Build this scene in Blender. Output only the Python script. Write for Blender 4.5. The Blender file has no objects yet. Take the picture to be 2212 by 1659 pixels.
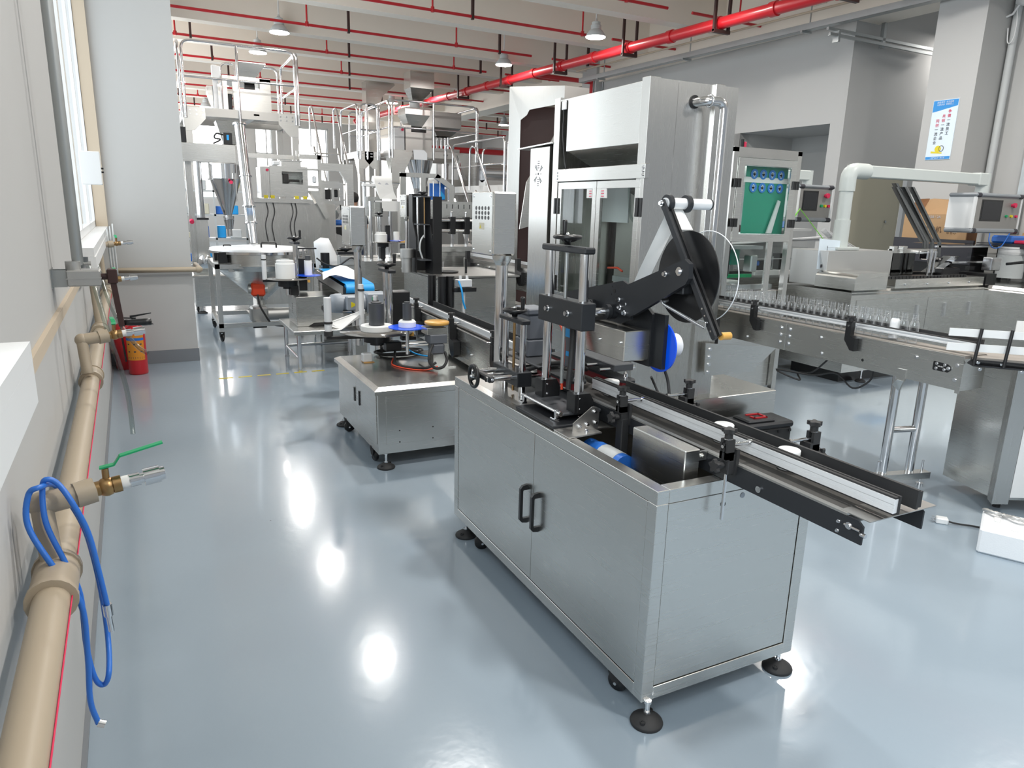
import bpy, math, random
from mathutils import Vector, Matrix
random.seed(7)
C = bpy.context.scene.collection
S = bpy.context.scene
PI = math.pi
# ---------------------------------------------------------------- camera
cam_d = bpy.data.cameras.new('camera'); cam = bpy.data.objects.new('camera', cam_d); C.objects.link(cam)
cam_d.sensor_width = 36.0; cam_d.lens = 36.0 * 1533.8 / 2212.0; cam_d.clip_start = 0.05; cam_d.clip_end = 200
_pitch, _roll, _yaw = .24182, .02608, .47085
def _cam_axes():
    cp, sp, cr, sr = math.cos(_pitch), math.sin(_pitch), math.cos(_roll), math.sin(_roll)
    f, u, r = Vector((0, cp, -sp)), Vector((0, sp, cp)), Vector((1, 0, 0))
    r, u = cr * r + sr * u, -sr * r + cr * u
    m = Matrix.Rotation(-_yaw, 3, 'Z')
    return m @ r, m @ u, m @ f
_r, _u, _f = _cam_axes()
_m = Matrix((_r, _u, -_f)).transposed().to_4x4(); _m.translation = Vector((0, 0, 1.6))
cam.matrix_world = _m
S.camera = cam
# ---------------------------------------------------------------- world and exposure
w = bpy.data.worlds.new('overcast_sky'); S.world = w; w.use_nodes = True
w.node_tree.nodes['Background'].inputs[0].default_value = (.86, .93, 1.0, 1)
w.node_tree.nodes['Background'].inputs[1].default_value = 0.36
S.view_settings.view_transform = 'Standard'; S.view_settings.look = 'None'
S.view_settings.exposure = 0.12; S.view_settings.gamma = 1.0; S.view_settings.use_curve_mapping = False
S.cycles.use_denoising = True
S.cycles.max_bounces = 9; S.cycles.diffuse_bounces = 4; S.cycles.glossy_bounces = 5
S.cycles.transparent_max_bounces = 24; S.cycles.transmission_bounces = 6
S.cycles.sample_clamp_indirect = 6.0; S.cycles.caustics_reflective = False; S.cycles.caustics_refractive = False
LAMP_W = 78
# ---------------------------------------------------------------- daylight at the windows
RA = math.radians(1.18)                      # the room is turned a little against the machines
RM = Matrix.Rotation(RA, 4, 'Z')
def RW(x, y, z=0): return RM @ Vector((x, y, z))
WIN = [(-2.6, 1.22), (4.33, 7.83), (8.9, 12.6), (15.0, 19.0), (21.5, 25.5), (27.6, 31.4)]   # openings of the left wall, y from, to
ZS, ZT = 1.34, 4.55
def area(name, loc, direction, sx, sy, power, col=(1, .98, .96)):
    d = bpy.data.lights.new(name, 'AREA'); d.shape = 'RECTANGLE'; d.size = sx; d.size_y = sy
    d.energy = power; d.color = col
    o = bpy.data.objects.new(name, d); C.objects.link(o); o.location = loc; o.visible_camera = True
    o.rotation_euler = Vector(direction).to_track_quat('-Z', 'Y').to_euler()
    return o
for n, (a, b) in enumerate(WIN):
    area('daylight', RW(-.45, (a + b) / 2, (ZS + ZT) / 2), RM.to_3x3() @ Vector((1, 0, 0)), b - a, ZT - ZS, (15 if b < 2 else 6 if b < 8 else 14) * (b - a) * (ZT - ZS), (.93, .97, 1.0))
FARW = [(.2, 3.7), (4.9, 5.6), (6.6, 7.9), (10.2, 12.0)]
for a, b in FARW:
    area('daylight', RW((a + b) / 2, 32.5, 3.2), RM.to_3x3() @ Vector((0, -1, 0)), b - a, 3.0, 18 * (b - a) * 3.0, (1, .98, .95))
# ---------------------------------------------------------------- materials
MATS = {}
def pmat(name, col, rough=.5, metal=0., spec=.5, coat=0., bump=0., bscale=200., rvar=0., rscale=(1, 1, 1), emit=None, es=0., cvar=0., cscale=3.):
    m = bpy.data.materials.new(name); m.use_nodes = True; nt = m.node_tree; b = nt.nodes['Principled BSDF']
    b.inputs['Base Color'].default_value = (*col, 1); b.inputs['Roughness'].default_value = rough
    b.inputs['Metallic'].default_value = metal; b.inputs['Specular IOR Level'].default_value = spec
    b.inputs['Coat Weight'].default_value = coat; b.inputs['Coat Roughness'].default_value = .08
    if emit: b.inputs['Emission Color'].default_value = (*emit, 1); b.inputs['Emission Strength'].default_value = es
    if bump or rvar or cvar:
        tc = nt.nodes.new('ShaderNodeTexCoord'); mp = nt.nodes.new('ShaderNodeMapping'); mp.inputs['Scale'].default_value = rscale
        nt.links.new(tc.outputs['Object'], mp.inputs[0])
        no = nt.nodes.new('ShaderNodeTexNoise'); no.inputs['Scale'].default_value = bscale; no.inputs['Detail'].default_value = 3
        nt.links.new(mp.outputs[0], no.inputs['Vector'])
        if rvar:
            mr = nt.nodes.new('ShaderNodeMapRange'); mr.inputs['To Min'].default_value = rough - rvar; mr.inputs['To Max'].default_value = rough + rvar
            nt.links.new(no.outputs[0], mr.inputs[0]); nt.links.new(mr.outputs[0], b.inputs['Roughness'])
        if bump:
            bp = nt.nodes.new('ShaderNodeBump'); bp.inputs['Strength'].default_value = bump; bp.inputs['Distance'].default_value = .002
            nt.links.new(no.outputs[0], bp.inputs['Height']); nt.links.new(bp.outputs[0], b.inputs['Normal'])
        if cvar:
            n2 = nt.nodes.new('ShaderNodeTexNoise'); n2.inputs['Scale'].default_value = cscale; n2.inputs['Detail'].default_value = 5
            nt.links.new(tc.outputs['Object'], n2.inputs['Vector'])
            mx = nt.nodes.new('ShaderNodeMix'); mx.data_type = 'RGBA'
            mx.inputs['A'].default_value = (*[c * (1 - cvar) for c in col], 1); mx.inputs['B'].default_value = (*[min(1, c * (1 + cvar)) for c in col], 1)
            nt.links.new(n2.outputs[0], mx.inputs['Factor']); nt.links.new(mx.outputs['Result'], b.inputs['Base Color'])
    MATS[name] = m; return m
def clear(name, tint, ior=1.45, gl=.02, extra=0.):
    m = bpy.data.materials.new(name); m.use_nodes = True; nt = m.node_tree; nt.nodes.clear()
    o = nt.nodes.new('ShaderNodeOutputMaterial'); t = nt.nodes.new('ShaderNodeBsdfTransparent'); g = nt.nodes.new('ShaderNodeBsdfGlossy')
    fr = nt.nodes.new('ShaderNodeFresnel'); mx = nt.nodes.new('ShaderNodeMixShader'); ad = nt.nodes.new('ShaderNodeMath'); ad.operation = 'ADD'
    ad.inputs[1].default_value = extra; fr.inputs[0].default_value = ior
    t.inputs[0].default_value = (*tint, 1); g.inputs['Roughness'].default_value = gl
    ge = nt.nodes.new('ShaderNodeNewGeometry'); fb = nt.nodes.new('ShaderNodeMath'); fb.operation = 'SUBTRACT'; fb.inputs[0].default_value = 1; nt.links.new(ge.outputs['Backfacing'], fb.inputs[1])
    ml = nt.nodes.new('ShaderNodeMath'); ml.operation = 'MULTIPLY'; nt.links.new(ad.outputs[0], ml.inputs[0]); nt.links.new(fb.outputs[0], ml.inputs[1])
    nt.links.new(fr.outputs[0], ad.inputs[0]); nt.links.new(ml.outputs[0], mx.inputs[0]); nt.links.new(t.outputs[0], mx.inputs[1])
    nt.links.new(g.outputs[0], mx.inputs[2]); nt.links.new(mx.outputs[0], o.inputs[0]); MATS[name] = m; return m
pmat('wall_paint', (.50, .50, .49), .75, bump=.08, bscale=60, cvar=.02, cscale=1.3)
pmat('ceiling_paint', (.90, .82, .72), .85, cvar=.05, cscale=.6)
pmat('grey_paint', (.20, .215, .235), .4, coat=.2)
pmat('steel', (.66, .655, .63), .27, 1, rvar=.012, bscale=8, rscale=(.4, .4, 45))
pmat('steel_v', (.62, .61, .585), .27, 1, rvar=.012, bscale=8, rscale=(45, 45, .4))
pmat('steel_dull', (.52, .51, .49), .36, 1, rvar=.06, bscale=5, rscale=(1, 1, 6))
pmat('polished', (.74, .74, .75), .13, 1)
pmat('chrome', (.85, .85, .86), .07, 1)
pmat('alu', (.84, .85, .86), .38, .35)
pmat('galv', (.42, .44, .44), .42, 1, rvar=.1, bscale=12)
pmat('castalu', (.48, .48, .47), .5, 1, bump=.2, bscale=90)
pmat('anod', (.030, .032, .036), .38, .3, spec=.4)
pmat('anod_grey', (.085, .090, .098), .42, .4)
pmat('black', (.012, .012, .013), .30)
pmat('rubber', (.022, .022, .023), .62)
pmat('belt', (.055, .052, .048), .5, cvar=.2, cscale=8)
pmat('white_plastic', (.80, .81, .81), .35)
pmat('grey_plastic', (.55, .57, .57), .45)
pmat('paper', (.84, .84, .82), .7)
pmat('blue_reel', (.0, .10, .95), .25, coat=.3)
pmat('blue', (.03, .17, .62), .38)
pmat('light_blue', (.02, .36, .82), .4)
pmat('amber', (.62, .34, .08), .3)
pmat('red', (.55, .012, .02), .35, coat=.3)
pmat('dark_red', (.20, .012, .018), .45)
pmat('orange_red', (.80, .07, .02), .45)
pmat('dark_brown', (.045, .018, .016), .5)
pmat('beige_pipe', (.42, .35, .26), .45)
pmat('beige', (.56, .47, .36), .6)
pmat('brass', (.38, .24, .11), .35, 1)
pmat('green', (.01, .34, .13), .4)
pmat('lime', (.25, .75, .08), .5)
pmat('yellow', (.75, .62, .02), .45)
pmat('door_beige', (.46, .43, .33), .7)
pmat('motor_grey', (.115, .125, .145), .4, cvar=.05)
pmat('motor_light', (.30, .33, .37), .4)
pmat('carton', (.47, .30, .16), .8, cvar=.06, cscale=5)
pmat('carton_shaded', (.27, .13, .06), .8)  # same cardboard, with shade put into the colour
pmat('print_brown', (.14, .08, .05), .8)
pmat('slate', (.035, .035, .045), .5)
pmat('cream', (.70, .66, .52), .5)
pmat('skin', (.50, .28, .19), .5); pmat('hair', (.012, .010, .010), .6); pmat('tee', (.02, .024, .032), .8); pmat('jeans', (.03, .045, .08), .8)
pmat('tag_orange', (.72, .27, .02), .55)
pmat('ink', (.05, .05, .06), .6); pmat('ink_red', (.72, .03, .10), .6); pmat('ink_blue', (.02, .16, .55), .6)
pmat('poster_white', (.72, .82, .90), .35); pmat('poster_blue', (.02, .27, .68), .35)
pmat('screen', (.012, .013, .017), .08)
pmat('screen_green', (.02, .30, .20), .35)
pmat('panel_grey', (.30, .29, .275), .4, .3)
pmat('styro', (.86, .88, .90), .8, bump=.3, bscale=160)
pmat('lamp_face', (.9, .9, .9), .5, emit=(1, .98, .95), es=5.0)
pmat('hazard', (.55, .45, .05), .5)
clear('glass', (.93, .96, .95)); clear('acrylic', (.95, .96, .96), 1.47, .02, .02); clear('pet', (.955, .96, .965), 1.5, .05, .05)

def pet_mat():
    m = clear('pet', (.93, .94, .945), 1.5, .08, .07); nt = m.node_tree; out = nt.nodes['Material Output']; last = out.inputs[0].links[0].from_node
    d = nt.nodes.new('ShaderNodeBsdfDiffuse'); d.inputs[0].default_value = (.8, .82, .84, 1); lw = nt.nodes.new('ShaderNodeLayerWeight'); lw.inputs[0].default_value = .35
    mu = nt.nodes.new('ShaderNodeMath'); mu.operation = 'MULTIPLY'; mu.inputs[1].default_value = .55; mx = nt.nodes.new('ShaderNodeMixShader')
    nt.links.new(lw.outputs['Facing'], mu.inputs[0]); nt.links.new(mu.outputs[0], mx.inputs[0]); nt.links.new(last.outputs[0], mx.inputs[1]); nt.links.new(d.outputs[0], mx.inputs[2]); nt.links.new(mx.outputs[0], out.inputs[0])
pet_mat()
clear('smoke', (.05, .05, .055), 1.5, .02, .06); clear('hose_clear', (.72, .78, .76), 1.4, .2, .12); clear('pane', (.97, .99, 1.0), 1.45)
def floor_mat():
    m = pmat('floor_epoxy', (.265, .335, .395), .16, 0, spec=.5, coat=.35); nt = m.node_tree; b = nt.nodes['Principled BSDF']
    tc = nt.nodes.new('ShaderNodeTexCoord'); n1 = nt.nodes.new('ShaderNodeTexNoise'); n1.inputs['Scale'].default_value = .7; n1.inputs['Detail'].default_value = 6
    n2 = nt.nodes.new('ShaderNodeTexNoise'); n2.inputs['Scale'].default_value = 26; n2.inputs['Detail'].default_value = 3
    vo = nt.nodes.new('ShaderNodeTexVoronoi'); vo.inputs['Scale'].default_value = 2.6
    for n in (n1, n2, vo): nt.links.new(tc.outputs['Object'], n.inputs['Vector'])
    mx = nt.nodes.new('ShaderNodeMix'); mx.data_type = 'RGBA'; mx.inputs['A'].default_value = (.27, .335, .395, 1); mx.inputs['B'].default_value = (.31, .375, .435, 1)
    nt.links.new(n1.outputs[0], mx.inputs['Factor'])
    lt = nt.nodes.new('ShaderNodeMath'); lt.operation = 'LESS_THAN'; lt.inputs[1].default_value = .012; nt.links.new(vo.outputs['Distance'], lt.inputs[0])
    m2 = nt.nodes.new('ShaderNodeMix'); m2.data_type = 'RGBA'; m2.inputs['B'].default_value = (.10, .11, .12, 1)
    nt.links.new(lt.outputs[0], m2.inputs['Factor']); nt.links.new(mx.outputs['Result'], m2.inputs['A']); nt.links.new(m2.outputs['Result'], b.inputs['Base Color'])
    mr = nt.nodes.new('ShaderNodeMapRange'); mr.inputs['To Min'].default_value = .10; mr.inputs['To Max'].default_value = .24; nt.links.new(n1.outputs[0], mr.inputs[0]); nt.links.new(mr.outputs[0], b.inputs['Roughness'])
    bp = nt.nodes.new('ShaderNodeBump'); bp.inputs['Strength'].default_value = .22; bp.inputs['Distance'].default_value = .002
    nt.links.new(n2.outputs[0], bp.inputs['Height']); nt.links.new(bp.outputs[0], b.inputs['Normal'])
floor_mat()
# ---------------------------------------------------------------- mesh helpers
class MB:
    """collects faces (world coordinates), then links them as ONE mesh object"""
    def __init__(s, M=None): s.v = []; s.f = []; s.sm = []; s.M = M; s.mi = []; s.cur = 0
    def add(s, vs, fs, smooth=False):
        o = len(s.v)
        for p in vs:
            p = Vector(p); s.v.append(s.M @ p if s.M else p)
        for f in fs: s.f.append([i + o for i in f]); s.sm.append(smooth); s.mi.append(s.cur)
        return s
    def box(s, x0, x1, y0, y1, z0, z1, ch=0):
        if ch: return s.chbox(x0, x1, y0, y1, z0, z1, ch)
        v = [(x, y, z) for z in (z0, z1) for y in (y0, y1) for x in (x0, x1)]
        return s.add(v, [(0, 2, 3, 1), (4, 5, 7, 6), (0, 1, 5, 4), (2, 6, 7, 3), (0, 4, 6, 2), (1, 3, 7, 5)])
    def chbox(s, x0, x1, y0, y1, z0, z1, c):
        """box with small chamfers on every edge"""
        X = (x0, x1); Y = (y0, y1); Z = (z0, z1); v = []; idx = {}
        for i in (0, 1):
            for j in (0, 1):
                for k in (0, 1):
                    sx, sy, sz = (1 - 2 * i) * c, (1 - 2 * j) * c, (1 - 2 * k) * c
                    for a, p in enumerate(((X[i], Y[j] + sy, Z[k] + sz), (X[i] + sx, Y[j], Z[k] + sz), (X[i] + sx, Y[j] + sy, Z[k]))):
                        idx[i, j, k, a] = len(v); v.append(p)
        I = lambda *a: idx[a]; f = []
        for i in (0, 1):
            q = [I(i, 0, 0, 0), I(i, 1, 0, 0), I(i, 1, 1, 0), I(i, 0, 1, 0)]; f.append(q if i else q[::-1])
            q = [I(0, i, 0, 1), I(0, i, 1, 1), I(1, i, 1, 1), I(1, i, 0, 1)]; f.append(q if i else q[::-1])
            q = [I(0, 0, i, 2), I(1, 0, i, 2), I(1, 1, i, 2), I(0, 1, i, 2)]; f.append(q if i else q[::-1])
        for j in (0, 1):
            for k in (0, 1):
                q = [I(0, j, k, 1), I(1, j, k, 1), I(1, j, k, 2), I(0, j, k, 2)]; f.append(q if j != k else q[::-1])
                q = [I(j, 0, k, 0), I(j, 1, k, 0), I(j, 1, k, 2), I(j, 0, k, 2)]; f.append(q if j == k else q[::-1])
                q = [I(j, k, 0, 0), I(j, k, 1, 0), I(j, k, 1, 1), I(j, k, 0, 1)]; f.append(q if j != k else q[::-1])
        for i in (0, 1):
            for j in (0, 1):
                for k in (0, 1):
                    q = [I(i, j, k, 0), I(i, j, k, 1), I(i, j, k, 2)]; f.append(q if (i + j + k) % 2 == 0 else q[::-1])
        return s.add(v, f)
    def ring(s, c, ax, r, n, ph=0.):
        ax = Vector(ax).normalized(); a = ax.orthogonal().normalized(); b = ax.cross(a)
        return [Vector(c) + r * (math.cos(2 * PI * i / n + ph) * a + math.sin(2 * PI * i / n + ph) * b) for i in range(n)]
    def cyl(s, p0, p1, r, n=16, r2=None, caps=True, ph=0., smooth=True):
        p0, p1 = Vector(p0), Vector(p1); ax = p1 - p0; r2 = r if r2 is None else r2
        A = s.ring(p0, ax, r, n, ph); B = s.ring(p1, ax, r2, n, ph)
        s.add(A + B, [(i, (i + 1) % n, n + (i + 1) % n, n + i) for i in range(n)], smooth)
        if caps:
            if r > 0: s.add(A, [list(range(n))[::-1]])
            if r2 > 0: s.add(B, [list(range(n))])
        return s
    def lathe(s, o, ax, prof, n=20, ang=2 * PI, sharp=()):
        """prof: (radius, height along ax); shaded smooth within each segment"""
        o, ax = Vector(o), Vector(ax).normalized()
        for (r0, h0), (r1, h1) in zip(prof[:-1], prof[1:]):
            A = s.ring(o + ax * h0, ax, r0, n); B = s.ring(o + ax * h1, ax, r1, n)
            s.add(A + B, [(i, (i + 1) % n, n + (i + 1) % n, n + i) for i in range(n)], True)
        return s
    def slathe(s, o, ax, prof, n=20):
        """fully smooth lathe with shared rings"""
        o, ax = Vector(o), Vector(ax).normalized(); v = []; f = []; k = len(prof)
        for r, h in prof: v += s.ring(o + ax * h, ax, max(r, 1e-5), n)
        for j in range(k - 1):
            for i in range(n): f.append((j * n + i, j * n + (i + 1) % n, (j + 1) * n + (i + 1) % n, (j + 1) * n + i))
        return s.add(v, f, True)
    def tube(s, pts, r, n=8, closed=False, caps=True):
        pts = [Vector(p) for p in pts]; m = len(pts); v = []; up = None
        for i, p in enumerate(pts):
            if closed: d = pts[(i + 1) % m] - pts[i - 1]
            else: d = pts[min(i + 1, m - 1)] - pts[max(i - 1, 0)]
            d.normalize()
            if up is None: up = d.orthogonal().normalized()
            up = (up - d * up.dot(d))
            up = up.normalized() if up.length > 1e-6 else d.orthogonal().normalized()
            b = d.cross(up)
            rr = r[i] if isinstance(r, (list, tuple)) else r
            v += [p + rr * (math.cos(2 * PI * k / n) * up + math.sin(2 * PI * k / n) * b) for k in range(n)]
        f = [(j * n + i, j * n + (i + 1) % n, ((j + 1) % m) * n + (i + 1) % n, ((j + 1) % m) * n + i) for j in range(m if closed else m - 1) for i in range(n)]
        s.add(v, f, True)
        if caps and not closed:
            s.add(v[:n], [list(range(n))[::-1]]); s.add(v[-n:], [list(range(n))])
        return s
    def prism(s, poly, d):
        """planar polygon (3-D points) pushed along d"""
        n = len(poly); A = [Vector(p) for p in poly]; B = [p + Vector(d) for p in A]
        s.add(A, [list(range(n))[::-1]]); s.add(B, [list(range(n))])
        for i in range(n): s.add([A[i], A[(i + 1) % n], B[(i + 1) % n], B[i]], [(0, 1, 2, 3)])
        return s
    def frust(s, r0, z0, r1, z1, caps=False):
        """rectangular funnel wall: r = (x0,x1,y0,y1)"""
        q = lambda r, z: [(r[0], r[2], z), (r[1], r[2], z), (r[1], r[3], z), (r[0], r[3], z)]
        s.add(q(r0, z0) + q(r1, z1), [(0, 1, 5, 4), (1, 2, 6, 5), (2, 3, 7, 6), (3, 0, 4, 7)])
        if caps: s.add(q(r0, z0), [(3, 2, 1, 0)]); s.add(q(r1, z1), [(0, 1, 2, 3)])
        return s
    def ball(s, c, r, n=12, sc=(1, 1, 1)):
        pr = [(r * math.sin(PI * i / n), -r * math.cos(PI * i / n)) for i in range(n + 1)]
        k = len(s.v); M0 = s.M; s.M = None; s.slathe((0, 0, 0), (0, 0, 1), pr, n)
        for i in range(k, len(s.v)):
            p = Vector([s.v[i][j] * sc[j] for j in range(3)]) + Vector(c); s.v[i] = M0 @ p if M0 else p
        s.M = M0; return s
    def build(s, name, mat, parent=None, origin=None, extra=()):
        if parent is not None: org = parent['_o']
        elif origin is not None: org = origin
        else:
            xs = [p.x for p in s.v]; ys = [p.y for p in s.v]; zs = [p.z for p in s.v]
            org = ((min(xs) + max(xs)) / 2, (min(ys) + max(ys)) / 2, min(zs))
        org = Vector(org)
        me = bpy.data.meshes.new(name); me.from_pydata([p - org for p in s.v], [], s.f)
        me.polygons.foreach_set('use_smooth', s.sm)
        me.materials.append(MATS[mat])
        for e in extra: me.materials.append(MATS[e])
        if extra: me.polygons.foreach_set('material_index', s.mi)
        me.update()
        o = bpy.data.objects.new(name, me); C.objects.link(o)
        ORG[o.name] = org
        if parent is not None: o.parent = parent['_ob']
        else: o.location = org
        return H(o, org)
ORG = {}
class H(dict):
    """an object with the world point its mesh is measured from"""
    def __init__(s, ob, org): super().__init__(_ob=ob, _o=org)
def tag(h, label, cat=None, group=None, kind=None):
    o = h['_ob']; o['label'] = label
    if cat: o['category'] = cat
    if group: o['group'] = group
    if kind: o['kind'] = kind
    return h
def lab(h, label): h['_ob']['label'] = label; return h
def thing(name, loc, label, cat, group=None):
    o = bpy.data.objects.new(name, None); C.objects.link(o); o.location = loc; o.empty_display_size = .1
    return tag(H(o, Vector(loc)), label, cat, group)
def struct(name, mb, mat, room=True, label=None, parent=None):
    h = mb.build(name, mat, parent, origin=None if parent else (0, 0, 0))
    if parent is None:
        h['_ob']['kind'] = 'structure'
        if label: h['_ob']['label'] = label
        if room: h['_ob'].rotation_euler = (0, 0, RA)
    return h
def dup(h, loc, rz=None, label=None):
    o = h['_ob']; r = o.copy(); C.objects.link(r); r.location = loc
    if rz is not None: r.rotation_euler = (0, 0, rz)
    if label: r['label'] = label
    for ch in list(o.children):
        c = ch.copy(); C.objects.link(c); c.parent = r
        for g in ch.children:
            d = g.copy(); C.objects.link(d); d.parent = c
    return H(r, Vector(loc))
def arc(c, r, a0, a1, n, u=(1, 0, 0), v=(0, 0, 1)):
    c, u, v = Vector(c), Vector(u), Vector(v)
    return [c + r * (math.cos(a0 + (a1 - a0) * i / n) * u + math.sin(a0 + (a1 - a0) * i / n) * v) for i in range(n + 1)]
def smooth_path(pts, k=6):
    """Catmull-Rom through the points"""
    P = [Vector(p) for p in pts]; P = [2 * P[0] - P[1]] + P + [2 * P[-1] - P[-2]]; out = []
    for i in range(1, len(P) - 2):
        for j in range(k):
            t = j / k; a, b, c, d = P[i - 1:i + 3]
            out.append(.5 * ((2 * b) + (c - a) * t + (2 * a - 5 * b + 4 * c - d) * t * t + (3 * b - a - 3 * c + d) * t ** 3))
    out.append(P[-2]); return out
def rail_loop(pts, r=.1, k=5):
    """polyline with rounded corners"""
    P = [Vector(p) for p in pts]; out = [P[0]]
    for a, b, c in zip(P[:-2], P[1:-1], P[2:]):
        d0, d1 = (a - b), (c - b); q = min(r, d0.length * .45, d1.length * .45); s0, s1 = b + d0.normalized() * q, b + d1.normalized() * q
        for i in range(k + 1):
            t = i / k; out.append((1 - t) ** 2 * s0 + 2 * t * (1 - t) * b + t * t * s1)
    out.append(P[-1]); return out
def text(name, s_, size, loc, rot, mat, parent, ext=.0006, spacing=1.0):
    cu = bpy.data.curves.new(name, 'FONT'); cu.body = s_; cu.size = size; cu.extrude = ext; cu.align_x = 'CENTER'; cu.align_y = 'CENTER'; cu.space_line = spacing
    t = bpy.data.objects.new(name, cu); C.objects.link(t)
    dg = bpy.context.evaluated_depsgraph_get(); me = bpy.data.meshes.new_from_object(t.evaluated_get(dg))
    bpy.data.objects.remove(t); bpy.data.curves.remove(cu)
    M = Matrix.Translation(Vector(loc) - parent['_o']) @ rot
    me.transform(M); me.materials.clear(); me.materials.append(MATS[mat])
    o = bpy.data.objects.new(name, me); C.objects.link(o); o.parent = parent['_ob']
    return H(o, parent['_o'])
# text facing -X (reads from the aisle) / facing -Y
FACE_NX = Matrix(((0, 0, -1, 0), (-1, 0, 0, 0), (0, 1, 0, 0), (0, 0, 0, 1)))
FACE_NY = Matrix(((1, 0, 0, 0), (0, 0, -1, 0), (0, 1, 0, 0), (0, 0, 0, 1)))
# ================================================================ THE ROOM
m = MB(); m.box(-.8, 16, -9, 33, -.1, 0); struct('floor', m, 'floor_epoxy', label='blue grey glossy epoxy floor')
m = MB(); m.box(-.8, 16, -6, 33, 5.35, 5.5); struct('ceiling', m, 'ceiling_paint', label='off white ceiling slab above the beams')
m = MB(); W0, W1 = -.26, -.56
m.box(W1, W0, -6, 32.3, 0, ZS); m.box(W1, W0, -6, 32.3, ZT, 5.35)
ys = [-6] + [v for ab in WIN for v in ab] + [32.3]
for a, b in zip(ys[0::2], ys[1::2]): m.box(W1, W0, a, b, ZS, ZT)
struct('wall_left', m, 'wall_paint', label='white painted wall with the compressed air pipe')
m = MB()
for a, b in zip([-.56] + [q[1] for q in FARW], [q[0] for q in FARW] + [16]): m.box(a, b, 32, 32.3, 1.7, 4.7)
m.box(-.56, 16, 32, 32.3, 0, 1.7); m.box(-.56, 16, 32, 32.3, 4.7, 5.35)
struct('wall_back', m, 'wall_paint', label='far end wall with tall bright windows')
for n, (a, b) in enumerate(FARW):
    m = MB(); m.box(a, b, 32.02, 32.06, 1.7, 1.76); m.box(a, b, 32.02, 32.06, 4.64, 4.7); m.box(a, b, 32.02, 32.06, 3.55, 3.6)
    for x in (a, b - .05, a + (b - a) * .62): m.box(x, x + .05, 32.02, 32.06, 1.7, 4.7)
    h = struct('window_%d' % (n + 4), m, 'grey_plastic', label='bright far window with grey frame')
# pillar beside the near window
m = MB(); m.box(W0, .525, 7.83, 8.62, 0, 5.35); struct('wall_pillar', m, 'wall_paint', label='wide white pillar on the left behind the fire extinguisher')
m = MB(); m.box(W0, .533, 7.82, 8.63, 0, .13); struct('baseboard_pillar', m, 'grey_paint', label='grey painted skirting of the left pillar')
# windows of the left wall
def window(n, a, b):
    f = MB(); x0, x1 = -.315, -.265
    for y in (a, b - .06, a + (b - a) * .34, a + (b - a) * .67): f.box(x0, x1, y, y + .06, ZS, ZT)
    for z in (ZS, ZT - .06, ZS + 2.1): f.box(x0, x1, a, b, z, z + .06)
    h = struct('window_%d' % n, f, 'white_plastic', label='white framed window of the left wall')
    g = MB(); g.box(-.292, -.288, a, b, ZS, ZT); p = g.build('pane', 'pane', h)
    return h
for n, (a, b) in enumerate(WIN[:3]): window(n + 1, a, b)
m = MB(); m.box(-.262, -.165, 7.78, 7.829, 1.345, 5.3); struct('trim_19', m, 'beige', label='beige vertical trim between the window and the pillar')
m = MB(); m.box(-.263, -.17, 4.36, 7.78, 1.30, 1.345); m.box(-.20, -.1645, 4.355, 7.775, 1.235, 1.2995); struct('trim_1', m, 'white_plastic', label='white window sill of the near window')
m = MB(); m.box(-.263, -.155, -2.6, 1.345, 1.345, 1.375); m.box(-.26, -.176, -2.6, 1.335, 1.275, 1.345); m.box(-.175, -.155, -2.6, 1.345, 1.275, 1.3448); struct('trim_2', m, 'white_plastic', label='white sill end sticking out at the left edge')
m = MB(); m.box(W0, -.245, -6, 7.83, 0, .012); struct('baseboard_left', m, 'grey_paint', label='thin grey paint edge along the left wall')
# beams under the slab, across the room
for k in range(-5, 8):
    y = 14.85 + 2.17 * k
    if y > 31.8: break
    m = MB(); m.box(-.26, 15.4 if y > 10.5 else 10.2, y, y + .27, 4.77 if k % 4 else 4.72, 5.35)
    struct('trim_%d' % (k + 8), m, 'ceiling_paint', label='painted concrete ceiling beam across the hall')
m = MB(); m.box(9.75, 10.35, -6, 32, 4.45, 5.349); struct('trim_16', m, 'ceiling_paint', label='deep ceiling beam along the row of columns')
# columns and right side walls (room frame)
m = MB(); m.box(9.52, 10.2, 5.73, 6.36, 0, 5.35); struct('wall_column_near', m, 'wall_paint', label='white column carrying the blue and white poster')
m = MB(); m.box(9.68, 10.5, 14.42, 15.0, 0, 5.35); struct('wall_column_far', m, 'wall_paint', label='white column behind the filling machine with a red riser')
m = MB(); m.box(10.1, 10.3, -2, 5.73, 0, 5.35); struct('wall_right', m, 'wall_paint', label='white wall at the right edge')
m = MB(); m.box(9.86, 15.4, 7.85, 8.1, 0, 5.35); struct('wall_partition', m, 'wall_paint', label='wide grey shaded wall between the columns')
m = MB(); m.box(9.86, 10.1, 8.1, 14.42, 3.02, 5.35); m.box(11.2, 11.4, 8.1, 10.1, 0, 3.02); m.box(9.86, 11.4, 10.0, 10.2, 0, 3.02); m.box(10.1, 11.4, 8.1, 10.2, 3.02, 3.2); m.box(9.86, 10.1, 10.0, 12.5, 0, 3.02)
struct('wall_lintel', m, 'wall_paint', label='white wall hanging over the recess on the right')
m = MB(); m.box(15.2, 15.4, 8, 32, 0, 5.35); struct('wall_right_far', m, 'wall_paint', label='far right wall')
# door in the partition
m = MB(); m.box(10.16, 11.42, 7.80, 7.86, 0, 2.3); h = struct('door_1', m, 'door_beige', label='beige door panel behind the grey machine arm')
m = MB(); m.cyl((11.1, 7.80, 1.55), (11.1, 7.78, 1.55), .02, 12); m.build('door_lock', 'galv', h)
m = MB(); m.box(10.06, 10.16, 7.79, 7.86, 0, 2.4); m.box(11.42, 11.52, 7.79, 7.86, 0, 2.4); struct('trim_17', m, 'white_plastic', label='white frame of the beige door')
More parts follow.
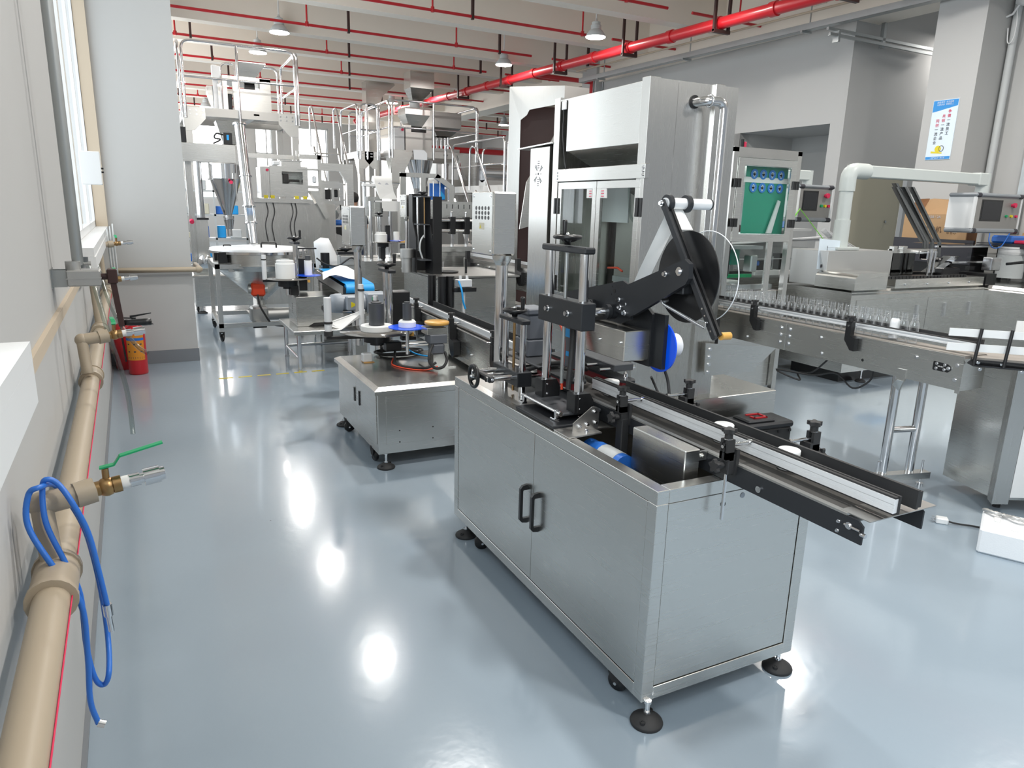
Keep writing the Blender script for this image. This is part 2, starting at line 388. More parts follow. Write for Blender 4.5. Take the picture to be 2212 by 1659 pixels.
# yellow lane tape
m = MB()
for k in range(6): m.box(.62 + k * .17, .74 + k * .17, 6.9, 6.94, .0, .0012)
struct('trim_18', m, 'hazard', label='dashed yellow floor tape by the pillar')
# horizontal air pipe along the wall and on the pillar
def R3(x, y, z): return RM @ Vector((x, y, z))
t = thing('air_pipe', R3(-.2, 3, 0), 'thick beige plastic air pipe with a red line running low along the left wall', 'pipe')
m = MB(RM); m.cyl((-.195, .3, .835), (-.195, 7.80, .885), .033, 18); lab(m.build('pipe_run', 'beige_pipe', t), 'beige pipe')
m = MB(RM); m.cyl((-.1605, .3, .8405), (-.1605, 7.8, .8905), .0015, 6); lab(m.build('stripe', 'ink_red', t), 'thin red line printed on the pipe')
for y in (1.56, 3.42, 4.62, 6.4):
    z = .835 + (y - .3) / 7.5 * .05
    m = MB(RM); m.cyl((-.195, y - .06, z), (-.195, y + .06, z), .042, 18); m.cyl((-.195, y - .072, z), (-.195, y - .058, z), .046, 18); m.cyl((-.195, y + .058, z), (-.195, y + .072, z), .046, 18)
    m.build('tee', 'beige_pipe', t)
m = MB(RM); m.tube(rail_loop([(-.195, 7.74, .885), (-.195, 7.76, .93), (-.195, 7.77, .935), (.6, 7.77, .935), (.6, 8.4, .935)], .03), .026, 10)
m.build('pillar_run', 'beige_pipe', t)
m = MB(RM); m.ball((.58, 7.77, .935), .036, 10); m.build('elbow', 'beige_pipe', t)
def outlet(y, z0, z1, label, lever, big):
    o = thing('air_outlet', R3(-.2, y, z0), label, 'valve', 'air outlets on the wall pipe'); M = RM; s = big
    m = MB(M); m.cyl((-.20, y - .01, z0), (-.21, y + .03, z1), .021 * s, 14); m.ball((-.21, y + .03, z1), .026 * s, 10); m.cyl((-.21, y + .03, z1), (-.135, y + .045, z1 + .006), .024 * s, 14); m.cyl((-.150, y + .04, z1 + .004), (-.115, y + .05, z1 + .008), .030 * s, 6); m.build('elbow', 'beige_pipe', o)
    m = MB(M); x = -.115; q = lambda d: (x + d, y + .05 + d * .1, z1 + .008 + d * .1)
    m.cyl(q(0), q(.05), .016 * s, 14); m.ball(q(.024), .021 * s, 10); m.cyl(q(.036), q(.052), .020 * s, 6); m.cyl(q(.024), (q(.024)[0], q(.024)[1], q(.024)[2] + .042), .007, 8); m.build('ball_valve', 'brass', o)
    m = MB(M); m.cyl(q(.05), q(.07), .014 * s, 12); m.build('thread_tape', 'paper', o)
    m = MB(M); m.cyl(q(.068), q(.088), .016 * s, 6); m.cyl(q(.088), q(.098), .011 * s, 12); m.cyl(q(.096), q(.128), .019 * s, 16); m.cyl(q(.128), q(.138), .015 * s, 16); m.build('coupling', 'polished', o)
    a = q(.024); top = Vector((a[0], a[1], a[2] + .044))
    if lever == 'side': pts = [top + Vector((-.01, 0, 0)), top + Vector((.018, 0, .004)), top + Vector((.03, .0, .022)), top + Vector((.115, .006, .040))]
    else: pts = [top, top + Vector((.0, .03, .004)), top + Vector((-.004, .05, .014)), top + Vector((-.01, .10, .016))]
    m = MB(M)
    for p_, q_ in zip(pts[:-1], pts[1:]):
        d = (q_ - p_).normalized(); u = Vector((0, 0, 1)).cross(d).normalized() if abs(d.z) < .95 else Vector((0, 1, 0)); u = u * .008; n_ = d.cross(u).normalized() * .0018
        m.add([p_ - u - n_, p_ + u - n_, q_ + u - n_, q_ - u - n_, p_ - u + n_, p_ + u + n_, q_ + u + n_, q_ - u + n_], [(0, 3, 2, 1), (4, 5, 6, 7), (0, 1, 5, 4), (1, 2, 6, 5), (2, 3, 7, 6), (3, 0, 4, 7)])
    lab(m.build('lever', 'green', o), 'green lever')
    return o
outlet(1.62, .87, .985, 'nearest brass air valve with a long green lever, blue hose hung on it', 'side', 1.0)
outlet(3.32, .90, 1.035, 'middle brass air valve with a short green lever above the pipe', 'along', 1.0)
outlet(4.72, .90, 1.13, 'air valve behind the crank handle, silver coupling pointing to the room', 'along', .9)
outlet(6.35, .91, 1.25, 'farthest air valve near the corner, beside coiled grey hoses', 'along', .9)
# strap clamp of the stand pipe
# blue hose looped over the nearest valve
t = thing('air_hose', R3(-.16, 1.6, .5), 'blue air hose looped over the nearest brass valve, hanging in long coils', 'hose')
L = [(-.113, 1.603, .75), (-.121, 1.603, .839), (-.131, 1.603, .926), (-.152, 1.603, .997), (-.174, 1.624, 1.033), (-.192, 1.624, 1.045), (-.201, 1.624, 1.027), (-.200, 1.60, .962), (-.176, 1.584, .879), (-.157, 1.584, .80), (-.158, 1.584, .676), (-.15, 1.583, .598), (-.135, 1.583, .578), (-.123, 1.583, .607),
     (-.123, 1.663, .65), (-.126, 1.663, .777), (-.137, 1.663, .89), (-.155, 1.664, .958), (-.183, 1.664, 1.016), (-.203, 1.605, 1.037), (-.223, 1.605, 1.024), (-.229, 1.59, .965), (-.196, 1.565, .885), (-.156, 1.564, .79), (-.156, 1.564, .666), (-.162, 1.564, .56), (-.153, 1.563, .501)]
m = MB(RM); m.tube(smooth_path(L, 6), .0058, 8); m.build('hose', 'blue', t)
m = MB(RM); m.cyl((-.113, 1.603, .755), (-.112, 1.603, .728), .010, 6); m.cyl((-.112, 1.603, .728), (-.110, 1.603, .690), .006, 10); m.build('fitting', 'polished', t)
m = MB(RM); m.cyl((-.153, 1.563, .502), (-.140, 1.56, .496), .008, 8); m.build('end_fitting', 'polished', t)
# conduit strip; its beige stands for the shade on the duct
m = MB(RM); m.box(-.2595, -.245, -1.0, 4.33, 1.158, 1.198)
tag(m.build('cable_duct', 'beige'), 'cable duct strip running along the left wall, shade toned beige', 'duct')
# crank operated window opener
t = thing('window_opener', R3(-.16, 3.05, 1.3), 'grey crank operated window opener with a long round steel pole', 'window opener')
m = MB(RM); m.cyl((-.175, 3.07, 1.36), (-.175, 3.07, 4.9), .019, 14); m.build('pole', 'galv', t)
m = MB(RM); m.chbox(-.212, -.105, 3.0, 3.1, 1.288, 1.345, .004); m.box(-.214, -.103, 2.998, 3.102, 1.314, 1.318); m.build('gearbox', 'castalu', t)
m = MB(RM); m.box(-.26, -.212, 3.02, 3.026, 1.285, 1.345); m.box(-.26, -.212, 3.075, 3.081, 1.285, 1.345); m.box(-.26, -.257, 3.0, 3.1, 1.28, 1.35); m.cyl((-.257, 3.03, 1.335), (-.225, 3.03, 1.335), .005, 8); m.cyl((-.257, 3.03, 1.295), (-.225, 3.03, 1.295), .005, 8); m.build('wall_bracket', 'galv', t)
m = MB(RM); m.cyl((-.19, 3.05, 1.345), (-.19, 3.05, 1.375), .025, 12); m.cyl((-.215, 3.07, 1.365), (-.135, 3.07, 1.365), .004, 8); m.cyl((-.142, 3.07, 1.365), (-.134, 3.07, 1.365), .008, 6); m.build('pole_socket', 'castalu', t)
m = MB(RM); m.cyl((-.105, 3.05, 1.318), (-.082, 3.05, 1.318), .012, 12); m.chbox(-.085, -.052, 3.03, 3.07, 1.293, 1.345, .003); m.prism([(-.078, 3.036, 1.30), (-.078, 3.064, 1.30), (-.064, 3.064, 1.13), (-.064, 3.036, 1.13)], (.020, 0, 0)); m.build('crank_arm', 'dark_brown', t)
m = MB(RM); m.slathe((-.046, 3.05, 1.142), (1, 0, 0), [(0, 0), (.010, 0), (.012, .02), (.014, .07), (.0135, .092), (.0, .094)], 14); m.build('handle', 'black', t)
# clear hoses hanging below
t = thing('water_hose', R3(-.18, 4.0, .5), 'pair of clear reinforced hoses hanging down the left wall past the crank', 'hose')
m = MB(RM); m.tube(smooth_path([(-.19, 4.1, 1.27), (-.165, 4.0, 1.15), (-.13, 3.95, .95), (-.09, 3.93, .75), (-.075, 3.92, .62), (-.072, 3.9, .50), (-.072, 3.88, .455)], 5), .012, 10, caps=False); m.build('long_hose', 'hose_clear', t)
m = MB(RM); m.tube(smooth_path([(-.17, 4.6, 1.24), (-.13, 4.5, 1.05), (-.08, 4.4, .92), (-.02, 4.3, .83), (.03, 4.25, .79)], 5), .012, 10, caps=False); m.build('short_hose', 'hose_clear', t)
t = thing('hose_coil', R3(-.2, 6.5, 1.2), 'grey cables bundled on the wall beside the farthest air valve', 'hose')
m = MB(RM)
for k in range(3): m.tube([Vector((-.15 + .02 * k, 6.62 + .12 * math.cos(a), 1.20 + (.16 + .02 * k) * math.sin(a))) for a in [i * PI / 10 for i in range(20)]], .006, 6, closed=True)
m.build('coil', 'grey_plastic', t)
# switch box on the window reveal
t = thing('switch_box', R3(-.2, 5.9, 1.7), 'white flat electrical box fixed beside the near window', 'electrical box')
m = MB(RM); m.chbox(-.255, -.13, 5.86, 5.98, 1.69, 1.91, .004); m.build('housing', 'white_plastic', t)
m = MB(RM); m.cyl((-.115, 5.9, 1.80), (-.13, 5.9, 1.80), .006, 8); m.cyl((-.115, 5.9, 1.775), (-.13, 5.9, 1.775), .006, 8); m.build('screw', 'black', t)
# fire extinguishers
def extinguisher(x, y, label, s=1.0):
    t = thing('fire_extinguisher', (x, y, 0), label, 'fire extinguisher')
    m = MB(); m.slathe((x, y, 0), (0, 0, 1), [(0, .0), (.078 * s, .0), (.082 * s, .012), (.082 * s, .38), (.076 * s, .43), (.045 * s, .465), (.022 * s, .475), (.02 * s, .49)], 24); lab(m.build('cylinder', 'red', t), 'red cylinder')
    m = MB(); a0, a1 = math.radians(200), math.radians(320); r = .0832 * s
    v = []; f = []; n = 14
    for i in range(n + 1):
        a = a0 + (a1 - a0) * i / n; v += [(x + r * math.cos(a), y + r * math.sin(a), z) for z in (.14, .38)]
    m.add(v, [(2 * i, 2 * i + 2, 2 * i + 3, 2 * i + 1) for i in range(n)], True); L = m.build('label_sheet', 'tag_orange', t)
    m = MB(); r += .0006; v = []
    for i in range(n + 1):
        a = a0 + (a1 - a0) * i / n; v += [(x + r * math.cos(a), y + r * math.sin(a), z) for z in (.325, .35)]
    m.add(v, [(2 * i, 2 * i + 2, 2 * i + 3, 2 * i + 1) for i in range(n)], True); m.build('blue_band', 'ink_blue', L)
    for j, (zz, nn) in enumerate(((.285, 3), (.215, 3), (.165, 9), (.155, 9))):
        for i in range(nn):
            m = MB(); a = a0 + (a1 - a0) * (i + .6) / (nn + .2); w_ = .018 if nn < 5 else .006
            m.add([(x + r * math.cos(a + d), y + r * math.sin(a + d), zz + e) for d, e in ((-w_ / r / 2, 0), (w_ / r / 2, 0), (w_ / r / 2, .012 if nn < 5 else .005), (-w_ / r / 2, .012 if nn < 5 else .005))], [(0, 1, 2, 3)]); m.build('printed_mark', 'ink', L)
    m = MB(); m.cyl((x, y, .475), (x, y, .53), .02, 12); m.prism([(x - .03, y - .008, .53), (x + .15, y - .008, .565), (x + .15, y - .008, .572), (x - .03, y - .008, .55)], (0, .018, 0)); m.prism([(x, y - .008, .50), (x + .06, y - .008, .50), (x + .16, y - .008, .465), (x + .16, y - .008, .459), (x + .06, y - .008, .488), (x, y - .008, .488)], (0, .018, 0)); m.prism([(x - .14, y - .006, .54), (x, y - .006, .53), (x, y - .006, .52), (x - .14, y - .006, .53)], (0, .012, 0)); m.build('valve_head', 'black', t)
    m = MB(); m.cyl((x + .02, y - .02, .485), (x + .02, y - .035, .485), .017, 14); m.build('gauge', 'polished', t)
    m = MB(); m.tube(smooth_path([(x - .02, y, .50), (x - .08, y, .50), (x - .11, y, .42), (x - .10, y, .2), (x - .095, y, .12)], 5), .009, 8); m.build('hose', 'rubber', t)
    return t
extinguisher(-.185, 7.42, 'red fire extinguisher with orange label standing in the corner by the pillar')
m = MB(); m.slathe((-.30, 7.68, 0), (0, 0, 1), [(0, 0), (.075, 0), (.08, .012), (.08, .36), (.05, .43), (.02, .45), (.0, .50)], 18)
tag(m.build('fire_extinguisher', 'red'), 'second red fire extinguisher half hidden behind the labelled one', 'fire extinguisher')
# ---------------------------------------------------------------- ceiling services
def branch(k, x0, x1, label):
    y = 14.0 + 2.17 * k; z = 4.70
    t = thing('sprinkler_pipe', R3((x0 + x1) / 2, y, z), label, 'sprinkler pipe', 'thin red sprinkler branch pipes')
    M = RM; m = MB(M); m.cyl((x0, y, z), (x1, y, z), .024, 8); m.build('pipe', 'red', t)
    x = x0 + .35 + (k * 37 % 11) * .22
    while x < x1 - .1:
        m = MB(M); m.cyl((x, y, z), (x, y, z + .40), .016, 6); m.cyl((x, y, z - .03), (x, y, z + .05), .032, 8); m.build('sprinkler', 'red', t); x += 2.9
    x = x0 + .9 + (k * 23 % 7) * .3
    while x < x1 - .1:
        m = MB(M); m.box(x - .02, x + .02, y - .035, y + .02, z - .05, z + .62); m.build('hanger', 'dark_brown', t); x += 3.1
    return t
ords = ['nearest', 'second', 'third', 'fourth', 'fifth', 'sixth', 'seventh', 'eighth', 'ninth', 'tenth', 'eleventh']
for k in range(-2, 8):
    branch(k, .15 if k == -2 else -.1, 7.75, 'thin red sprinkler pipe left of the thick main, %s from the camera' % ords[k + 2])
for j, k in enumerate(range(-4, 4)):
    y = 14.0 + 2.17 * k; x1 = 9.4 if j in (1,) else (9.75 if j > 3 else 11.5)
    branch(k, 8.25, x1, 'thin red sprinkler pipe right of the thick main, %s from the camera' % ords[j])
for j, k in enumerate(range(1, 8)): branch(k, 10.6, 15.0, 'thin red sprinkler pipe in the far right bay, %s from the camera' % ords[j])
# thick main
t = thing('sprinkler_main', (7.8, 12, 4.45), 'thick bright red sprinkler main pipe running under the beams', 'sprinkler pipe')
A, B = Vector((8.62, 3.0, 4.45)), Vector((6.90, 26.0, 4.45)); d = (B - A) / 23.0
m = MB(); m.cyl(A, B, .088, 20); m.build('pipe', 'red', t)
for i in range(22):
    p = A + d * (1.0 + i * 1.05); m = MB(); m.cyl(p, p + d * .11, .104, 18); m.build('coupling', 'red', t)
for i in range(10):
    p = A + d * (1.9 + i * 2.17); m = MB()
    for s_ in (-.14, .14): m.box(p.x + s_ - .02, p.x + s_ + .02, p.y - .02, p.y + .02, 4.32, 5.1)
    m.box(p.x - .16, p.x + .16, p.y - .03, p.y + .03, 4.30, 4.35); m.build('hanger', 'dark_brown', t)
m = MB(); m.cyl((9.36, 14.75, 0.0), (9.36, 14.75, 4.45), .055, 12); m.cyl((9.36, 14.75, 4.45), (7.75, 14.7, 4.45), .05, 12); m.build('riser', 'red', t)
m = MB(RM); m.cyl((10.6, 29.5, 4.0), (15.0, 29.5, 4.0), .12, 12); m.cyl((12.9, 29.5, 4.0), (12.9, 29.5, .0), .07, 10); tag(m.build('sprinkler_main', 'red'), 'far red cross main pipe seen low between the machine frames', 'sprinkler pipe')
# pendant lamps
def lamp(x, y, z, label, energy=28, drop=1.1):
    t = thing('pendant_lamp', (x, y, z), label, 'lamp', 'high bay pendant lamps')
    m = MB(); m.cyl((x, y, z + .26), (x, y, 5.35), .012, 8); m.build('rod', 'white_plastic', t)
    m = MB(); m.slathe((x, y, z), (0, 0, 1), [(.182, 0), (.186, .004), (.12, .10), (.088, .125)], 24); m.build('shade', 'grey_plastic', t)
    m = MB(); m.lathe((x, y, z), (0, 0, 1), [(.088, .12), (.092, .13), (.092, .19), (.075, .20), (.075, .24), (.03, .26), (.012, .30)], 20); m.build('driver_housing', 'grey_plastic', t)
    m = MB(); m.cyl((x, y, z + .003), (x, y, z + .008), .176, 24); lab(m.build('diffuser', 'lamp_face', t), 'glowing white diffuser')
    d_ = bpy.data.lights.new('lamp_light', 'AREA'); d_.shape = 'DISK'; d_.size = .34; d_.energy = energy; d_.color = (1, .965, .92)
    o = bpy.data.objects.new('lamp_light', d_); C.objects.link(o); o.location = (0, 0, -.01); o.visible_camera = True; o.parent = t['_ob']
    return t
LP = [(2.48, 14.67, 4.64, 'round high bay lamp left of centre under the beams'), (7.41, 11.64, 4.6, 'round high bay lamp in front of the thick red main'),
      (7.15, 14.83, 4.6, 'round high bay lamp hanging left of the thick red main'), (2.40, 16.9, 4.66, 'round high bay lamp behind the hopper of the left platform'),
      (7.33, 8.95, 4.66, 'round high bay lamp cut off by the top edge of the picture'), (2.0, 25.9, 4.5, 'small far lamp seen through the left platform railing'),
      (2.1, 21.6, 4.6, 'far lamp behind the left platform railing, smaller'), (7.0, 19.4, 4.6, 'far lamp above the middle platform stairs'), (6.9, 22.0, 4.6, 'far lamp second behind the middle platform'),
      (10.9, 22.5, 4.3, 'far lamp hanging right of the middle platform hopper'), (12.2, 7.7, 4.5, 'round high bay lamp half hidden by the poster column')]
for x, y, z, l in LP: lamp(x, y, z, l, 34 if y < 13 else 55)
for x, y, l in ((2.4, 11.6, 'high bay lamp just above the top edge over the aisle'), (2.4, 8.6, 'high bay lamp over the aisle beside the left pillar'), (2.4, 5.6, 'unseen high bay lamp above the aisle, third row from the camera'),  # lamps out of view, added to light the floor, continuing the grid
                (2.4, 2.6, 'unseen high bay lamp above the aisle, second row from the camera'), (2.4, -.4, 'unseen high bay lamp above the camera'), (7.3, 5.9, 'unseen high bay lamp above the cartoning machine'), (7.3, 2.9, 'unseen high bay lamp above the right edge of the view'), (7.3, -.4, 'high bay lamp behind the camera to the right'), (4.8, -3.4, 'unseen high bay lamp behind the camera')):
    lamp(x, y, 4.6, l, 34 if y > 8 else 55 if (x, y) == (7.3, 5.9) else LAMP_W)
# cable tray, beige conduit and strut
t = thing('cable_tray', (8.9, 9, 4.3), 'galvanised cable tray hung along the right side under the beams', 'cable tray')
A, B = Vector((9.30, 5.2, 4.3)), Vector((8.72, 14.2, 4.3)); d = (B - A)
m = MB(); n_ = Vector((d.y, -d.x, 0)).normalized() * .06
for s_ in (-1, 1): m.prism([A + n_ * s_, A + n_ * s_ + Vector((0, 0, .09)), B + n_ * s_ + Vector((0, 0, .09)), B + n_ * s_], n_ * .05)
m.prism([A - n_, A + n_, B + n_, B - n_], (0, 0, .004)); m.build('channel', 'galv', t)
m = MB(); m.cyl(A + Vector((-.12, 0, .22)), B + Vector((-.12, 0, .22)), .018, 8); m.build('conduit', 'beige', t)
for i in range(4):
    p = A + d * (.08 + i * .28); m = MB(); m.cyl(p + n_ * 1.2 + Vector((0, 0, -.02)), p + n_ * 1.2 + Vector((0, 0, .9)), .012, 6); m.box(p.x - .1, p.x + .1, p.y - .02, p.y + .02, 4.27, 4.30); m.build('hanger', 'galv', t)
m = MB(RM); m.box(9.1, 11.6, 7.70, 7.74, 4.20, 4.24); m.box(9.1, 11.6, 7.66, 7.70, 4.12, 4.16); m.box(10.3, 10.36, 7.7, 7.76, 4.1, 5.2); m.box(9.25, 9.29, 7.64, 7.74, 4.05, 4.2)
tag(m.build('support_strut', 'galv'), 'grey steel strut crossing in front of the shaded wall under the ceiling', 'strut')
# thin wall conduits
m = MB(RM)
for pts in ([(9.66, 14.5, 4.6), (9.66, 14.5, 3.0)],): m.tube(pts, .014, 6)
m.tube([(9.84, 14.4, 4.5), (9.84, 14.4, 3.9), (10.4, 14.40, 3.9)], .016, 6)
tag(m.build('wall_conduit', 'galv'), 'thin grey conduit on the far column', 'conduit')
m = MB(RM); m.cyl((10.03, 5.66, 0), (10.03, 5.66, 5.3), .045, 14); tag(m.build('drain_pipe', 'grey_plastic'), 'white vertical pipe in the corner right of the poster column', 'pipe')
m = MB(RM); m.box(10.045, 10.099, 5.2, 5.28, 0, 5.3); tag(m.build('wall_trunking', 'galv'), 'galvanised vertical cable trunk on the right wall', 'trunking')
t = thing('security_camera', R3(9.9, 5.5, 4.2), 'white bullet security camera at the top right corner', 'camera')
m = MB(RM); m.cyl((9.95, 5.62, 4.24), (9.82, 5.40, 4.16), .045, 14); m.build('housing', 'white_plastic', t)
m = MB(RM); m.cyl((9.82, 5.40, 4.16), (9.812, 5.385, 4.156), .040, 14); m.build('lens_face', 'black', t)
m = MB(RM); m.tube([(9.93, 5.58, 4.22), (9.93, 5.66, 4.10), (9.93, 5.729, 4.08)], .014, 8); m.build('bracket', 'white_plastic', t)
m = MB(RM); m.tube(smooth_path([(9.93, 5.62, 4.16), (9.94, 5.6, 3.98), (9.95, 5.62, 3.8), (9.96, 5.68, 3.78), (9.95, 5.70, 3.95)], 4), .008, 6); m.build('cable', 'white_plastic', t)
# poster on the column
t = thing('wall_poster', (9.39, 6.24, 2.37), 'blue and white slogan poster with red and black characters on the column', 'poster')
px = 9.385; y0, y1 = 6.09, 6.425; z0, z1 = 2.37, 3.115
def PX(y): return px - .0 - (y - 6.24) * math.tan(RA)
m = MB(); m.prism([(PX(y0), y0, z0), (PX(y1), y1, z0), (PX(y1), y1, z1), (PX(y0), y0, z1)], (.012, 0, 0)); m.build('sheet', 'poster_white', t)
m = MB(); e = .0025
top = [(PX(y1) - e, y1 - .006, z1 - .006), (PX(y0) - e, y0 + .006, z1 - .006), (PX(y0) - e, y0 + .006, z1 - .085), (PX(y0) - e, y0 + .08, z1 - .10), (PX(y0) - e, y0 + .17, z1 - .12), (PX(y1) - e, y1 - .006, z1 - .145)]
m.prism(top, (.001, 0, 0)); m.build('blue_header', 'poster_blue', t); m = MB(); m.prism([(PX(y0) - e, y0 + .006, z0 + .006), (PX(y0) - e, y0 + .006, z0 + .04), (PX(y1) - e, y1 - .006, z0 + .04), (PX(y1) - e, y1 - .006, z0 + .006)], (.001, 0, 0)); m.build('blue_footer', 'poster_blue', t)
def col(chars, y, ztop, st, red):
    for i, ch in enumerate(chars): text('character', ch, .046, (PX(y) - .004, y, ztop - i * st), FACE_NX, 'ink_red' if i < red else 'ink', t)
col('争做一流员工', y0 + .095, z1 - .15, .054, 2)
col('共创一流产品', y0 + .165, z1 - .205, .054, 2)
col('同创一流企业', y0 + .24, z1 - .26, .054, 2)
text('headline', '团结务实  求实创新\n以质求存  信誉至上', .026, (PX(y0 + .17) - .004, y0 + .17, z1 - .045), FACE_NX, 'poster_white', t, spacing=1.1)
text('footer', '一流产品 创一流企业', .022, (PX(y0 + .17) - .004, y0 + .17, z0 + .022), FACE_NX, 'poster_white', t)
m = MB(); m.cyl((PX(6.27) - .003, 6.27, z0 + .135), (PX(6.27) - .002, 6.27, z0 + .135), .042, 16); m.prism([(PX(6.3) - .003, 6.36, z0 + .085), (PX(6.3) - .003, 6.36, z0 + .11), (PX(6.2) - .003, 6.21, z0 + .09), (PX(6.2) - .003, 6.21, z0 + .075)], (.001, 0, 0)); m.build('yellow_emblem', 'yellow', t)
m = MB(); m.tube([Vector((PX(6.22) - .004, 6.225 + .03 * math.cos(a), z0 + .14 + .036 * math.sin(a))) for a in [i * PI / 8 for i in range(16)]], .003, 4, closed=True); m.build('emblem_ring', 'ink', t)
# ================================================================ FRONT LABELLING MACHINE
def bolt(m, p, ax, r=.006, h=.008, n=12):
    p, ax = Vector(p), Vector(ax); m.cyl(p, p + ax * h * .25, r * 1.5, n); m.cyl(p + ax * h * .25, p + ax * h, r, n); return m
def handwheel(p, ax, R_, parent, hdir=None, nut='chrome'):
    """dished hand wheel with a crank grip: a part with the nut and grip as sub-parts"""
    p, ax = Vector(p), Vector(ax).normalized(); m = MB(); s = R_ / .058
    a = ax.orthogonal().normalized() if hdir is None else Vector(hdir).normalized(); b = ax.cross(a)
    m.tube([p + ax * .010 * s + R_ * .86 * (math.cos(t) * a + math.sin(t) * b) for t in [i * PI / 14 for i in range(28)]], .0085 * s, 8, closed=True)
    for i in range(3):
        t = i * 2 * PI / 3 + .4; e = R_ * .84 * (math.cos(t) * a + math.sin(t) * b)
        m.tube([p - ax * .004 * s, p + e * .5 + ax * .0, p + ax * .010 * s + e], [.010 * s, .009 * s, .007 * s], 8)
    m.slathe(p - ax * .020 * s, ax, [(0, 0), (.013 * s, .0), (.0135 * s, .012 * s), (.020 * s, .020 * s), (.012 * s, .028 * s), (0, .03 * s)], 16)
    w_ = m.build('handwheel', 'black', parent)
    m = MB(); m.cyl(p + ax * .006 * s, p + ax * .020 * s, .0095 * s, 6); m.slathe(p + ax * .020 * s, ax, [(.0075 * s, 0), (.006 * s, .006 * s), (0, .009 * s)], 12); m.build('nut', nut, w_)
    if hdir is not None:
        q = p + a * R_ * .80 + ax * .012 * s; m = MB(); m.slathe(q, ax, [(0, 0), (.008 * s, .0), (.0085 * s, .01 * s), (.0105 * s, .055 * s), (.010 * s, .062 * s), (0, .064 * s)], 14); m.build('grip', 'black', w_)
    return w_
def star_knob(m, p, ax, r=.021, h=.018, n=5):
    p, ax = Vector(p), Vector(ax).normalized(); a = ax.orthogonal().normalized(); b = ax.cross(a); pts = []
    for i in range(n * 6):
        t = 2 * PI * i / (n * 6); rr = r * (.80 + .20 * math.cos(n * t)); pts.append(p + rr * (math.cos(t) * a + math.sin(t) * b))
    m.prism(pts, ax * h * .62); m.cyl(p - ax * h * 1.1, p + ax * .001, r * .52, 14); return m
def leveling_foot(p, parent, ht, R_=.052):
    p = Vector(p); m = MB(); m.slathe(p, (0, 0, 1), [(0, 0), (R_, 0), (R_ * 1.03, .006), (R_ * .98, .012), (R_ * .62, .024), (R_ * .30, .034), (0, .036)], 28)
    for a in (.6, 3.7): m.lathe(p + Vector((R_ * .68 * math.cos(a), R_ * .68 * math.sin(a), .012)), (0, 0, 1), [(.009, 0), (.009, .014), (.005, .014), (.005, .008), (0, .008)], 12)
    f = m.build('foot', 'rubber', parent)
    m = MB(); m.cyl(p + Vector((0, 0, .034)), p + Vector((0, 0, ht)), .008, 10); m.cyl(p + Vector((0, 0, .036)), p + Vector((0, 0, .045)), .013, 6); m.cyl(p + Vector((0, 0, ht - .012)), p + Vector((0, 0, ht - .002)), .013, 6); m.build('stud', 'chrome', f)
    return f
def caster(p, parent, R_=.034, top=.09, ax=(1, 0, 0)):
    p, ax = Vector(p), Vector(ax).normalized(); c = p + Vector((0, 0, R_)); m = MB()
    m.slathe(c - ax * .014, ax, [(0, 0), (R_ * .55, 0), (R_ * .6, .003), (R_ * .93, .003), (R_, .007), (R_, .021), (R_ * .93, .025), (R_ * .6, .025), (R_ * .55, .028), (0, .028)], 22)
    w_ = m.build('caster', 'black', parent); m = MB(); s = Vector((-ax.y, ax.x, 0))
    for k in (-1, 1):
        q = c + ax * .019 * k; m.prism([q - s * .012, q + s * .012, q + s * .030 + Vector((0, 0, top - R_ - .012)), q - s * .022 + Vector((0, 0, top - R_ - .012))], ax * .003 * k)
    q = c + Vector((0, 0, top - R_ - .012)); m.cyl(q, q + Vector((0, 0, .012)), .030, 14); m.build('fork', 'rubber', w_)
    m = MB(); m.cyl(c - ax * .026, c + ax * .026, .006, 8); m.build('axle', 'chrome', w_)
    return w_
def rail_clamp(p, d, reach, drop, parent, plate=True):
    """swivel clamp with two star knobs; rod goes along d to the guide rail, drop rod hangs down"""
    p, d = Vector(p), Vector(d).normalized(); up = Vector((0, 0, 1)); s = d.cross(up)
    m = MB(); q = lambda a, b, c: p + d * a + s * b + up * c
    def bx(a0, a1, b0, b1, c0, c1):
        v = [q(a, b, c) for c in (c0, c1) for b in (b0, b1) for a in (a0, a1)]; m.add(v, [(0, 1, 3, 2), (4, 6, 7, 5), (0, 4, 5, 1), (2, 3, 7, 6), (0, 2, 6, 4), (1, 5, 7, 3)])
    bx(-.016, .014, -.015, -.005, .0, .062); bx(-.016, .014, .005, .015, .0, .062); bx(-.016, .014, -.015, .015, -.004, .022); bx(-.016, -.004, -.008, .008, .02, .05)
    bx(-.010, .030, -.013, .013, -.034, -.002); bx(.020, .032, -.020, .020, -.05, .03)
    cl = m.build('rail_clamp', 'rubber', parent)
    m = MB(); star_knob(m, p + up * .082, up, .024, .020); m.build('star_knob', 'rubber', cl)
    m = MB(); star_knob(m, p - d * .038 - up * .018, -d, .022, .020); m.build('star_knob', 'rubber', cl)
    m = MB(); m.cyl(p - d * .022 + up * .040, p + d * reach + up * .040, .0055, 10); m.cyl(p + d * (reach - .004) + up * .040, p + d * (reach + .006) + up * .04, .009, 10); m.cyl(p + up * .060, p + up * .064, .0145, 14); m.build('cross_rod', 'polished', cl)
    if drop: m = MB(); m.cyl(p + d * .004 - up * .03, p + d * .004 - up * drop, .0055, 10); m.build('drop_rod', 'polished', cl)
    return cl
FM = thing('labeling_machine', (1.6, 2.3, 0), 'front stainless steel labelling machine with black star knobs, big black label reel and conveyor', 'machine')
X0, X1, Y0, Y1, ZB, ZC = 1.28, 1.945, 1.548, 3.13, .078, .80
m = MB(); b = .045
for x in (X0, X1 - b):
    for y in (Y0, Y1 - b): m.box(x, x + b, y, y + b, ZB, ZC - b, .0015)
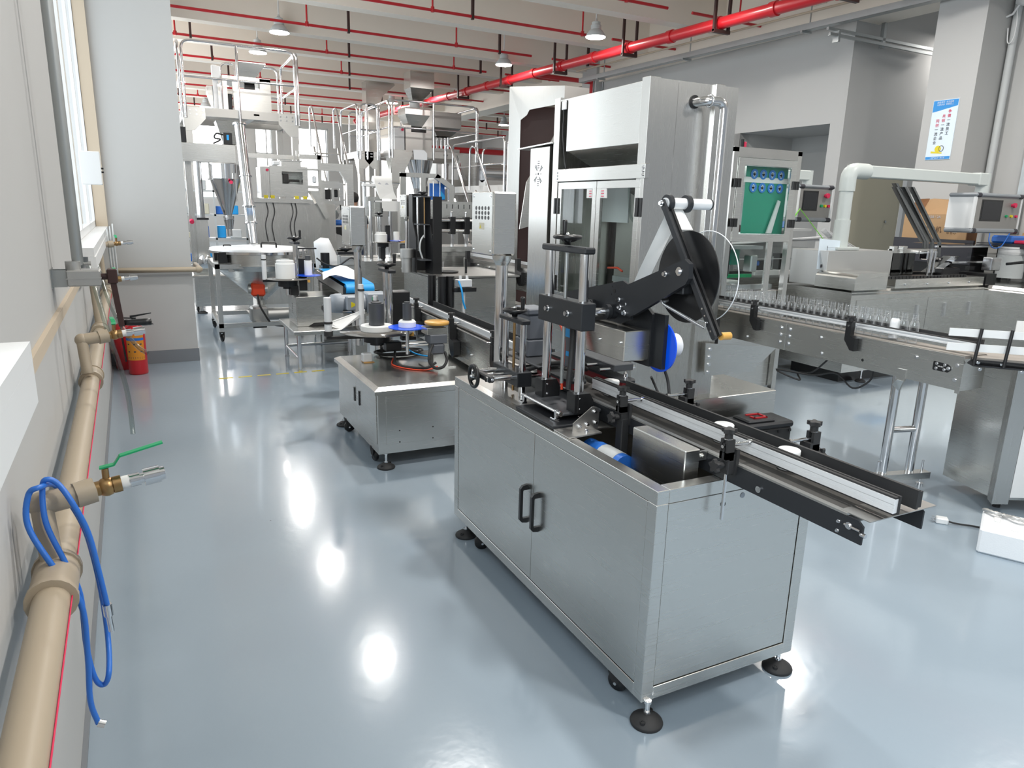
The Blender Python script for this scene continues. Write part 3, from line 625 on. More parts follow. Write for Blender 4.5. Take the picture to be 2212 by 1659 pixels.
for z in (ZB, ZC - b):
    e = 0 if z < .5 else 0
    m.box(X0 + b, X1 - b, Y0, Y0 + b, z + e, z + b, .0015); m.box(X0 + b, X1 - b, Y1 - b, Y1, z, z + b, .0015)
    m.box(X0, X0 + b, Y0 + (b if z < .5 else 0), Y1 - (b if z < .5 else 0), z, z + b, .0015); m.box(X1 - b, X1, Y0 + (b if z < .5 else 0), Y1 - (b if z < .5 else 0), z, z + b, .0015)
lab(m.build('frame', 'steel', FM), 'brushed steel square tube frame')
m = MB(); m.box(X0 + b, X0 + b + .19, 2.15, Y1 - b, ZC - .004, ZC - .001); m.box(X0 + b, X1 - b, 2.15, Y1 - b, ZC - .006, ZC - .003); m.build('worktop', 'steel_dull', FM)
m = MB(); m.box(X0 + b, X1 - b, Y0 + b, Y1 - b, ZB + .01, ZB + .014); m.box(X1 - .012, X1 - .008, Y0 + b, Y1 - b, ZB + b, ZC - b); m.box(X0 + b, X1 - b, Y1 - .012, Y1 - .008, ZB + b, ZC - b); m.build('inner_panel', 'steel_dull', FM)
m = MB(); m.box(X0 + b + .003, X1 - b - .003, Y0 + .003, Y0 + .007, ZB + b + .003, ZC - b - .003, .001); p_ = m.build('end_panel', 'steel', FM)
m = MB(); m.cyl((1.545, Y0 + .004, .715), (1.545, Y0 + .0005, .715), .009, 16); m.build('cable_hole', 'black', p_)
m = MB(); m.cyl((1.625, Y0 + .004, .732), (1.625, Y0 + .0015, .732), .009, 16); m.build('hole_cap', 'motor_light', p_)
YS = 2.311
for k, (a, c) in enumerate(((Y0 + b + .003, YS - .0015), (YS + .0015, Y1 - b - .003))):
    m = MB(); m.box(X0 + .002, X0 + .008, a, c, ZB + b + .003, ZC - b - .003, .001); dr = m.build('door', 'steel', FM)
    y = YS - .045 if k == 0 else YS + .05; z0, z1 = .362, .520; m = MB()
    pts = [(X0 + .002, z0 - .004), (X0 - .020, z0), (X0 - .030, z0 + .012), (X0 - .030, z1 - .012), (X0 - .020, z1), (X0 + .002, z1 + .004), (X0 + .002, z1 - .018), (X0 - .016, z1 - .018), (X0 - .018, z1 - .024), (X0 - .018, z0 + .024), (X0 - .016, z0 + .018), (X0 + .002, z0 + .018)]
    P_ = [Vector((x, y - .007, z)) for x, z in pts]
    for seg in ([0, 1, 10, 11], [1, 2, 9, 10], [2, 3, 8, 9], [3, 4, 7, 8], [4, 5, 6, 7]): m.prism([P_[i] for i in seg], (0, .014, 0))
    m.build('handle', 'black', dr)
for x, y in ((1.305, 1.545), (1.915, 1.575), (1.30, 3.02), (1.915, 3.1)): leveling_foot((x, y, 0), FM, .085)
caster((1.315, 1.72, 0), FM, .036, .085, (0.9, .45, 0)); caster((1.315, 2.86, 0), FM, .036, .085, (.3, 1, 0)); caster((1.86, 2.9, 0), FM, .036, .085)
m = MB(); m.chbox(1.44, 1.50, 1.624, 1.90, .64, .88, .003); m.box(1.50, 1.531, 1.628, 1.634, .84, .87); m.box(1.50, 1.531, 1.628, 1.634, .70, .73); bolt(m, (1.512, 1.628, .855), (0, -1, 0), .005, .01); lab(m.build('drive_cover', 'steel', FM), 'brushed steel motor cover')
m = MB(); m.cyl((1.44, 1.93, .72), (1.44, 2.10, .72), .045, 18); m.cyl((1.44, 2.10, .72), (1.44, 2.16, .72), .040, 18); lab(m.build('drive_motor', 'blue', FM), 'blue and grey motor inside the opening')
m = MB(); m.cyl((1.44, 1.96, .72), (1.44, 2.06, .72), .0465, 18); m.build('motor_band', 'grey_plastic', FM)
m = MB(); m.tube(smooth_path([(1.37, 1.9, .68), (1.36, 1.98, .72), (1.40, 2.05, .70), (1.47, 2.02, .66), (1.5, 1.95, .70)], 6), .009, 8); m.build('cable', 'rubber', FM)
# conveyor
CY0, CY1 = 1.06, 3.16
def chamf(x0, x1):
    return [(x0, CY0 + .004, .795), (x0, CY0, .812), (x0, CY0, .845), (x0, CY0 + .018, .864), (x0, CY1, .864), (x0, CY1, .80), (x0, CY0 + .03, .795)]
m = MB(); m.prism([(1.533, CY0 + .0, .801), (1.533, CY0, .850), (1.533, CY0 + .016, .862), (1.533, CY1, .862), (1.533, CY1, .801)], (.006, 0, 0)); cv = m.build('conveyor_plate', 'anod', FM)
m = MB(); m.cyl((1.5325, 1.402, .823), (1.527, 1.402, .823), .010, 14); m.build('plate_screw', 'polished', cv)
for p_ in ((1.13, .812, .0035), (1.13, .838, .0035), (1.10, .838, .0065)): m = MB(); bolt(m, (1.533, p_[0], p_[1]), (-1, 0, 0), p_[2], .006); m.build('plate_screw', 'polished', cv)
m = MB(); m.cyl((1.532, 1.112, .838), (1.5305, 1.065, .838), .004, 8); m.build('tension_screw', 'polished', cv); m = MB(); m.cyl((1.536, 1.066, .828), (1.536, 1.052, .828), .006, 10); m.build('plate_screw', 'polished', cv)
m = MB(); m.prism([(1.769, CY0, .801), (1.769, CY0, .850), (1.769, CY0 + .016, .862), (1.769, CY1, .862), (1.769, CY1, .801)], (.006, 0, 0)); m.build('conveyor_plate', 'anod', FM)
m = MB(); m.box(1.533, 1.551, CY0 + .05, CY1, .862, .868); m.box(1.752, 1.775, CY0 + .05, CY1, .862, .868); lab(m.build('wear_strip', 'steel_dull', FM), 'bare steel edge strip of the conveyor')
m = MB(); m.box(1.552, 1.751, CY0 + .07, CY1, .845, .866); m.cyl((1.552, CY0 + .07, .846), (1.751, CY0 + .07, .846), .020, 16); lab(m.build('conveyor_belt', 'belt', FM), 'dark grey conveyor belt')
m = MB(); m.box(1.54, 1.80, CY0 - .012, CY0 + .075, .866, .8685); lab(m.build('transfer_plate', 'steel_dull', FM), 'flat steel plate at the conveyor end')
# guide rails
def guide_rail(x, ya, yb, z, name='guide_rail', h=.046, side=-1):
    m = MB(); m.box(x - .006, x + .006, ya, yb, z + .004, z + h - .004); m.box(x - .009, x - .006, ya, yb, z + .004, z + .016); m.box(x - .009, x - .006, ya, yb, z + h - .018, z + h - .004); m.box(x - .0075, x - .006, ya, yb, z + .018, z + h - .02)
    g_ = m.build(name, 'alu', FM); m = MB(); m.box(x + .006, x + .013, ya - .003, yb, z, z + h + .003); m.box(x - .006, x + .006, ya, yb, z + h - .004, z + h + .001); m.box(x - .006, x + .006, ya, yb, z - .001, z + .004); m.build('rail_liner', 'rubber', g_); return g_
guide_rail(1.603, 1.03, 2.40, .884)
m = MB(); m.box(1.692, 1.700, 1.035, 2.30, .880, .932); m.box(1.7, 1.712, 1.035, 2.30, .884, .928); lab(m.build('guide_rail', 'rubber', FM), 'black faced guide rail')
rail_clamp((1.505, 1.515, .885), (1, 0, 0), .088, .20, FM); rail_clamp((1.505, 2.06, .885), (1, 0, 0), .088, .15, FM)
for y in (1.47, 2.06):
    rail_clamp((1.815, y, .885), (-1, 0, 0), .10, .0, FM)
for q_ in ((1.500, 1.533, 1.50, 1.535, .835, .90), (1.500, 1.533, 2.045, 2.085, .70, .86), (1.775, 1.80, 1.455, 1.49, .82, .89), (1.775, 1.80, 2.045, 2.08, .82, .89)): m = MB(); m.chbox(*q_, .003); m.build('clamp_block', 'rubber', FM)
# bracket plate
m = MB(); m.prism([(1.292, 2.075, .801), (1.292, 2.185, .801), (1.44, 2.185, .801), (1.44, 2.085, .801)], (0, 0, .005)); m.prism([(1.345, 2.135, .806), (1.455, 2.135, .806), (1.458, 2.135, .875), (1.445, 2.135, .888), (1.425, 2.135, .892), (1.345, 2.135, .835)], (0, .004, 0)); bp_ = m.build('bracket_plate', 'steel_dull', FM)
for p in ((1.372, 2.135, .822), (1.405, 2.135, .826), (1.437, 2.135, .872), (1.442, 2.135, .83)): m = MB(); bolt(m, p, (0, -1, 0), .0055, .010); m.build('bolt', 'polished', bp_)
m = MB(); bolt(m, (1.385, 2.105, .806), (0, 0, 1), .0065, .011); m.build('bolt', 'polished', bp_)
# press slide: base, tilt plate, posts
m = MB(); m.chbox(1.292, 1.50, 2.19, 2.50, .80, .815, .003); m.build('base_plate', 'anod', FM)
m = MB(); m.chbox(1.352, 1.53, 2.225, 2.555, .836, .850, .004); lab(m.build('slide_plate', 'anod_grey', FM), 'charcoal sliding plate')
m = MB(); m.cyl((1.347, 2.235, .845), (1.347, 2.545, .845), .007, 12)
for y in (2.245, 2.51): m.chbox(1.328, 1.352, y, y + .035, .815, .824, .002); m.chbox(1.336, 1.352, y + .004, y + .020, .824, .856, .003)
m.cyl((1.347, 2.228, .845), (1.347, 2.238, .845), .010, 12); m.cyl((1.43, 2.23, .828), (1.43, 2.22, .828), .006, 10); m.build('hinge_rod', 'polished', FM)
PX_, YA, YB = 1.425, 2.235, 2.49
for y in (YA, YB):
    m = MB(); y0_, y1_ = y - .030, y + .030
    m.prism([(1.392, y0_, .850), (1.475, y0_, .850), (1.475, y0_, .895), (1.458, y0_, .923), (1.392, y0_, .923)], (0, .060, 0)); bk = m.build('post_block', 'black', FM)
    for z_ in (.905, .865): m = MB(); bolt(m, (1.415, y0_, z_), (0, -1, 0), .003, .003); m.build('screw', 'polished', bk)
    m = MB(); m.box(1.406, 1.4065, y0_ - .0006, y1_ + .0006, .851, .9236); m.build('seam', 'galv', bk)
    m = MB(); m.cyl((PX_, y, .92), (PX_, y, 1.446), .0185, 24); lab(m.build('post', 'polished', FM), 'bright round steel post')
m = MB(); m.chbox(1.401, 1.449, 2.20, 2.523, 1.446, 1.470, .005); tb = m.build('top_bar', 'anod', FM)
m = MB(); m.cyl((PX_, 2.365, .93), (PX_, 2.365, 1.45), .0075, 12); m.build('lead_screw', 'galv', FM)
handwheel((PX_, 2.365, 1.492), (0, 0, 1), .056, FM, (.25, 1, 0))
m = MB(); m.chbox(1.390, 1.452, 2.185, 2.515, 1.168, 1.270, .003); sb = m.build('slide_block', 'anod', FM)
for y in (2.285, 2.435): m = MB(); m.cyl((1.390, y, 1.222), (1.388, y, 1.222), .013, 14); m.cyl((1.388, y, 1.222), (1.376, y, 1.222), .009, 14); m.build('bolt', 'polished', sb)
# arms to the label reel
for y in (2.285, 2.435):
    m = MB(); m.cyl((1.452, y, 1.222), (1.60, y, 1.222), .0165, 20); m.build('cross_shaft', 'polished', FM)
    m = MB(); m.cyl((1.560, y, 1.222), (1.578, y, 1.222), .029, 20); m.build('shaft_collar', 'anod', FM); m = MB(); m.cyl((1.581, y, 1.222), (1.602, y, 1.222), .029, 20); m.build('shaft_collar', 'anod', FM)
XA = 1.602
m = MB(); m.prism([(XA, 2.66, 1.180), (XA, 2.66, 1.255), (XA, 2.24, 1.345), (XA, 2.175, 1.325), (XA, 2.175, 1.205), (XA, 2.24, 1.18)], (.012, 0, 0)); rp = m.build('rear_arm', 'anod', FM)
for y, z in ((2.29, 1.300), (2.265, 1.315), (2.31, 1.315), (2.265, 1.285), (2.31, 1.285)): m = MB(); m.cyl((XA - .0008, y, z), (XA + .001, y, z), .0035 if (y, z) != (2.29, 1.300) else .008, 10); m.build('screw_hole', 'black', rp)
m = MB(); XB = 1.585; m.prism([(XB, 2.255, 1.226), (XB, 2.255, 1.31), (XB, 1.875, 1.452), (XB, 1.850, 1.438), (XB, 1.848, 1.390), (XB, 1.862, 1.370), (XB, 2.125, 1.232), (XB, 2.16, 1.218)], (.018, 0, 0)); fa = m.build('front_arm', 'anod', FM)
for p in ((2.232, 1.275), (2.222, 1.248), (2.190, 1.228), (1.968, 1.395), (2.19, 1.262)): m = MB(); bolt(m, (XB, *p), (-1, 0, 0), .007 if p[1] != 1.262 else .0045, .012 if p[1] != 1.262 else .004); m.build('bolt', 'polished', fa)
m = MB()
m.cyl((XB, 1.897, 1.410), (XB - .003, 1.897, 1.410), .015, 18); m.cyl((XB - .003, 1.897, 1.41), (XB - .010, 1.897, 1.41), .008, 14); m.build('pivot_nut', 'polished', fa)
m = MB(); XC = 1.604; A_ = Vector((XC, 2.040, 1.632)); B_ = Vector((XC, 1.730, 1.214)); dd = (B_ - A_).normalized(); nn = Vector((0, -dd.z, dd.y)) * .0125
m.prism([A_ + nn * .8 - dd * .010, A_ - nn * .8 - dd * .010, A_ - nn * .8, B_ - nn * .8, B_ - nn * .5 + dd * .01, B_ + nn * .5 + dd * .01, B_ + nn * .8, A_ + nn * .8], (.010, 0, 0)); da = m.build('dancer_arm', 'anod', FM)
for s_ in (.80, .85, .90, .96): m = MB(); q = A_.lerp(B_, s_); m.cyl(q - Vector((.0006, 0, 0)), q + Vector((.002, 0, 0)), .0032, 10); m.build('screw', 'polished', da)
m = MB(); bolt(m, A_ + Vector((-.001, 0, 0)), (-1, 0, 0), .007, .010); m.build('bolt', 'polished', da)
m = MB(); X_ = XC + .022; m.prism([A_ + nn * .8 + Vector((.022, 0, 0)), A_ - nn * .8 + Vector((.022, 0, 0)), B_ - nn * .8 + Vector((.022, 0, 0)), B_ + nn * .8 + Vector((.022, 0, 0))], (.010, 0, 0)); m.build('dancer_arm', 'black', FM)
# top roller with the web
rx0 = XC + .012; m = MB(); m.cyl((rx0, A_.y, A_.z), (rx0 + .20, A_.y, A_.z), .0190, 22); m.build('guide_roller', 'alu', FM)
m = MB(); m.cyl((rx0 + .199, A_.y, A_.z), (rx0 + .205, A_.y, A_.z), .0195, 20); m.build('roller_cap', 'anod', FM)
for x in (rx0 + .006, rx0 + .088): m = MB(); m.lathe((x, A_.y, A_.z), (1, 0, 0), [(.019, 0), (.030, 0), (.030, .016), (.019, .016)], 22); m.build('roller_collar', 'anod', FM)
RC = Vector((1.66, 1.945, 1.385)); RR = .158
m = MB(); m.cyl(RC, RC + Vector((.004, 0, 0)), RR, 56); m.build('reel_disc', 'black', FM)
m = MB(); m.cyl(RC + Vector((.004, 0, 0)), RC + Vector((.10, 0, 0)), .035, 24); m.cyl(RC + Vector((-.03, 0, 0)), RC, .022, 16); m.build('reel_hub', 'anod', FM)
m = MB(); m.lathe(RC + Vector((.085, 0, 0)), (1, 0, 0), [(.02, 0), (RR, 0)], 56); m.lathe(RC + Vector((.0885, 0, 0)), (1, 0, 0), [(.02, 0), (RR, 0)], 56); rd = m.build('outer_disc', 'acrylic', FM)
m = MB(); m.tube([RC + Vector((.087, RR * math.cos(a), RR * math.sin(a))) for a in [i * PI / 32 for i in range(64)]], .0018, 6, closed=True); m.build('disc_edge', 'styro', rd)
# label web over the roller down to the base
wx0, wx1 = rx0 + .022, rx0 + .088
m = MB(); P1 = [Vector((wx0, A_.y + .0195 * math.cos(a), A_.z + .0195 * math.sin(a))) for a in [PI * (-.15 + .9 * i / 10) for i in range(11)]]
P1 = [Vector((wx0, 1.985, 1.545))] + P1 + [Vector((wx0, 2.19, 1.39)), Vector((wx0, 2.30, 1.20)), Vector((wx0, 2.335, 1.11))]
dx = Vector((wx1 - wx0, 0, 0)); v = []
for q in P1: v += [q, q + dx]
m.add(v, [(2 * i, 2 * i + 1, 2 * i + 3, 2 * i + 2) for i in range(len(P1) - 1)], True); lab(m.build('label_web', 'paper', FM), 'white label backing paper running over the roller')
# spring
m = MB(); a0 = Vector((1.600, 1.985, 1.288)); a1 = Vector((1.600, 1.770, 1.238)); dd = (a1 - a0); nrm = Vector((1, 0, 0)); bn = dd.normalized().cross(nrm); N_ = 420; pts = []
for i in range(N_ + 1):
    t = i / N_; a = t * 2 * PI * 42; pts.append(a0 + dd * t + .0052 * (math.cos(a) * nrm + math.sin(a) * bn))
m.tube(pts, .0011, 5); m.cyl(a0, a1, .0035, 8); sp = m.build('spring', 'polished', FM)
m = MB(); m.cyl(a0 + Vector((-.01, .004, .012)), a0 + Vector((.02, .004, .012)), .006, 10); m.tube([a0, a0 + Vector((0, .008, .004)), a0 + Vector((0, .006, .012))], .003, 6); m.tube([a1, a1 + Vector((0, -.008, .006)), a1 + Vector((0, -.005, .02))], .003, 6); m.build('spring_pin', 'polished', sp)
m = MB(); m.cyl((XC + .034, B_.y, B_.z), (XC + .072, B_.y, B_.z), .013, 18); lab(m.build('dancer_roller', 'amber', FM), 'amber roller at the lower arm end')
m = MB(); m.cyl((XB + .018, 1.94, 1.36), (RC.x, 1.945, 1.385), .03, 16); m.chbox(1.61, 1.655, 1.90, 1.99, 1.33, 1.42, .004); m.build('brake_block', 'anod', FM)
m = MB(); m.cyl((1.61, 2.60, 1.235), (1.64, 2.60, 1.235), .03, 18); lab(m.build('idler_roller', 'amber', FM), 'amber idler roller')
m = MB(); m.prism([(1.66, 2.12, 1.03), (1.66, 2.12, 1.23), (1.66, 2.20, 1.28), (1.66, 2.52, 1.22), (1.66, 2.52, 1.03)], (.014, 0, 0)); m.build('mounting_plate', 'anod', FM)
# motor housing in brushed steel and the blue rewind disc
m = MB(); m.chbox(1.545, 1.662, 2.125, 2.40, 1.055, 1.170, .003); hs = m.build('drive_housing', 'steel', FM)
for p_ in ((2.29, 1.115), (2.15, 1.125)): m = MB(); bolt(m, (1.545, *p_), (-1, 0, 0), .0045, .006); m.build('screw', 'polished', hs)
BC = Vector((1.690, 2.105, 1.110)); m = MB(); m.cyl(BC, BC + Vector((.006, 0, 0)), .098, 48); lab(m.build('rewind_disc', 'blue_reel', FM), 'bright blue round disc')
m = MB(); m.cyl(BC + Vector((.006, 0, 0)), BC + Vector((.08, 0, 0)), .045, 24); lab(m.build('rewind_core', 'styro', FM), 'frosted core behind the blue disc')
m = MB(); m.box(1.673, 1.690, 2.06, 2.16, 1.03, 1.235); m.build('side_plate', 'anod', FM)
# small cross slide at the back left
for y in (2.665, 2.835): m = MB(); m.cyl((1.405, y, .80), (1.405, y, 1.125), .0145, 20); lab(m.build('short_post', 'polished', FM), 'bright short post')

m = MB(); m.chbox(1.383, 1.427, 2.64, 2.862, 1.121, 1.141, .004); m.build('adjuster_bar', 'anod', FM)
m = MB(); m.cyl((1.405, 2.75, .81), (1.405, 2.75, 1.125), .006, 10); lab(m.build('adjuster_screw', 'brass', FM), 'thin brass coloured lead screw')
handwheel((1.405, 2.75, 1.162), (0, 0, 1), .055, FM, (.4, -1, 0))
m = MB(); m.chbox(1.370, 1.440, 2.64, 2.89, .850, .915, .003); m.build('adjuster_block', 'anod', FM)
for y in (2.685, 2.84):
    for xa_, xb_ in ((1.24, 1.375), (1.43, 1.60)): m = MB(); m.cyl((xa_, y, .888), (xb_, y, .888), .0115, 16); m.build('adjuster_rod', 'polished', FM)
m = MB(); m.cyl((1.24, 2.76, .888), (1.375, 2.76, .888), .005, 10); m.build('adjuster_rod', 'polished', FM)
m = MB(); m.chbox(1.245, 1.275, 2.665, 2.86, .874, .902, .006); eb = m.build('end_bar', 'anod', FM)
m = MB(); bolt(m, (1.262, 2.665, .888), (0, -1, 0), .005, .004); m.build('bolt', 'polished', eb)
handwheel((1.228, 2.765, .888), (-1, 0, 0), .055, FM, None)
# pressing belts: black side plates, red belts, pulleys
def belt_unit(xa, xb, ya, yb, z):
    m = MB(); m.prism([(xa, yb, z + .03), (xa, ya + .03, z + .03), (xa + .02, ya, z + .03), (xb - .02, ya, z + .03), (xb, ya + .03, z + .03), (xb, yb, z + .03)], (0, 0, .010)); m.build('belt_guard', 'anod', FM)
    c = (xa + xb) / 2; r = (xb - xa) / 2 - .012; pts = [(c + r * math.cos(a), ya + r + .012 + r * math.sin(a)) for a in [PI + PI * i / 10 for i in range(11)]] + [(c + r * math.cos(a), yb - r + r * math.sin(a)) for a in [PI * i / 10 for i in range(11)]]
    m = MB(); n = len(pts)
    for i in range(n):
        p, q = pts[i], pts[(i + 1) % n]; m.add([(p[0], p[1], z), (q[0], q[1], z), (q[0], q[1], z + .028), (p[0], p[1], z + .028)], [(0, 1, 2, 3)], True)
    lab(m.build('press_belt', 'dark_red', FM), 'dark red side belt')
    m = MB(); m.cyl((c, ya + r + .012, z), (c, ya + r + .012, z + .028), r - .003, 18); m.build('pulley', 'alu', FM)
    m = MB(); m.cyl((c, ya + .045, z + .04), (c, ya + .045, z + .046), .012, 12); m.cyl((c, ya + .045, z + .046), (c, ya + .045, z + .062), .009, 6); m.slathe((c, ya + .045, z + .062), (0, 0, 1), [(.008, 0), (.0, .009)], 10); m.build('cap_nut', 'chrome', FM)
belt_unit(1.485, 1.565, 2.37, 2.72, .885); belt_unit(1.692, 1.765, 2.31, 2.95, .885)
for q_ in ((1.46, 1.60, 2.62, 2.98, .932, .942), (1.70, 1.80, 2.40, 2.75, .945, .975)): m = MB(); m.chbox(*q_, .003); m.build('slide_cover', 'anod_grey', FM)
for y in (2.42, 2.52): m = MB(); m.cyl((1.64, y, .955), (1.82, y, .955), .007, 10); m.build('guide_rod', 'polished', FM)
m = MB(); m.chbox(1.50, 1.60, 2.80, 2.93, .945, 1.02, .004); m.chbox(1.505, 1.595, 2.805, 2.925, 1.02, 1.135, .008); m.chbox(1.495, 1.605, 2.795, 2.935, 1.137, 1.165, .006); lab(m.build('gear_motor', 'motor_grey', FM), 'dark grey gear motor')
m = MB(); m.chbox(1.535, 1.60, 2.47, 2.55, .955, 1.13, .004); dm = lab(m.build('stepper_motor', 'motor_grey', FM), 'dark motor with blue stickers')
for q_ in ((2.49, 2.53, 1.085, 1.12), (2.49, 2.52, 1.005, 1.025)): m = MB(); m.box(1.5335, 1.535, *q_); m.build('sticker', 'light_blue', dm)
m = MB(); m.tube(smooth_path([(1.50, 2.52, 1.14), (1.49, 2.47, 1.10), (1.475, 2.44, 1.02), (1.46, 2.42, .95), (1.455, 2.41, .89)], 5), .0055, 8); lab(m.build('cable', 'orange_red', FM), 'orange cable')
m = MB(); m.tube(smooth_path([(1.51, 2.44, 1.16), (1.495, 2.41, 1.08), (1.475, 2.385, .98), (1.46, 2.37, .90)], 5), .011, 10); m.build('cable', 'rubber', FM)
m = MB(); m.tube(smooth_path([(1.72, 2.1, 1.02), (1.735, 2.09, .97), (1.73, 2.07, .90), (1.72, 2.08, .84)], 5), .006, 8); m.build('cable', 'rubber', FM); m = MB(); m.tube(smooth_path([(1.70, 2.15, .98), (1.73, 2.16, .94), (1.745, 2.12, .87), (1.73, 2.10, .83)], 5), .005, 8); m.build('cable', 'rubber', FM); m = MB(); m.tube(smooth_path([(1.44, 2.72, .90), (1.50, 2.62, .95), (1.6, 2.55, .96), (1.68, 2.58, .92)], 5), .010, 8); m.build('cable', 'rubber', FM)
# control box on its pole
def control_box(x, y, z0, z1, pz, pr, parent, wx=.12, wy=.24, off=0.):
    m = MB(); m.cyl((x, y, pz), (x, y, z0 - .035), pr, 24); lab(m.build('box_pole', 'polished', parent), 'round stainless pole')
    m = MB(); m.slathe((x, y, z0 - .045), (0, 0, 1), [(pr, 0), (pr * 1.25, .012), (pr * 1.5, .03), (pr * 1.55, .045)], 24); m.build('pole_flange', 'steel', parent)
    xa, xb, ya, yb = x - wx / 2, x + wx / 2, y - wy / 2 + off, y + wy / 2 + off
    m = MB(); m.chbox(xa + .004, xb, ya, yb, z0, z1, .008); bx_ = m.build('control_box', 'steel', parent)
    m = MB(); m.chbox(xa, xa + .0035, ya + .002, yb - .002, z0 + .002, z1 - .002, .0015); m.build('cover', 'steel', bx_)
    H_ = z1 - z0
    for r_ in range(3):
        for c_ in range(5):
            m = MB()
            cy = ya + wy * (.18 + .15 * c_); cz = z1 - H_ * (.26 + .075 * r_); s_ = wy * .046
            m.prism([(xa - .0006, cy + s_ * math.cos(a) * 1.0, cz + s_ * .9 * math.sin(a)) for a in [PI / 8 + i * PI / 4 for i in range(8)]], (.001, 0, 0)); m.build('vent_hole', 'black', bx_)
    for cy in (ya + .02, yb - .02):
        for cz in (z0 + .02, z1 - .02): m = MB(); bolt(m, (xa, cy, cz), (-1, 0, 0), .005, .005); m.build('screw', 'chrome', bx_)
    m = MB(); m.box(xa - .0008, xa, ya + wy * .38, ya + wy * .62, z1 - H_ * .60, z1 - H_ * .49); m.build('warning_label', 'cream', bx_)
    m = MB(); m.prism([(xa - .0014, ya + wy * .60, z1 - H_ * .58), (xa - .0014, ya + wy * .51, z1 - H_ * .58), (xa - .0014, ya + wy * .555, z1 - H_ * .52)], (.0006, 0, 0)); m.build('warning_mark', 'yellow', bx_)
    return bx_
control_box(1.487, 3.06, 1.385, 1.675, .80, .030, FM, .125, .235, .10)
m = MB(); m.slathe((1.487, 3.06, .80), (0, 0, 1), [(.05, 0), (.05, .01), (.032, .03)], 20); m.build('pole_base', 'steel', FM)
# jars with white lids on the belt
for i, (y, l) in enumerate(((1.415, 'white lidded jar between the rails, nearest to the conveyor end'), (1.69, 'white lidded jar between the rails, second from the conveyor end'), (2.345, 'white round jar at the red belts'))):
    x = 1.652; t = thing('jar', (x, y, .8665), l, 'jar', 'white jars on the front conveyor')
    m = MB(); m.slathe((x, y, .8668), (0, 0, 1), [(0, 0), (.028, 0), (.031, .003), (.031, .044), (.028, .046)], 26); m.build('body', 'white_plastic', t)
    m = MB(); m.slathe((x, y, .8668), (0, 0, 1), [(.0325, .044), (.0330, .047), (.0330, .058), (.031, .0605), (0, .061)], 28); m.build('lid', 'white_plastic', t)
# ================================================================ SECOND LABELLER (low cabinet with round turntable reel)
def one(name, mat, parent, fn):
    m = MB(); fn(m); return m.build(name, mat, parent)
def bolts(pts, ax, r, h, parent, mat='polished'):
    for p in pts:
        m = MB(); bolt(m, p, ax, r, h); m.build('bolt', mat, parent)
def cabinet(x0, x1, y0, y1, z0, z1, parent, lip=.02, door_x=True, panel_y=True, post=.05, steel='steel', handles=2, hmat='black'):
    m = MB(); m.box(x0, x1, y0, y1, z0, z1 - .03, .002); bd = m.build('cabinet_body', steel, parent)
    if lip:
        m = MB(); c = .035
        v0 = [(x0 - lip, y0 - lip), (x1 + lip, y0 - lip), (x1 + lip, y1 + lip), (x0 - lip, y1 + lip)]; v1 = [(x0 - lip + c, y0 - lip + c), (x1 + lip - c, y0 - lip + c), (x1 + lip - c, y1 + lip - c), (x0 - lip + c, y1 + lip - c)]
        A = [(x, y, z1 - .042) for x, y in v0]; B_ = [(x, y, z1 - .018) for x, y in v0]; D = [(x, y, z1) for x, y in v1]
        m.add(A + B_ + D, [(3, 2, 1, 0), (8, 9, 10, 11)] + [(i, (i + 1) % 4, 4 + (i + 1) % 4, 4 + i) for i in range(4)] + [(4 + i, 4 + (i + 1) % 4, 8 + (i + 1) % 4, 8 + i) for i in range(4)])
        m.build('worktop', steel, parent)
    if panel_y:
        m = MB(); m.box(x0 + post, x1 - .04, y0 - .004, y0 - .0005, z0 + .06, z1 - .06, .001); m.build('end_panel', steel, parent)
    if door_x:
        yc = (y0 + y1) / 2
        for k, (a, b) in enumerate(((y0 + .03, yc - .002), (yc + .002, y1 - .03))):
            m = MB(); m.box(x0 - .004, x0 - .0005, a, b, z0 + .06, z1 - .06, .001); d_ = m.build('door', steel, parent)
            if handles:
                yy = yc - .10 if k == 0 else yc + .02; m = MB(); m.box(x0 - .010, x0 - .004, yy, yy + .022, z0 + .5 * (z1 - z0), z0 + .72 * (z1 - z0)); m.build('handle', hmat, d_)
    return bd
SM = thing('round_bottle_labeler', (1.17, 4.08, 0), 'second labelling machine with a low steel cabinet, dark turntable reel and blue disc', 'machine')
x0, y0, x1, y1 = 1.165, 4.085, 2.15, 5.10
cabinet(x0, x1, y0, y1, .095, .525, SM, .024, handles=2)
leveling_foot((1.215, 4.10, 0), SM, .10, .055); leveling_foot((1.19, 5.08, 0), SM, .10, .055); leveling_foot((2.1, 4.12, 0), SM, .10, .055)
caster((1.19, 4.26, 0), SM, .038, .10, (1, .2, 0)); caster((1.19, 4.92, 0), SM, .038, .10, (.2, 1, 0)); caster((1.98, 4.14, 0), SM, .038, .10)
bolts([(1.30, 4.08, .24), (1.52, 4.08, .24), (1.52, 4.08, .165), (1.30, 4.08, .165)], (0, -1, 0), .003, .001, SM, 'black')
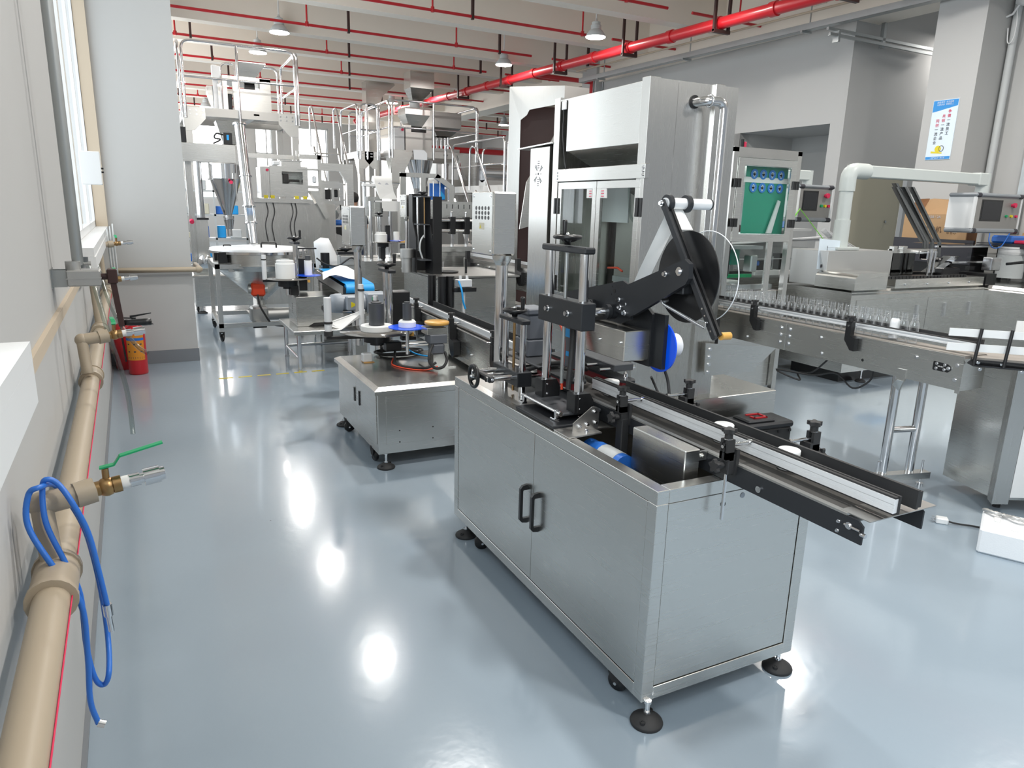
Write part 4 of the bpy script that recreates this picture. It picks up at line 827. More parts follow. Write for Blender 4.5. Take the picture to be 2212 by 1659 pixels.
def labhead(parent, D, R_, roll_r, roll_h, core_r, core_h, blue, br, post_y, wheel=True, s=1.0, roll_name=''):
    """turntable reel, blue disc, two posts with hand wheel"""
    x, y, z = D
    one('reel_disc', 'smoke_disc', parent, lambda m: m.slathe((x, y, z), (0, 0, 1), [(0, -.003), (R_, -.003), (R_, .002), (0, .002)], 48))
    one('disc_hub', 'anod', parent, lambda m: (m.cyl((x, y, z - .075 * s), (x, y, z - .003), .095 * s, 20), m.cyl((x, y, z - .10 * s), (x, y, z - .07 * s), .05 * s, 16)))
    bx, by, bz = blue
    lab(one('blue_disc', 'blue_reel', parent, lambda m: m.cyl((bx, by, bz - .003), (bx, by, bz + .002), br, 36)), 'bright blue plastic disc')
    if core_r: one('reel_core', 'anod_grey', parent, lambda m: (m.cyl((x, y, z + .002), (x, y, z + core_h), core_r, 24), m.cyl((x, y, z + core_h), (x, y, z + core_h + .008), core_r * .7, 20)))
    px, py, pz0, pz1 = post_y
    for k, dy in enumerate((-.055 * s, .13 * s)):
        one('post', 'polished', parent, lambda m: m.cyl((px + dy * .1, py + dy, pz0), (px + dy * .1, py + dy, pz1), .018 * s, 18))
    one('lead_screw', 'galv', parent, lambda m: m.cyl((px, py + .04 * s, pz0), (px, py + .04 * s, pz1), .006 * s, 8))
    one('top_bar', 'anod', parent, lambda m: m.chbox(px - .03 * s, px + .03 * s, py - .09 * s, py + .165 * s, pz1, pz1 + .024 * s, .004))
    handwheel((px, py + .04 * s, pz1 + .045 * s), (0, 0, 1), .072 * s, parent, (.9, -.4, 0) if wheel else (.2, 1, 0))
pmat('smoke_disc', (.20, .19, .175), .10, .35, coat=.6)
labhead(SM, (1.415, 4.95, .722), .262, .115, .05, .055, .20, (1.545, 4.65, .79), .130, (1.585, 5.2, .60, 1.115), True)
t = thing('label_roll', (1.415, 4.95, .725), 'flat white label roll on the dark turntable disc around a thick charcoal core', 'label roll')
one('paper', 'paper', t, lambda m: m.lathe((1.415, 4.95, .7255), (0, 0, 1), [(.057, 0), (.112, 0), (.113, .003), (.113, .036), (.110, .040), (.057, .040)], 36))
t = thing('label_roll', (1.545, 4.65, .793), 'small white label roll on the blue disc of the second labeller', 'label roll')
one('paper', 'paper', t, lambda m: m.lathe((1.545, 4.65, .7935), (0, 0, 1), [(.034, 0), (.060, 0), (.060, .034), (.050, .046), (.034, .046)], 28))
one('spindle', 'anod_grey', SM, lambda m: (m.cyl((1.545, 4.65, .792), (1.545, 4.65, .955), .031, 20), m.cyl((1.545, 4.65, .955), (1.545, 4.65, .965), .02, 14)))
one('spindle_shaft', 'polished', SM, lambda m: m.cyl((1.545, 4.65, .6), (1.545, 4.65, .79), .012, 12))
one('shaft_block', 'black', SM, lambda m: m.chbox(1.47, 1.585, 4.90, 4.98, .572, .64, .004))
one('cross_shaft', 'polished', SM, lambda m: m.cyl((1.55, 4.94, .612), (1.86, 4.94, .612), .018, 16))
one('belt_box', 'black', SM, lambda m: m.chbox(1.62, 1.76, 5.22, 5.36, .70, .965, .006))
one('disc_support', 'polished', SM, lambda m: m.cyl((1.50, 5.15, .525), (1.50, 5.15, .66), .022, 16))
for p, l in (((1.40, 5.3, 1.02), 0), ((1.51, 5.3, .93), 0)):
    one('guide_roller', 'alu', SM, lambda m: (m.cyl((p[0], p[1], .70), p, .02, 16)))
    one('roller_ring', 'rubber', SM, lambda m: m.cyl((p[0], p[1], p[2] - .05), (p[0], p[1], p[2] - .035), .026, 16))
lab(one('outer_roller', 'alu', SM, lambda m: (m.cyl((1.07, 4.95, .735), (1.07, 4.95, .972), .0255, 20))), 'tall white aluminium guide roller')
one('roller_ring', 'rubber', SM, lambda m: (m.cyl((1.07, 4.95, .790), (1.07, 4.95, .805), .031, 20)))
one('roller_ring', 'rubber', SM, lambda m: (m.cyl((1.07, 4.95, .705), (1.07, 4.95, .738), .031, 20)))
lab(one('web_arm', 'white_plastic', SM, lambda m: m.prism([(1.07, 4.94, .778), (1.16, 4.94, .745), (1.46, 5.42, .778), (1.46, 5.42, .81), (1.08, 4.94, .80)], (0, .02, 0))), 'white label web running to the rear')
one('roller_arm', 'black', SM, lambda m: m.prism([(1.05, 4.93, .700), (1.09, 4.93, .700), (1.40, 4.93, .690), (1.40, 4.93, .672), (1.05, 4.93, .682)], (0, .04, 0)))
lab(one('amber_stop', 'amber', SM, lambda m: m.chbox(1.618, 1.652, 4.82, 4.86, .692, .722, .002)), 'amber plastic stop')
one('stop_block', 'black', SM, lambda m: m.box(1.56, 1.66, 4.80, 4.86, .668, .690))
control_box(1.421, 5.0 + .45, 1.295, 1.59, .527, .029, SM, .125, .24, .10)
# drive wheel
one('wheel_post', 'steel', SM, lambda m: (m.box(1.68, 1.79, 4.50, 4.60, .53, .76), m.box(1.62, 1.83, 4.46, 4.64, .526, .534)))
one('wheel_bracket', 'steel', SM, lambda m: m.chbox(1.615, 1.755, 4.44, 4.56, .765, .81, .002))
one('wheel_motor', 'motor_grey', SM, lambda m: (m.chbox(1.645, 1.735, 4.42, 4.50, .63, .705, .012), m.chbox(1.63, 1.75, 4.42, 4.53, .705, .765, .004)))
lab(one('drive_wheel', 'amber', SM, lambda m: m.slathe((1.705, 4.5, .825), (0, 0, 1), [(0, 0), (.080, 0), (.084, .004), (.084, .018), (.080, .022), (0, .022)], 36)), 'amber rubber drive wheel')
one('wheel_cable', 'rubber', SM, lambda m: m.tube(smooth_path([(1.645, 4.42, .70), (1.61, 4.38, .66), (1.60, 4.36, .60), (1.64, 4.35, .555), (1.70, 4.36, .56), (1.74, 4.40, .60), (1.74, 4.44, .64)], 6), .010, 8))
one('reel_cable', 'rubber', SM, lambda m: m.tube(smooth_path([(1.53, 4.89, .575), (1.50, 4.80, .55), (1.46, 4.62, .537), (1.53, 4.5, .536), (1.62, 4.45, .54), (1.68, 4.45, .57)], 6), .009, 8))
lab(one('red_cable', 'orange_red', SM, lambda m: m.tube(smooth_path([(1.50, 4.84, .535), (1.44, 4.66, .53), (1.50, 4.5, .53), (1.60, 4.42, .531), (1.68, 4.42, .55)], 6), .005, 6)), 'orange red cable')
for k in range(3): one('coiled_cable', 'rubber', SM, lambda m: m.tube([(1.60 + (.10 + .012 * k) * math.cos(a) * 1.5, 5.02 + .1 * math.sin(a), .534 + .008 * k) for a in [i * PI / 12 for i in range(24)]], .006, 6, closed=True))
lab(one('blue_tube', 'light_blue', SM, lambda m: m.tube(smooth_path([(1.62, 4.98, .60), (1.68, 4.9, .55), (1.76, 4.8, .54), (1.85, 4.76, .55)], 6), .006, 6)), 'bright blue air tube')
t = thing('electrical_socket', (1.40, 5.0, .527), 'small white square box beside the pole on the second labeller', 'box')
one('housing', 'white_plastic', t, lambda m: m.chbox(1.27, 1.34, 4.80, 4.86, .527, .59, .008)); one('base', 'amber', t, lambda m: m.box(1.275, 1.35, 4.79, 4.87, .5262, .528))
# its conveyor (turned a little)
KM = Matrix.Translation((1.872, 4.2, 0)) @ Matrix.Rotation(math.radians(-2.5), 4, 'Z')
SC = thing('side_conveyor', (1.9, 4.2, .54), 'narrow conveyor with black and white guide rails passing the second labeller', 'conveyor')
def kone(name, mat, fn, parent=None): m = MB(KM); fn(m); return m.build(name, mat, parent or SC)
kone('side_plate', 'steel', lambda m: m.box(0, .004, -.85, 2.45, .555, .768)); kone('side_plate', 'steel', lambda m: m.box(.16, .164, -.85, 2.45, .555, .768))
kone('edge_strip', 'steel_dull', lambda m: m.box(-.002, .014, -.85, 2.45, .768, .773)); kone('conveyor_belt', 'belt', lambda m: m.box(.015, .15, -.85, 2.45, .75, .772))
kone('guide_rail', 'alu', lambda m: (m.box(.030, .042, -.85, 2.4, .79, .832), m.box(.027, .030, -.85, 2.4, .792, .800), m.box(.027, .030, -.85, 2.4, .818, .830)))
kone('rail_liner', 'rubber', lambda m: m.box(.042, .048, -.85, 2.4, .787, .836))
lab(kone('guide_rail', 'rubber', lambda m: m.box(.118, .130, -.85, 1.3, .80, .85)), 'black faced guide rail')
for y in (-.42, .35, 1.2):
    m = MB(KM); m.prism([(-.052, y - .04, .60), (-.052, y - .005, .575), (-.052, y + .03, .60), (-.052, y + .075, .68), (-.052, y + .075, .80), (-.052, y + .035, .80), (-.052, y + .035, .70), (-.052, y - .04, .69)], (.05, 0, 0)); br_ = m.build('rail_bracket', 'black', SC)
    kone('cross_rod', 'polished', lambda m: m.cyl((-.085, y + .055, .81), (.03, y + .055, .81), .007, 10), br_); kone('bracket_head', 'black', lambda m: m.chbox(-.055, -.02, y + .037, y + .072, .79, .845, .003), br_)
    m = MB(KM); star_knob(m, Vector((-.037, y + .055, .868)), (0, 0, 1), .026, .024); m.build('star_knob', 'rubber', br_)
for y, z in ((-.35, .62), (-.70, .63), (.1, .64), (-.7, .70)): kone('bolt', 'polished', lambda m: bolt(m, (0, y, z), (-1, 0, 0), .007, .01))
kone('support_leg', 'polished', lambda m: m.cyl((.08, -.65, 0), (.08, -.65, .56), .022, 14)); 
for x, z0 in ((.19, .83), ): pass
t = thing('pressing_rollers', (2.1, 5.1, .6), 'group of tall black rollers beside the narrow conveyor', 'roller')
for (x, y) in ((2.06, 5.55), (2.10, 5.42), (2.17, 5.42)): one('roller', 'black', t, lambda m: (m.cyl((x, y, .80), (x, y, 1.055), .034, 18), m.cyl((x, y, .56), (x, y, .80), .012, 10)))
one('air_cylinder', 'alu', t, lambda m: (m.chbox(2.22, 2.34, 5.36, 5.44, .97, 1.03, .004), m.cyl((2.25, 5.4, 1.03), (2.25, 5.4, 1.06), .012, 10), m.cyl((2.31, 5.4, 1.03), (2.31, 5.4, 1.06), .012, 10), m.cyl((2.28, 5.4, .56), (2.28, 5.4, .97), .014, 10)))
one('mount_bar', 'black', t, lambda m: m.chbox(2.18, 2.38, 5.36, 5.42, .93, .965, .004)); one('foot_plate', 'anod', t, lambda m: m.box(2.03, 2.42, 5.3, 5.6, .55, .565))
one('leg', 'steel', t, lambda m: m.box(2.3, 2.36, 5.44, 5.5, 0, .55))
lab(one('blue_tube', 'light_blue', t, lambda m: m.tube(smooth_path([(2.22, 5.36, 1.02), (2.23, 5.32, .95), (2.24, 5.31, .86), (2.26, 5.31, .80)], 5), .008, 6)), 'bright blue air tube')
# grey geared motor behind the second labeller
t = thing('conveyor_motor', (1.47, 5.9, .6), 'light grey conveyor motor with a yellow warning triangle behind the second labeller', 'motor')
one('fan_cover', 'motor_light', t, lambda m: m.slathe((1.30, 5.95, .795), (1, 0, 0), [(0, 0), (.05, 0), (.075, .02), (.082, .06), (.082, .10)], 24))
one('body', 'motor_light', t, lambda m: m.cyl((1.39, 5.95, .795), (1.66, 5.95, .795), .070, 24)); tb_ = one('terminal_box', 'motor_light', t, lambda m: m.chbox(1.42, 1.56, 5.83, 5.90, .745, .865, .01))
lab(one('warning_triangle', 'yellow', tb_, lambda m: m.prism([(1.455, 5.829, .77), (1.505, 5.829, .795), (1.455, 5.829, .82)], (0, .001, 0))), 'yellow warning triangle')
one('gearbox', 'motor_light', t, lambda m: m.chbox(1.60, 1.78, 5.86, 6.04, .71, .88, .01)); one('base_bracket', 'steel', t, lambda m: (m.box(1.40, 1.75, 5.88, 6.02, .69, .72), m.box(1.5, 1.6, 5.9, 6.0, 0, .69)))
lab(one('name_plate', 'green', t, lambda m: m.box(1.64, 1.69, 5.858, 5.86, .77, .85)), 'green name plate')
one('cable', 'rubber', t, lambda m: m.tube([(1.47, 5.87, .75), (1.49, 5.86, .70), (1.50, 5.87, .62)], .009, 8))
# ================================================================ THIRD LABELLER on a low stand
TM = thing('tabletop_labeler', (1.45, 7.3, .40), 'small labelling machine with a fan grille standing on the low tubular stand', 'machine')
one('cabinet', 'steel', TM, lambda m: m.box(1.255, 2.0, 7.2, 7.66, .405, .70, .003))
one('side_cover', 'steel', TM, lambda m: m.box(1.250, 1.2545, 7.21, 7.64, .43, .69))
for i in range(6): one('vent_slot', 'black', TM, lambda m: m.box(1.2485, 1.2502, 7.40 + .0, 7.43, .52 + i * .018, .526 + i * .018))
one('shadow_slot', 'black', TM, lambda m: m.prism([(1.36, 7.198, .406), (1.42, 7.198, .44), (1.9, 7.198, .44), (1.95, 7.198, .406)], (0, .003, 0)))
fg = one('fan_guard', 'polished', TM, lambda m: [m.tube([(1.555 + r * math.cos(a), 7.192, .585 + r * math.sin(a)) for a in [i * PI / 12 for i in range(24)]], .0018, 5, closed=True) for r in (.022, .034, .046, .058)])
one('fan', 'black', TM, lambda m: m.cyl((1.555, 7.1995, .585), (1.555, 7.197, .585), .062, 24)); lab(one('fan_sticker', 'ink_red', TM, lambda m: m.cyl((1.555, 7.197, .585), (1.555, 7.195, .585), .022, 18)), 'red round fan sticker')
labhead(TM, (1.215, 7.40, .865), .215, 0, 0, 0, 0, (1.43, 7.45, .89), .125, (1.325, 7.52, .72, 1.20), True, 1.0)
t = thing('label_roll', (1.195, 7.40, .868), 'tall white paper roll on the steel disc of the small tabletop labeller', 'label roll')
one('paper', 'paper', t, lambda m: m.lathe((1.195, 7.40, .868), (0, 0, 1), [(0, 0), (.094, 0), (.095, .003), (.095, .145), (.085, .15), (.085, .178), (.080, .18), (0, .18)], 32)); one('core', 'grey_plastic', t, lambda m: m.cyl((1.195, 7.4, 1.048), (1.195, 7.4, 1.058), .045, 20))
t = thing('label_roll', (1.43, 7.45, .894), 'slim white paper roll standing on the blue disc of the small tabletop labeller', 'label roll')
one('paper', 'paper', t, lambda m: m.cyl((1.43, 7.45, .8935), (1.43, 7.45, 1.04), .038, 20)); one('core', 'anod_grey', t, lambda m: m.cyl((1.43, 7.45, 1.04), (1.43, 7.45, 1.085), .027, 18))
one('arm_block', 'black', TM, lambda m: m.chbox(1.225, 1.305, 7.32, 7.40, .705, .80, .004)); one('shaft', 'polished', TM, lambda m: m.cyl((1.215, 7.4, .70), (1.215, 7.4, .80), .025, 14))
one('black_panel', 'black', TM, lambda m: m.chbox(1.36, 1.44, 7.58, 7.66, .72, 1.05, .004)); one('guide_roller', 'alu', TM, lambda m: m.cyl((.995, 7.40, .86), (.995, 7.40, 1.10), .022, 16)); one('roller_ring', 'rubber', TM, lambda m: m.cyl((.995, 7.40, 1.05), (.995, 7.40, 1.06), .025, 16)); one('roller_arm', 'black', TM, lambda m: m.box(.975, 1.2, 7.39, 7.41, .835, .855))
lab(one('amber_stop', 'amber', TM, lambda m: m.box(1.385, 1.41, 7.27, 7.29, .835, .86)), 'amber stop')
[one('small_post', 'polished', TM, lambda m: m.cyl((1.38 + .05 * i, 7.66 + .03 * (i % 2), .90), (1.38 + .05 * i, 7.66 + .03 * (i % 2), 1.14), .008, 8)) for i in range(4)]; one('small_cap', 'anod', TM, lambda m: m.box(1.36, 1.56, 7.64, 7.72, 1.14, 1.152))
TC = thing('belt_conveyor', (1.75, 7.2, .7), 'slanting belt conveyor with a bright blue belt end beside the small labeller', 'conveyor')
one('side_plate', 'steel_dull', TC, lambda m: m.prism([(1.66, 7.0, .74), (1.66, 7.0, .82), (1.56, 7.7, .92), (1.56, 7.7, .83)], (.01, 0, 0)))
one('frame', 'anod', TC, lambda m: m.prism([(1.67, 7.0, .74), (1.67, 7.0, .80), (1.58, 7.7, .90), (1.58, 7.7, .80)], (.30, 0, 0)))
lab(one('belt', 'light_blue', TC, lambda m: (m.cyl((1.70, 7.02, .79), (1.98, 7.02, .79), .047, 20), m.prism([(1.70, 7.02, .835), (1.98, 7.02, .835), (1.90, 7.75, .925), (1.60, 7.75, .925)], (0, 0, .004)))), 'bright blue belt')
one('leg', 'steel', TC, lambda m: (m.box(2.0, 2.05, 7.70, 7.75, 0, .84), m.box(1.85, 2.0, 7.70, 7.75, .80, .84)))
one('leg', 'steel', TC, lambda m: m.box(2.02, 2.07, 7.10, 7.15, 0, .76)); one('leg_bracket', 'steel', TC, lambda m: m.box(1.7, 2.07, 7.10, 7.14, .72, .76))
t = thing('paper_sheet', (1.62, 7.3, .95), 'crumpled white instruction sheet lying on the blue belt conveyor', 'paper')
m = MB(); v = []
for i in range(7):
    for j in range(5): v.append((1.50 + i * .062 + .02 * j, 7.10 + j * .10, .875 + .02 * math.sin(i * 1.1 + j) + .035 * math.sin(i * .55) + j * .014))
m.add(v, [(i * 5 + j, (i + 1) * 5 + j, (i + 1) * 5 + j + 1, i * 5 + j + 1) for i in range(6) for j in range(4)], True); m.build('sheet', 'paper', t)
t = thing('air_pump', (1.95, 7.9, .8), 'cluster of small black hand wheel, cylinder and cables behind the paper sheet', 'mechanism')
one('cylinder', 'black', t, lambda m: m.cyl((1.69, 7.85, .90), (1.69, 7.85, 1.09), .048, 20)); one('block', 'castalu', t, lambda m: m.chbox(1.84, 2.02, 7.8, 7.95, .95, 1.06, .01)); handwheel((1.92, 7.86, 1.12), (0, 0, 1), .075, t, None); one('bar', 'black', t, lambda m: m.box(1.82, 2.02, 7.8, 7.9, 1.07, 1.10))
one('cable', 'rubber', t, lambda m: m.tube(smooth_path([(1.58, 7.75, 1.04), (1.66, 7.7, .98), (1.80, 7.72, .96), (1.95, 7.75, 1.04), (2.05, 7.8, .96)], 5), .009, 6)); one('stand', 'steel', t, lambda m: m.box(1.64, 2.02, 7.82, 7.92, .0, .955))
# low stand
t = thing('steel_stand', (1.5, 7.2, 0), 'low stainless stand with tubular legs carrying the small labeller', 'stand')
one('top', 'steel', t, lambda m: m.box(1.17, 1.97, 6.93, 7.8, .362, .403, .004))
for x, y in ((1.225, 6.99), (1.90, 6.99), (1.225, 7.74), (1.90, 7.74)): one('leg', 'polished', t, lambda m: (m.cyl((x, y, .02), (x, y, .362), .021, 16), m.cyl((x, y, 0), (x, y, .02), .026, 16)))
one('cross_bar', 'polished', t, lambda m: m.cyl((1.225, 6.99, .12), (1.225, 7.74, .12), .016, 12)); one('cross_bar', 'polished', t, lambda m: m.cyl((1.225, 7.74, .12), (1.90, 7.74, .12), .016, 12)); one('cross_bar', 'polished', t, lambda m: m.cyl((1.90, 6.99, .25), (1.90, 7.74, .25), .016, 12))
# ================================================================ HOPPER CART
HC = thing('hopper_cart', (1.2, 9.2, 0), 'wheeled cart carrying a wide round steel hopper with a white lid', 'hopper')
cx, cy = 1.20, 9.30
one('hopper_ring', 'steel', HC, lambda m: (m.lathe((cx, cy, .87), (0, 0, 1), [(.53, 0), (.53, .18)], 48), m.lathe((cx, cy, .87), (0, 0, 1), [(.53, .0), (.545, .0), (.545, .012), (.53, .012)], 48)))
lab(one('lid', 'alu', HC, lambda m: m.slathe((cx, cy, 1.05), (0, 0, 1), [(.56, -.02), (.56, .01), (.555, .012), (.25, .035), (0, .04)], 56)), 'pale lid of the hopper')
one('lid_rim', 'polished', HC, lambda m: m.lathe((cx, cy, 1.02), (0, 0, 1), [(.56, -.02), (.575, -.015), (.575, .015), (.56, .02)], 48))
one('handle', 'black', HC, lambda m: m.tube(rail_loop([(1.19, 8.98, 1.075), (1.19, 8.98, 1.135), (1.36, 8.98, 1.135), (1.36, 8.98, 1.075)], .02), .010, 8)); one('handle', 'black', HC, lambda m: m.tube(rail_loop([(.80, 9.3, 1.075), (.80, 9.3, 1.09), (.88, 9.3, 1.09), (.88, 9.3, 1.075)], .01), .008, 6))
one('cone', 'steel', HC, lambda m: m.lathe((cx, cy, .36), (0, 0, 1), [(.055, 0), (.055, .06), (.50, .45), (.53, .51)], 40))
fx0, fx1, fy0, fy1 = .655, 1.745, 8.84, 9.90
for x, y in ((fx0, fy0), (fx1, fy0), (fx0, fy1), (fx1, fy1)):
    one('post', 'steel_v', HC, lambda m: m.box(x, x + .05, y, y + .05, .115, .895)); caster((x + .025, y + .025, 0), HC, .045, .115, (1, .3, 0))
one('top_rail', 'steel', HC, lambda m: m.box(fx0, fx1 + .05, fy0, fy0 + .05, .845, .895)); one('top_rail', 'steel', HC, lambda m: m.box(fx0, fx1 + .05, fy1, fy1 + .05, .845, .895)); one('top_rail', 'steel', HC, lambda m: m.box(fx0, fx0 + .05, fy0 + .05, fy1, .845, .895)); one('top_rail', 'steel', HC, lambda m: m.box(fx1, fx1 + .05, fy0 + .05, fy1, .845, .895))
one('bottom_rail', 'steel', HC, lambda m: m.box(fx0, fx1 + .05, fy0, fy0 + .05, .16, .21)); one('bottom_rail', 'steel', HC, lambda m: m.box(fx0, fx1 + .05, fy1, fy1 + .05, .16, .21)); one('bottom_rail', 'steel', HC, lambda m: m.box(cx - .12, cx - .07, fy0 + .05, fy1, .16, .21)); one('bottom_rail', 'steel', HC, lambda m: m.box(fx0, fx0 + .05, fy0 + .05, fy1, .16, .21))
vb = lab(one('vibrator', 'orange_red', HC, lambda m: m.chbox(1.05, 1.21, 8.99, 9.12, .50, .66, .02)), 'bright orange red vibrator motor')
one('end_cap', 'galv', vb, lambda m: m.cyl((1.02, 9.055, .58), (1.24, 9.055, .58), .05, 18)); one('fins', 'orange_red', vb, lambda m: [m.box(1.08 + .03 * i, 1.088 + .03 * i, 9.0, 9.1, .66, .69) for i in range(4)])
gm = one('gear_motor', 'castalu', HC, lambda m: (m.chbox(1.04, 1.24, 9.05, 9.25, .17, .36, .02), m.cyl((1.24, 9.15, .26), (1.50, 9.15, .26), .075, 20)))
one('fan_plate', 'black', gm, lambda m: m.chbox(1.05, 1.21, 9.035, 9.05, .11, .17, .004)); one('cable', 'rubber', HC, lambda m: m.tube(smooth_path([(1.12, 9.0, .52), (1.12, 8.9, .42), (1.16, 8.87, .32), (1.25, 8.88, .18), (1.4, 8.9, .14)], 5), .012, 6)); one('cable', 'rubber', HC, lambda m: m.tube(smooth_path([(1.5, 9.1, .30), (1.56, 9.0, .26), (1.52, 8.95, .20), (1.42, 8.93, .16)], 5), .012, 6))
one('junction_box', 'black', HC, lambda m: m.chbox(.70, .80, 8.90, 8.97, .905, 1.03, .006)); one('junction_box', 'black', HC, lambda m: m.chbox(.665, .70, 8.98, 9.02, .93, 1.02, .004))
[one('ring_lug', 'steel', HC, lambda m: m.box(cx + .5 * math.cos(a) - .03, cx + .5 * math.cos(a) + .03, cy + .5 * math.sin(a) - .03, cy + .5 * math.sin(a) + .03, .80, .87)) for a in (.8, 2.3, 3.9, 5.5)]
# screw conveyor tube rising to the platform
SL = thing('screw_conveyor', (1.15, 9.4, 1.1), 'long polished screw feed tube rising from the hopper lid', 'feed tube')
A, B_ = Vector((1.16, 9.42, 1.10)), Vector((1.115, 9.72, 2.53)); d = B_ - A
one('tube', 'polished', SL, lambda m: (m.cyl(A, A + d * .18, .052, 24), m.cyl(A + d * .31, B_, .060, 28)))
one('sight_glass', 'acrylic', SL, lambda m: m.cyl(A + d * .18, A + d * .31, .058, 20, caps=False)); [one('flange', 'polished', SL, lambda m: m.cyl(A + d * s_, A + d * (s_ + .01), .078, 24)) for s_ in (.17, .31)]; [one('tie_rod', 'polished', SL, lambda m: m.cyl(A + d * .17 + Vector((.07 * math.cos(a), .07 * math.sin(a), 0)), A + d * .32 + Vector((.07 * math.cos(a), .07 * math.sin(a), 0)), .006, 6)) for a in (.5, 2.1, 3.7, 5.2)]
one('clamp_ring', 'polished', SL, lambda m: m.cyl(A + d * .56, A + d * .568, .075, 24)); one('end_ring', 'polished', SL, lambda m: m.cyl(A + d * .985, A + d * .998, .079, 24))
# ================================================================ AUGER FILLER at the back left
AF = thing('auger_filler', (.9, 11.6, 0), 'dosing machine with a low cabinet, square column, round tank and long steel head beam', 'machine')
cabinet(.545, 1.33, 11.25, 12.1, .10, .56, AF, .03, door_x=False, handles=0); caster((.57, 11.33, 0), AF, .05, .11); leveling_foot((.62, 11.27, 0), AF, .11, .07); leveling_foot((1.28, 11.27, 0), AF, .11, .07)
one('column', 'steel_v', AF, lambda m: m.box(.64, .80, 11.5, 11.66, .56, 1.33)); one('column_cap', 'black', AF, lambda m: m.box(.655, .815, 11.48, 11.66, 1.33, 1.36)); one('round_post', 'polished', AF, lambda m: m.cyl((.72, 11.58, 1.36), (.72, 11.58, 2.15), .055, 24)); one('rear_post', 'steel_v', AF, lambda m: m.box(.56, .64, 11.62, 11.74, .56, 2.15))
one('head_beam', 'steel', AF, lambda m: m.box(.45, 1.24, 11.45, 11.75, 2.14, 2.39, .003)); mt = one('servo_motor', 'black', AF, lambda m: m.chbox(1.09, 1.21, 11.5, 11.62, 2.39, 2.56, .006)); lab(one('motor_label', 'light_blue', mt, lambda m: m.box(1.135, 1.165, 11.4985, 11.5, 2.46, 2.53)), 'light blue motor label')
one('servo_motor', 'black', AF, lambda m: m.chbox(.47, .60, 11.46, 11.6, 2.39, 2.60, .006)); one('motor_cable', 'black', AF, lambda m: m.tube(smooth_path([(1.09, 11.52, 2.53), (1.0, 11.5, 2.54), (.97, 11.5, 2.48), (1.05, 11.5, 2.46), (.95, 11.5, 2.40)], 5), .012, 6))
one('tank', 'polished', AF, lambda m: (m.lathe((1.09, 11.60, 1.92), (0, 0, 1), [(.215, 0), (.215, .19), (.225, .19), (.225, .205), (.0, .205)], 36), m.lathe((1.09, 11.60, 1.34), (0, 0, 1), [(.05, 0), (.05, .04), (.225, .58)], 32)))
one('tank_stay', 'steel', AF, lambda m: (m.box(.86, .88, 11.5, 11.52, 1.9, 2.14), m.box(1.30, 1.32, 11.5, 11.52, 1.9, 2.14), m.box(.84, 1.34, 11.49, 11.53, 1.895, 1.915)))
one('nozzle', 'polished', AF, lambda m: (m.cyl((1.10, 11.6, 1.20), (1.10, 11.6, 1.34), .05, 20, .075), m.cyl((1.10, 11.6, 1.10), (1.10, 11.6, 1.20), .035, 16), m.lathe((1.1, 11.6, 1.33), (0, 0, 1), [(.05, 0), (.075, .02), (.075, .06), (.05, .06)], 20)))
lab(one('stop_knob', 'ink_red', AF, lambda m: m.cyl((1.14, 11.36, 1.87), (1.14, 11.34, 1.87), .025, 14)), 'red stop knob'); one('knob_post', 'steel_v', AF, lambda m: m.box(1.2, 1.215, 11.37, 11.39, 1.6, 2.0)); lab(one('stop_knob', 'ink_red', AF, lambda m: m.cyl((.58, 11.4, 1.32), (.58, 11.36, 1.30), .03, 14)), 'red ball knob')
one('dosing_wheel', 'chrome', AF, lambda m: (m.slathe((.72, 10.95 + .35, .74), (0, -1, 0), [(0, 0), (.10, 0), (.105, .01), (.10, .02), (0, .012)], 28))); one('dosing_block', 'acrylic', AF, lambda m: m.chbox(.62, .84, 11.28, 11.42, .565, .70, .006)); one('grey_hose', 'grey_plastic', AF, lambda m: m.tube(smooth_path([(.47, 11.3, .66), (.54, 11.3, .70), (.66, 11.3, .71)], 5), .014, 8))
# stacked shelves with blue parts behind
t = thing('parts_rack', (1.0, 13.6, 0), 'white wire rack with small blue and white parts behind the dosing machine', 'rack')
for x in (.50, 1.05, 1.55): one('post', 'grey_plastic', t, lambda m: m.box(x, x + .03, 13.5, 13.53, 0, 2.15))
for z in (.55, .95, 1.35, 1.75): one('shelf', 'grey_plastic', t, lambda m: m.box(.45, 1.6, 13.5, 13.9, z, z + .03))
rnd = random.Random(3)
for i in range(16):
    z = (.582, .982, 1.382, 1.782)[i % 4]; x = .545 + (i // 4) * .25 + rnd.random() * .05; w_ = .10 + rnd.random() * .08; h_ = .08 + rnd.random() * .14; cm = ['blue', 'white_plastic', 'cream', 'light_blue', 'grey_plastic'][(i * 7) % 5]
    nm = {'blue': 'blue', 'white_plastic': 'white', 'cream': 'cream coloured', 'light_blue': 'light blue', 'grey_plastic': 'grey'}[cm]
    m = MB(); m.chbox(x, x + w_, 13.55, 13.75, z, z + h_, .01)
    tag(m.build('parts_bin', cm), '%s small bin on the %s shelf of the white rack, %s from the left' % (nm, ['lowest', 'second', 'third', 'top'][i % 4], ['first', 'second', 'third', 'fourth'][i // 4]), 'bin', 'bins on the white rack')
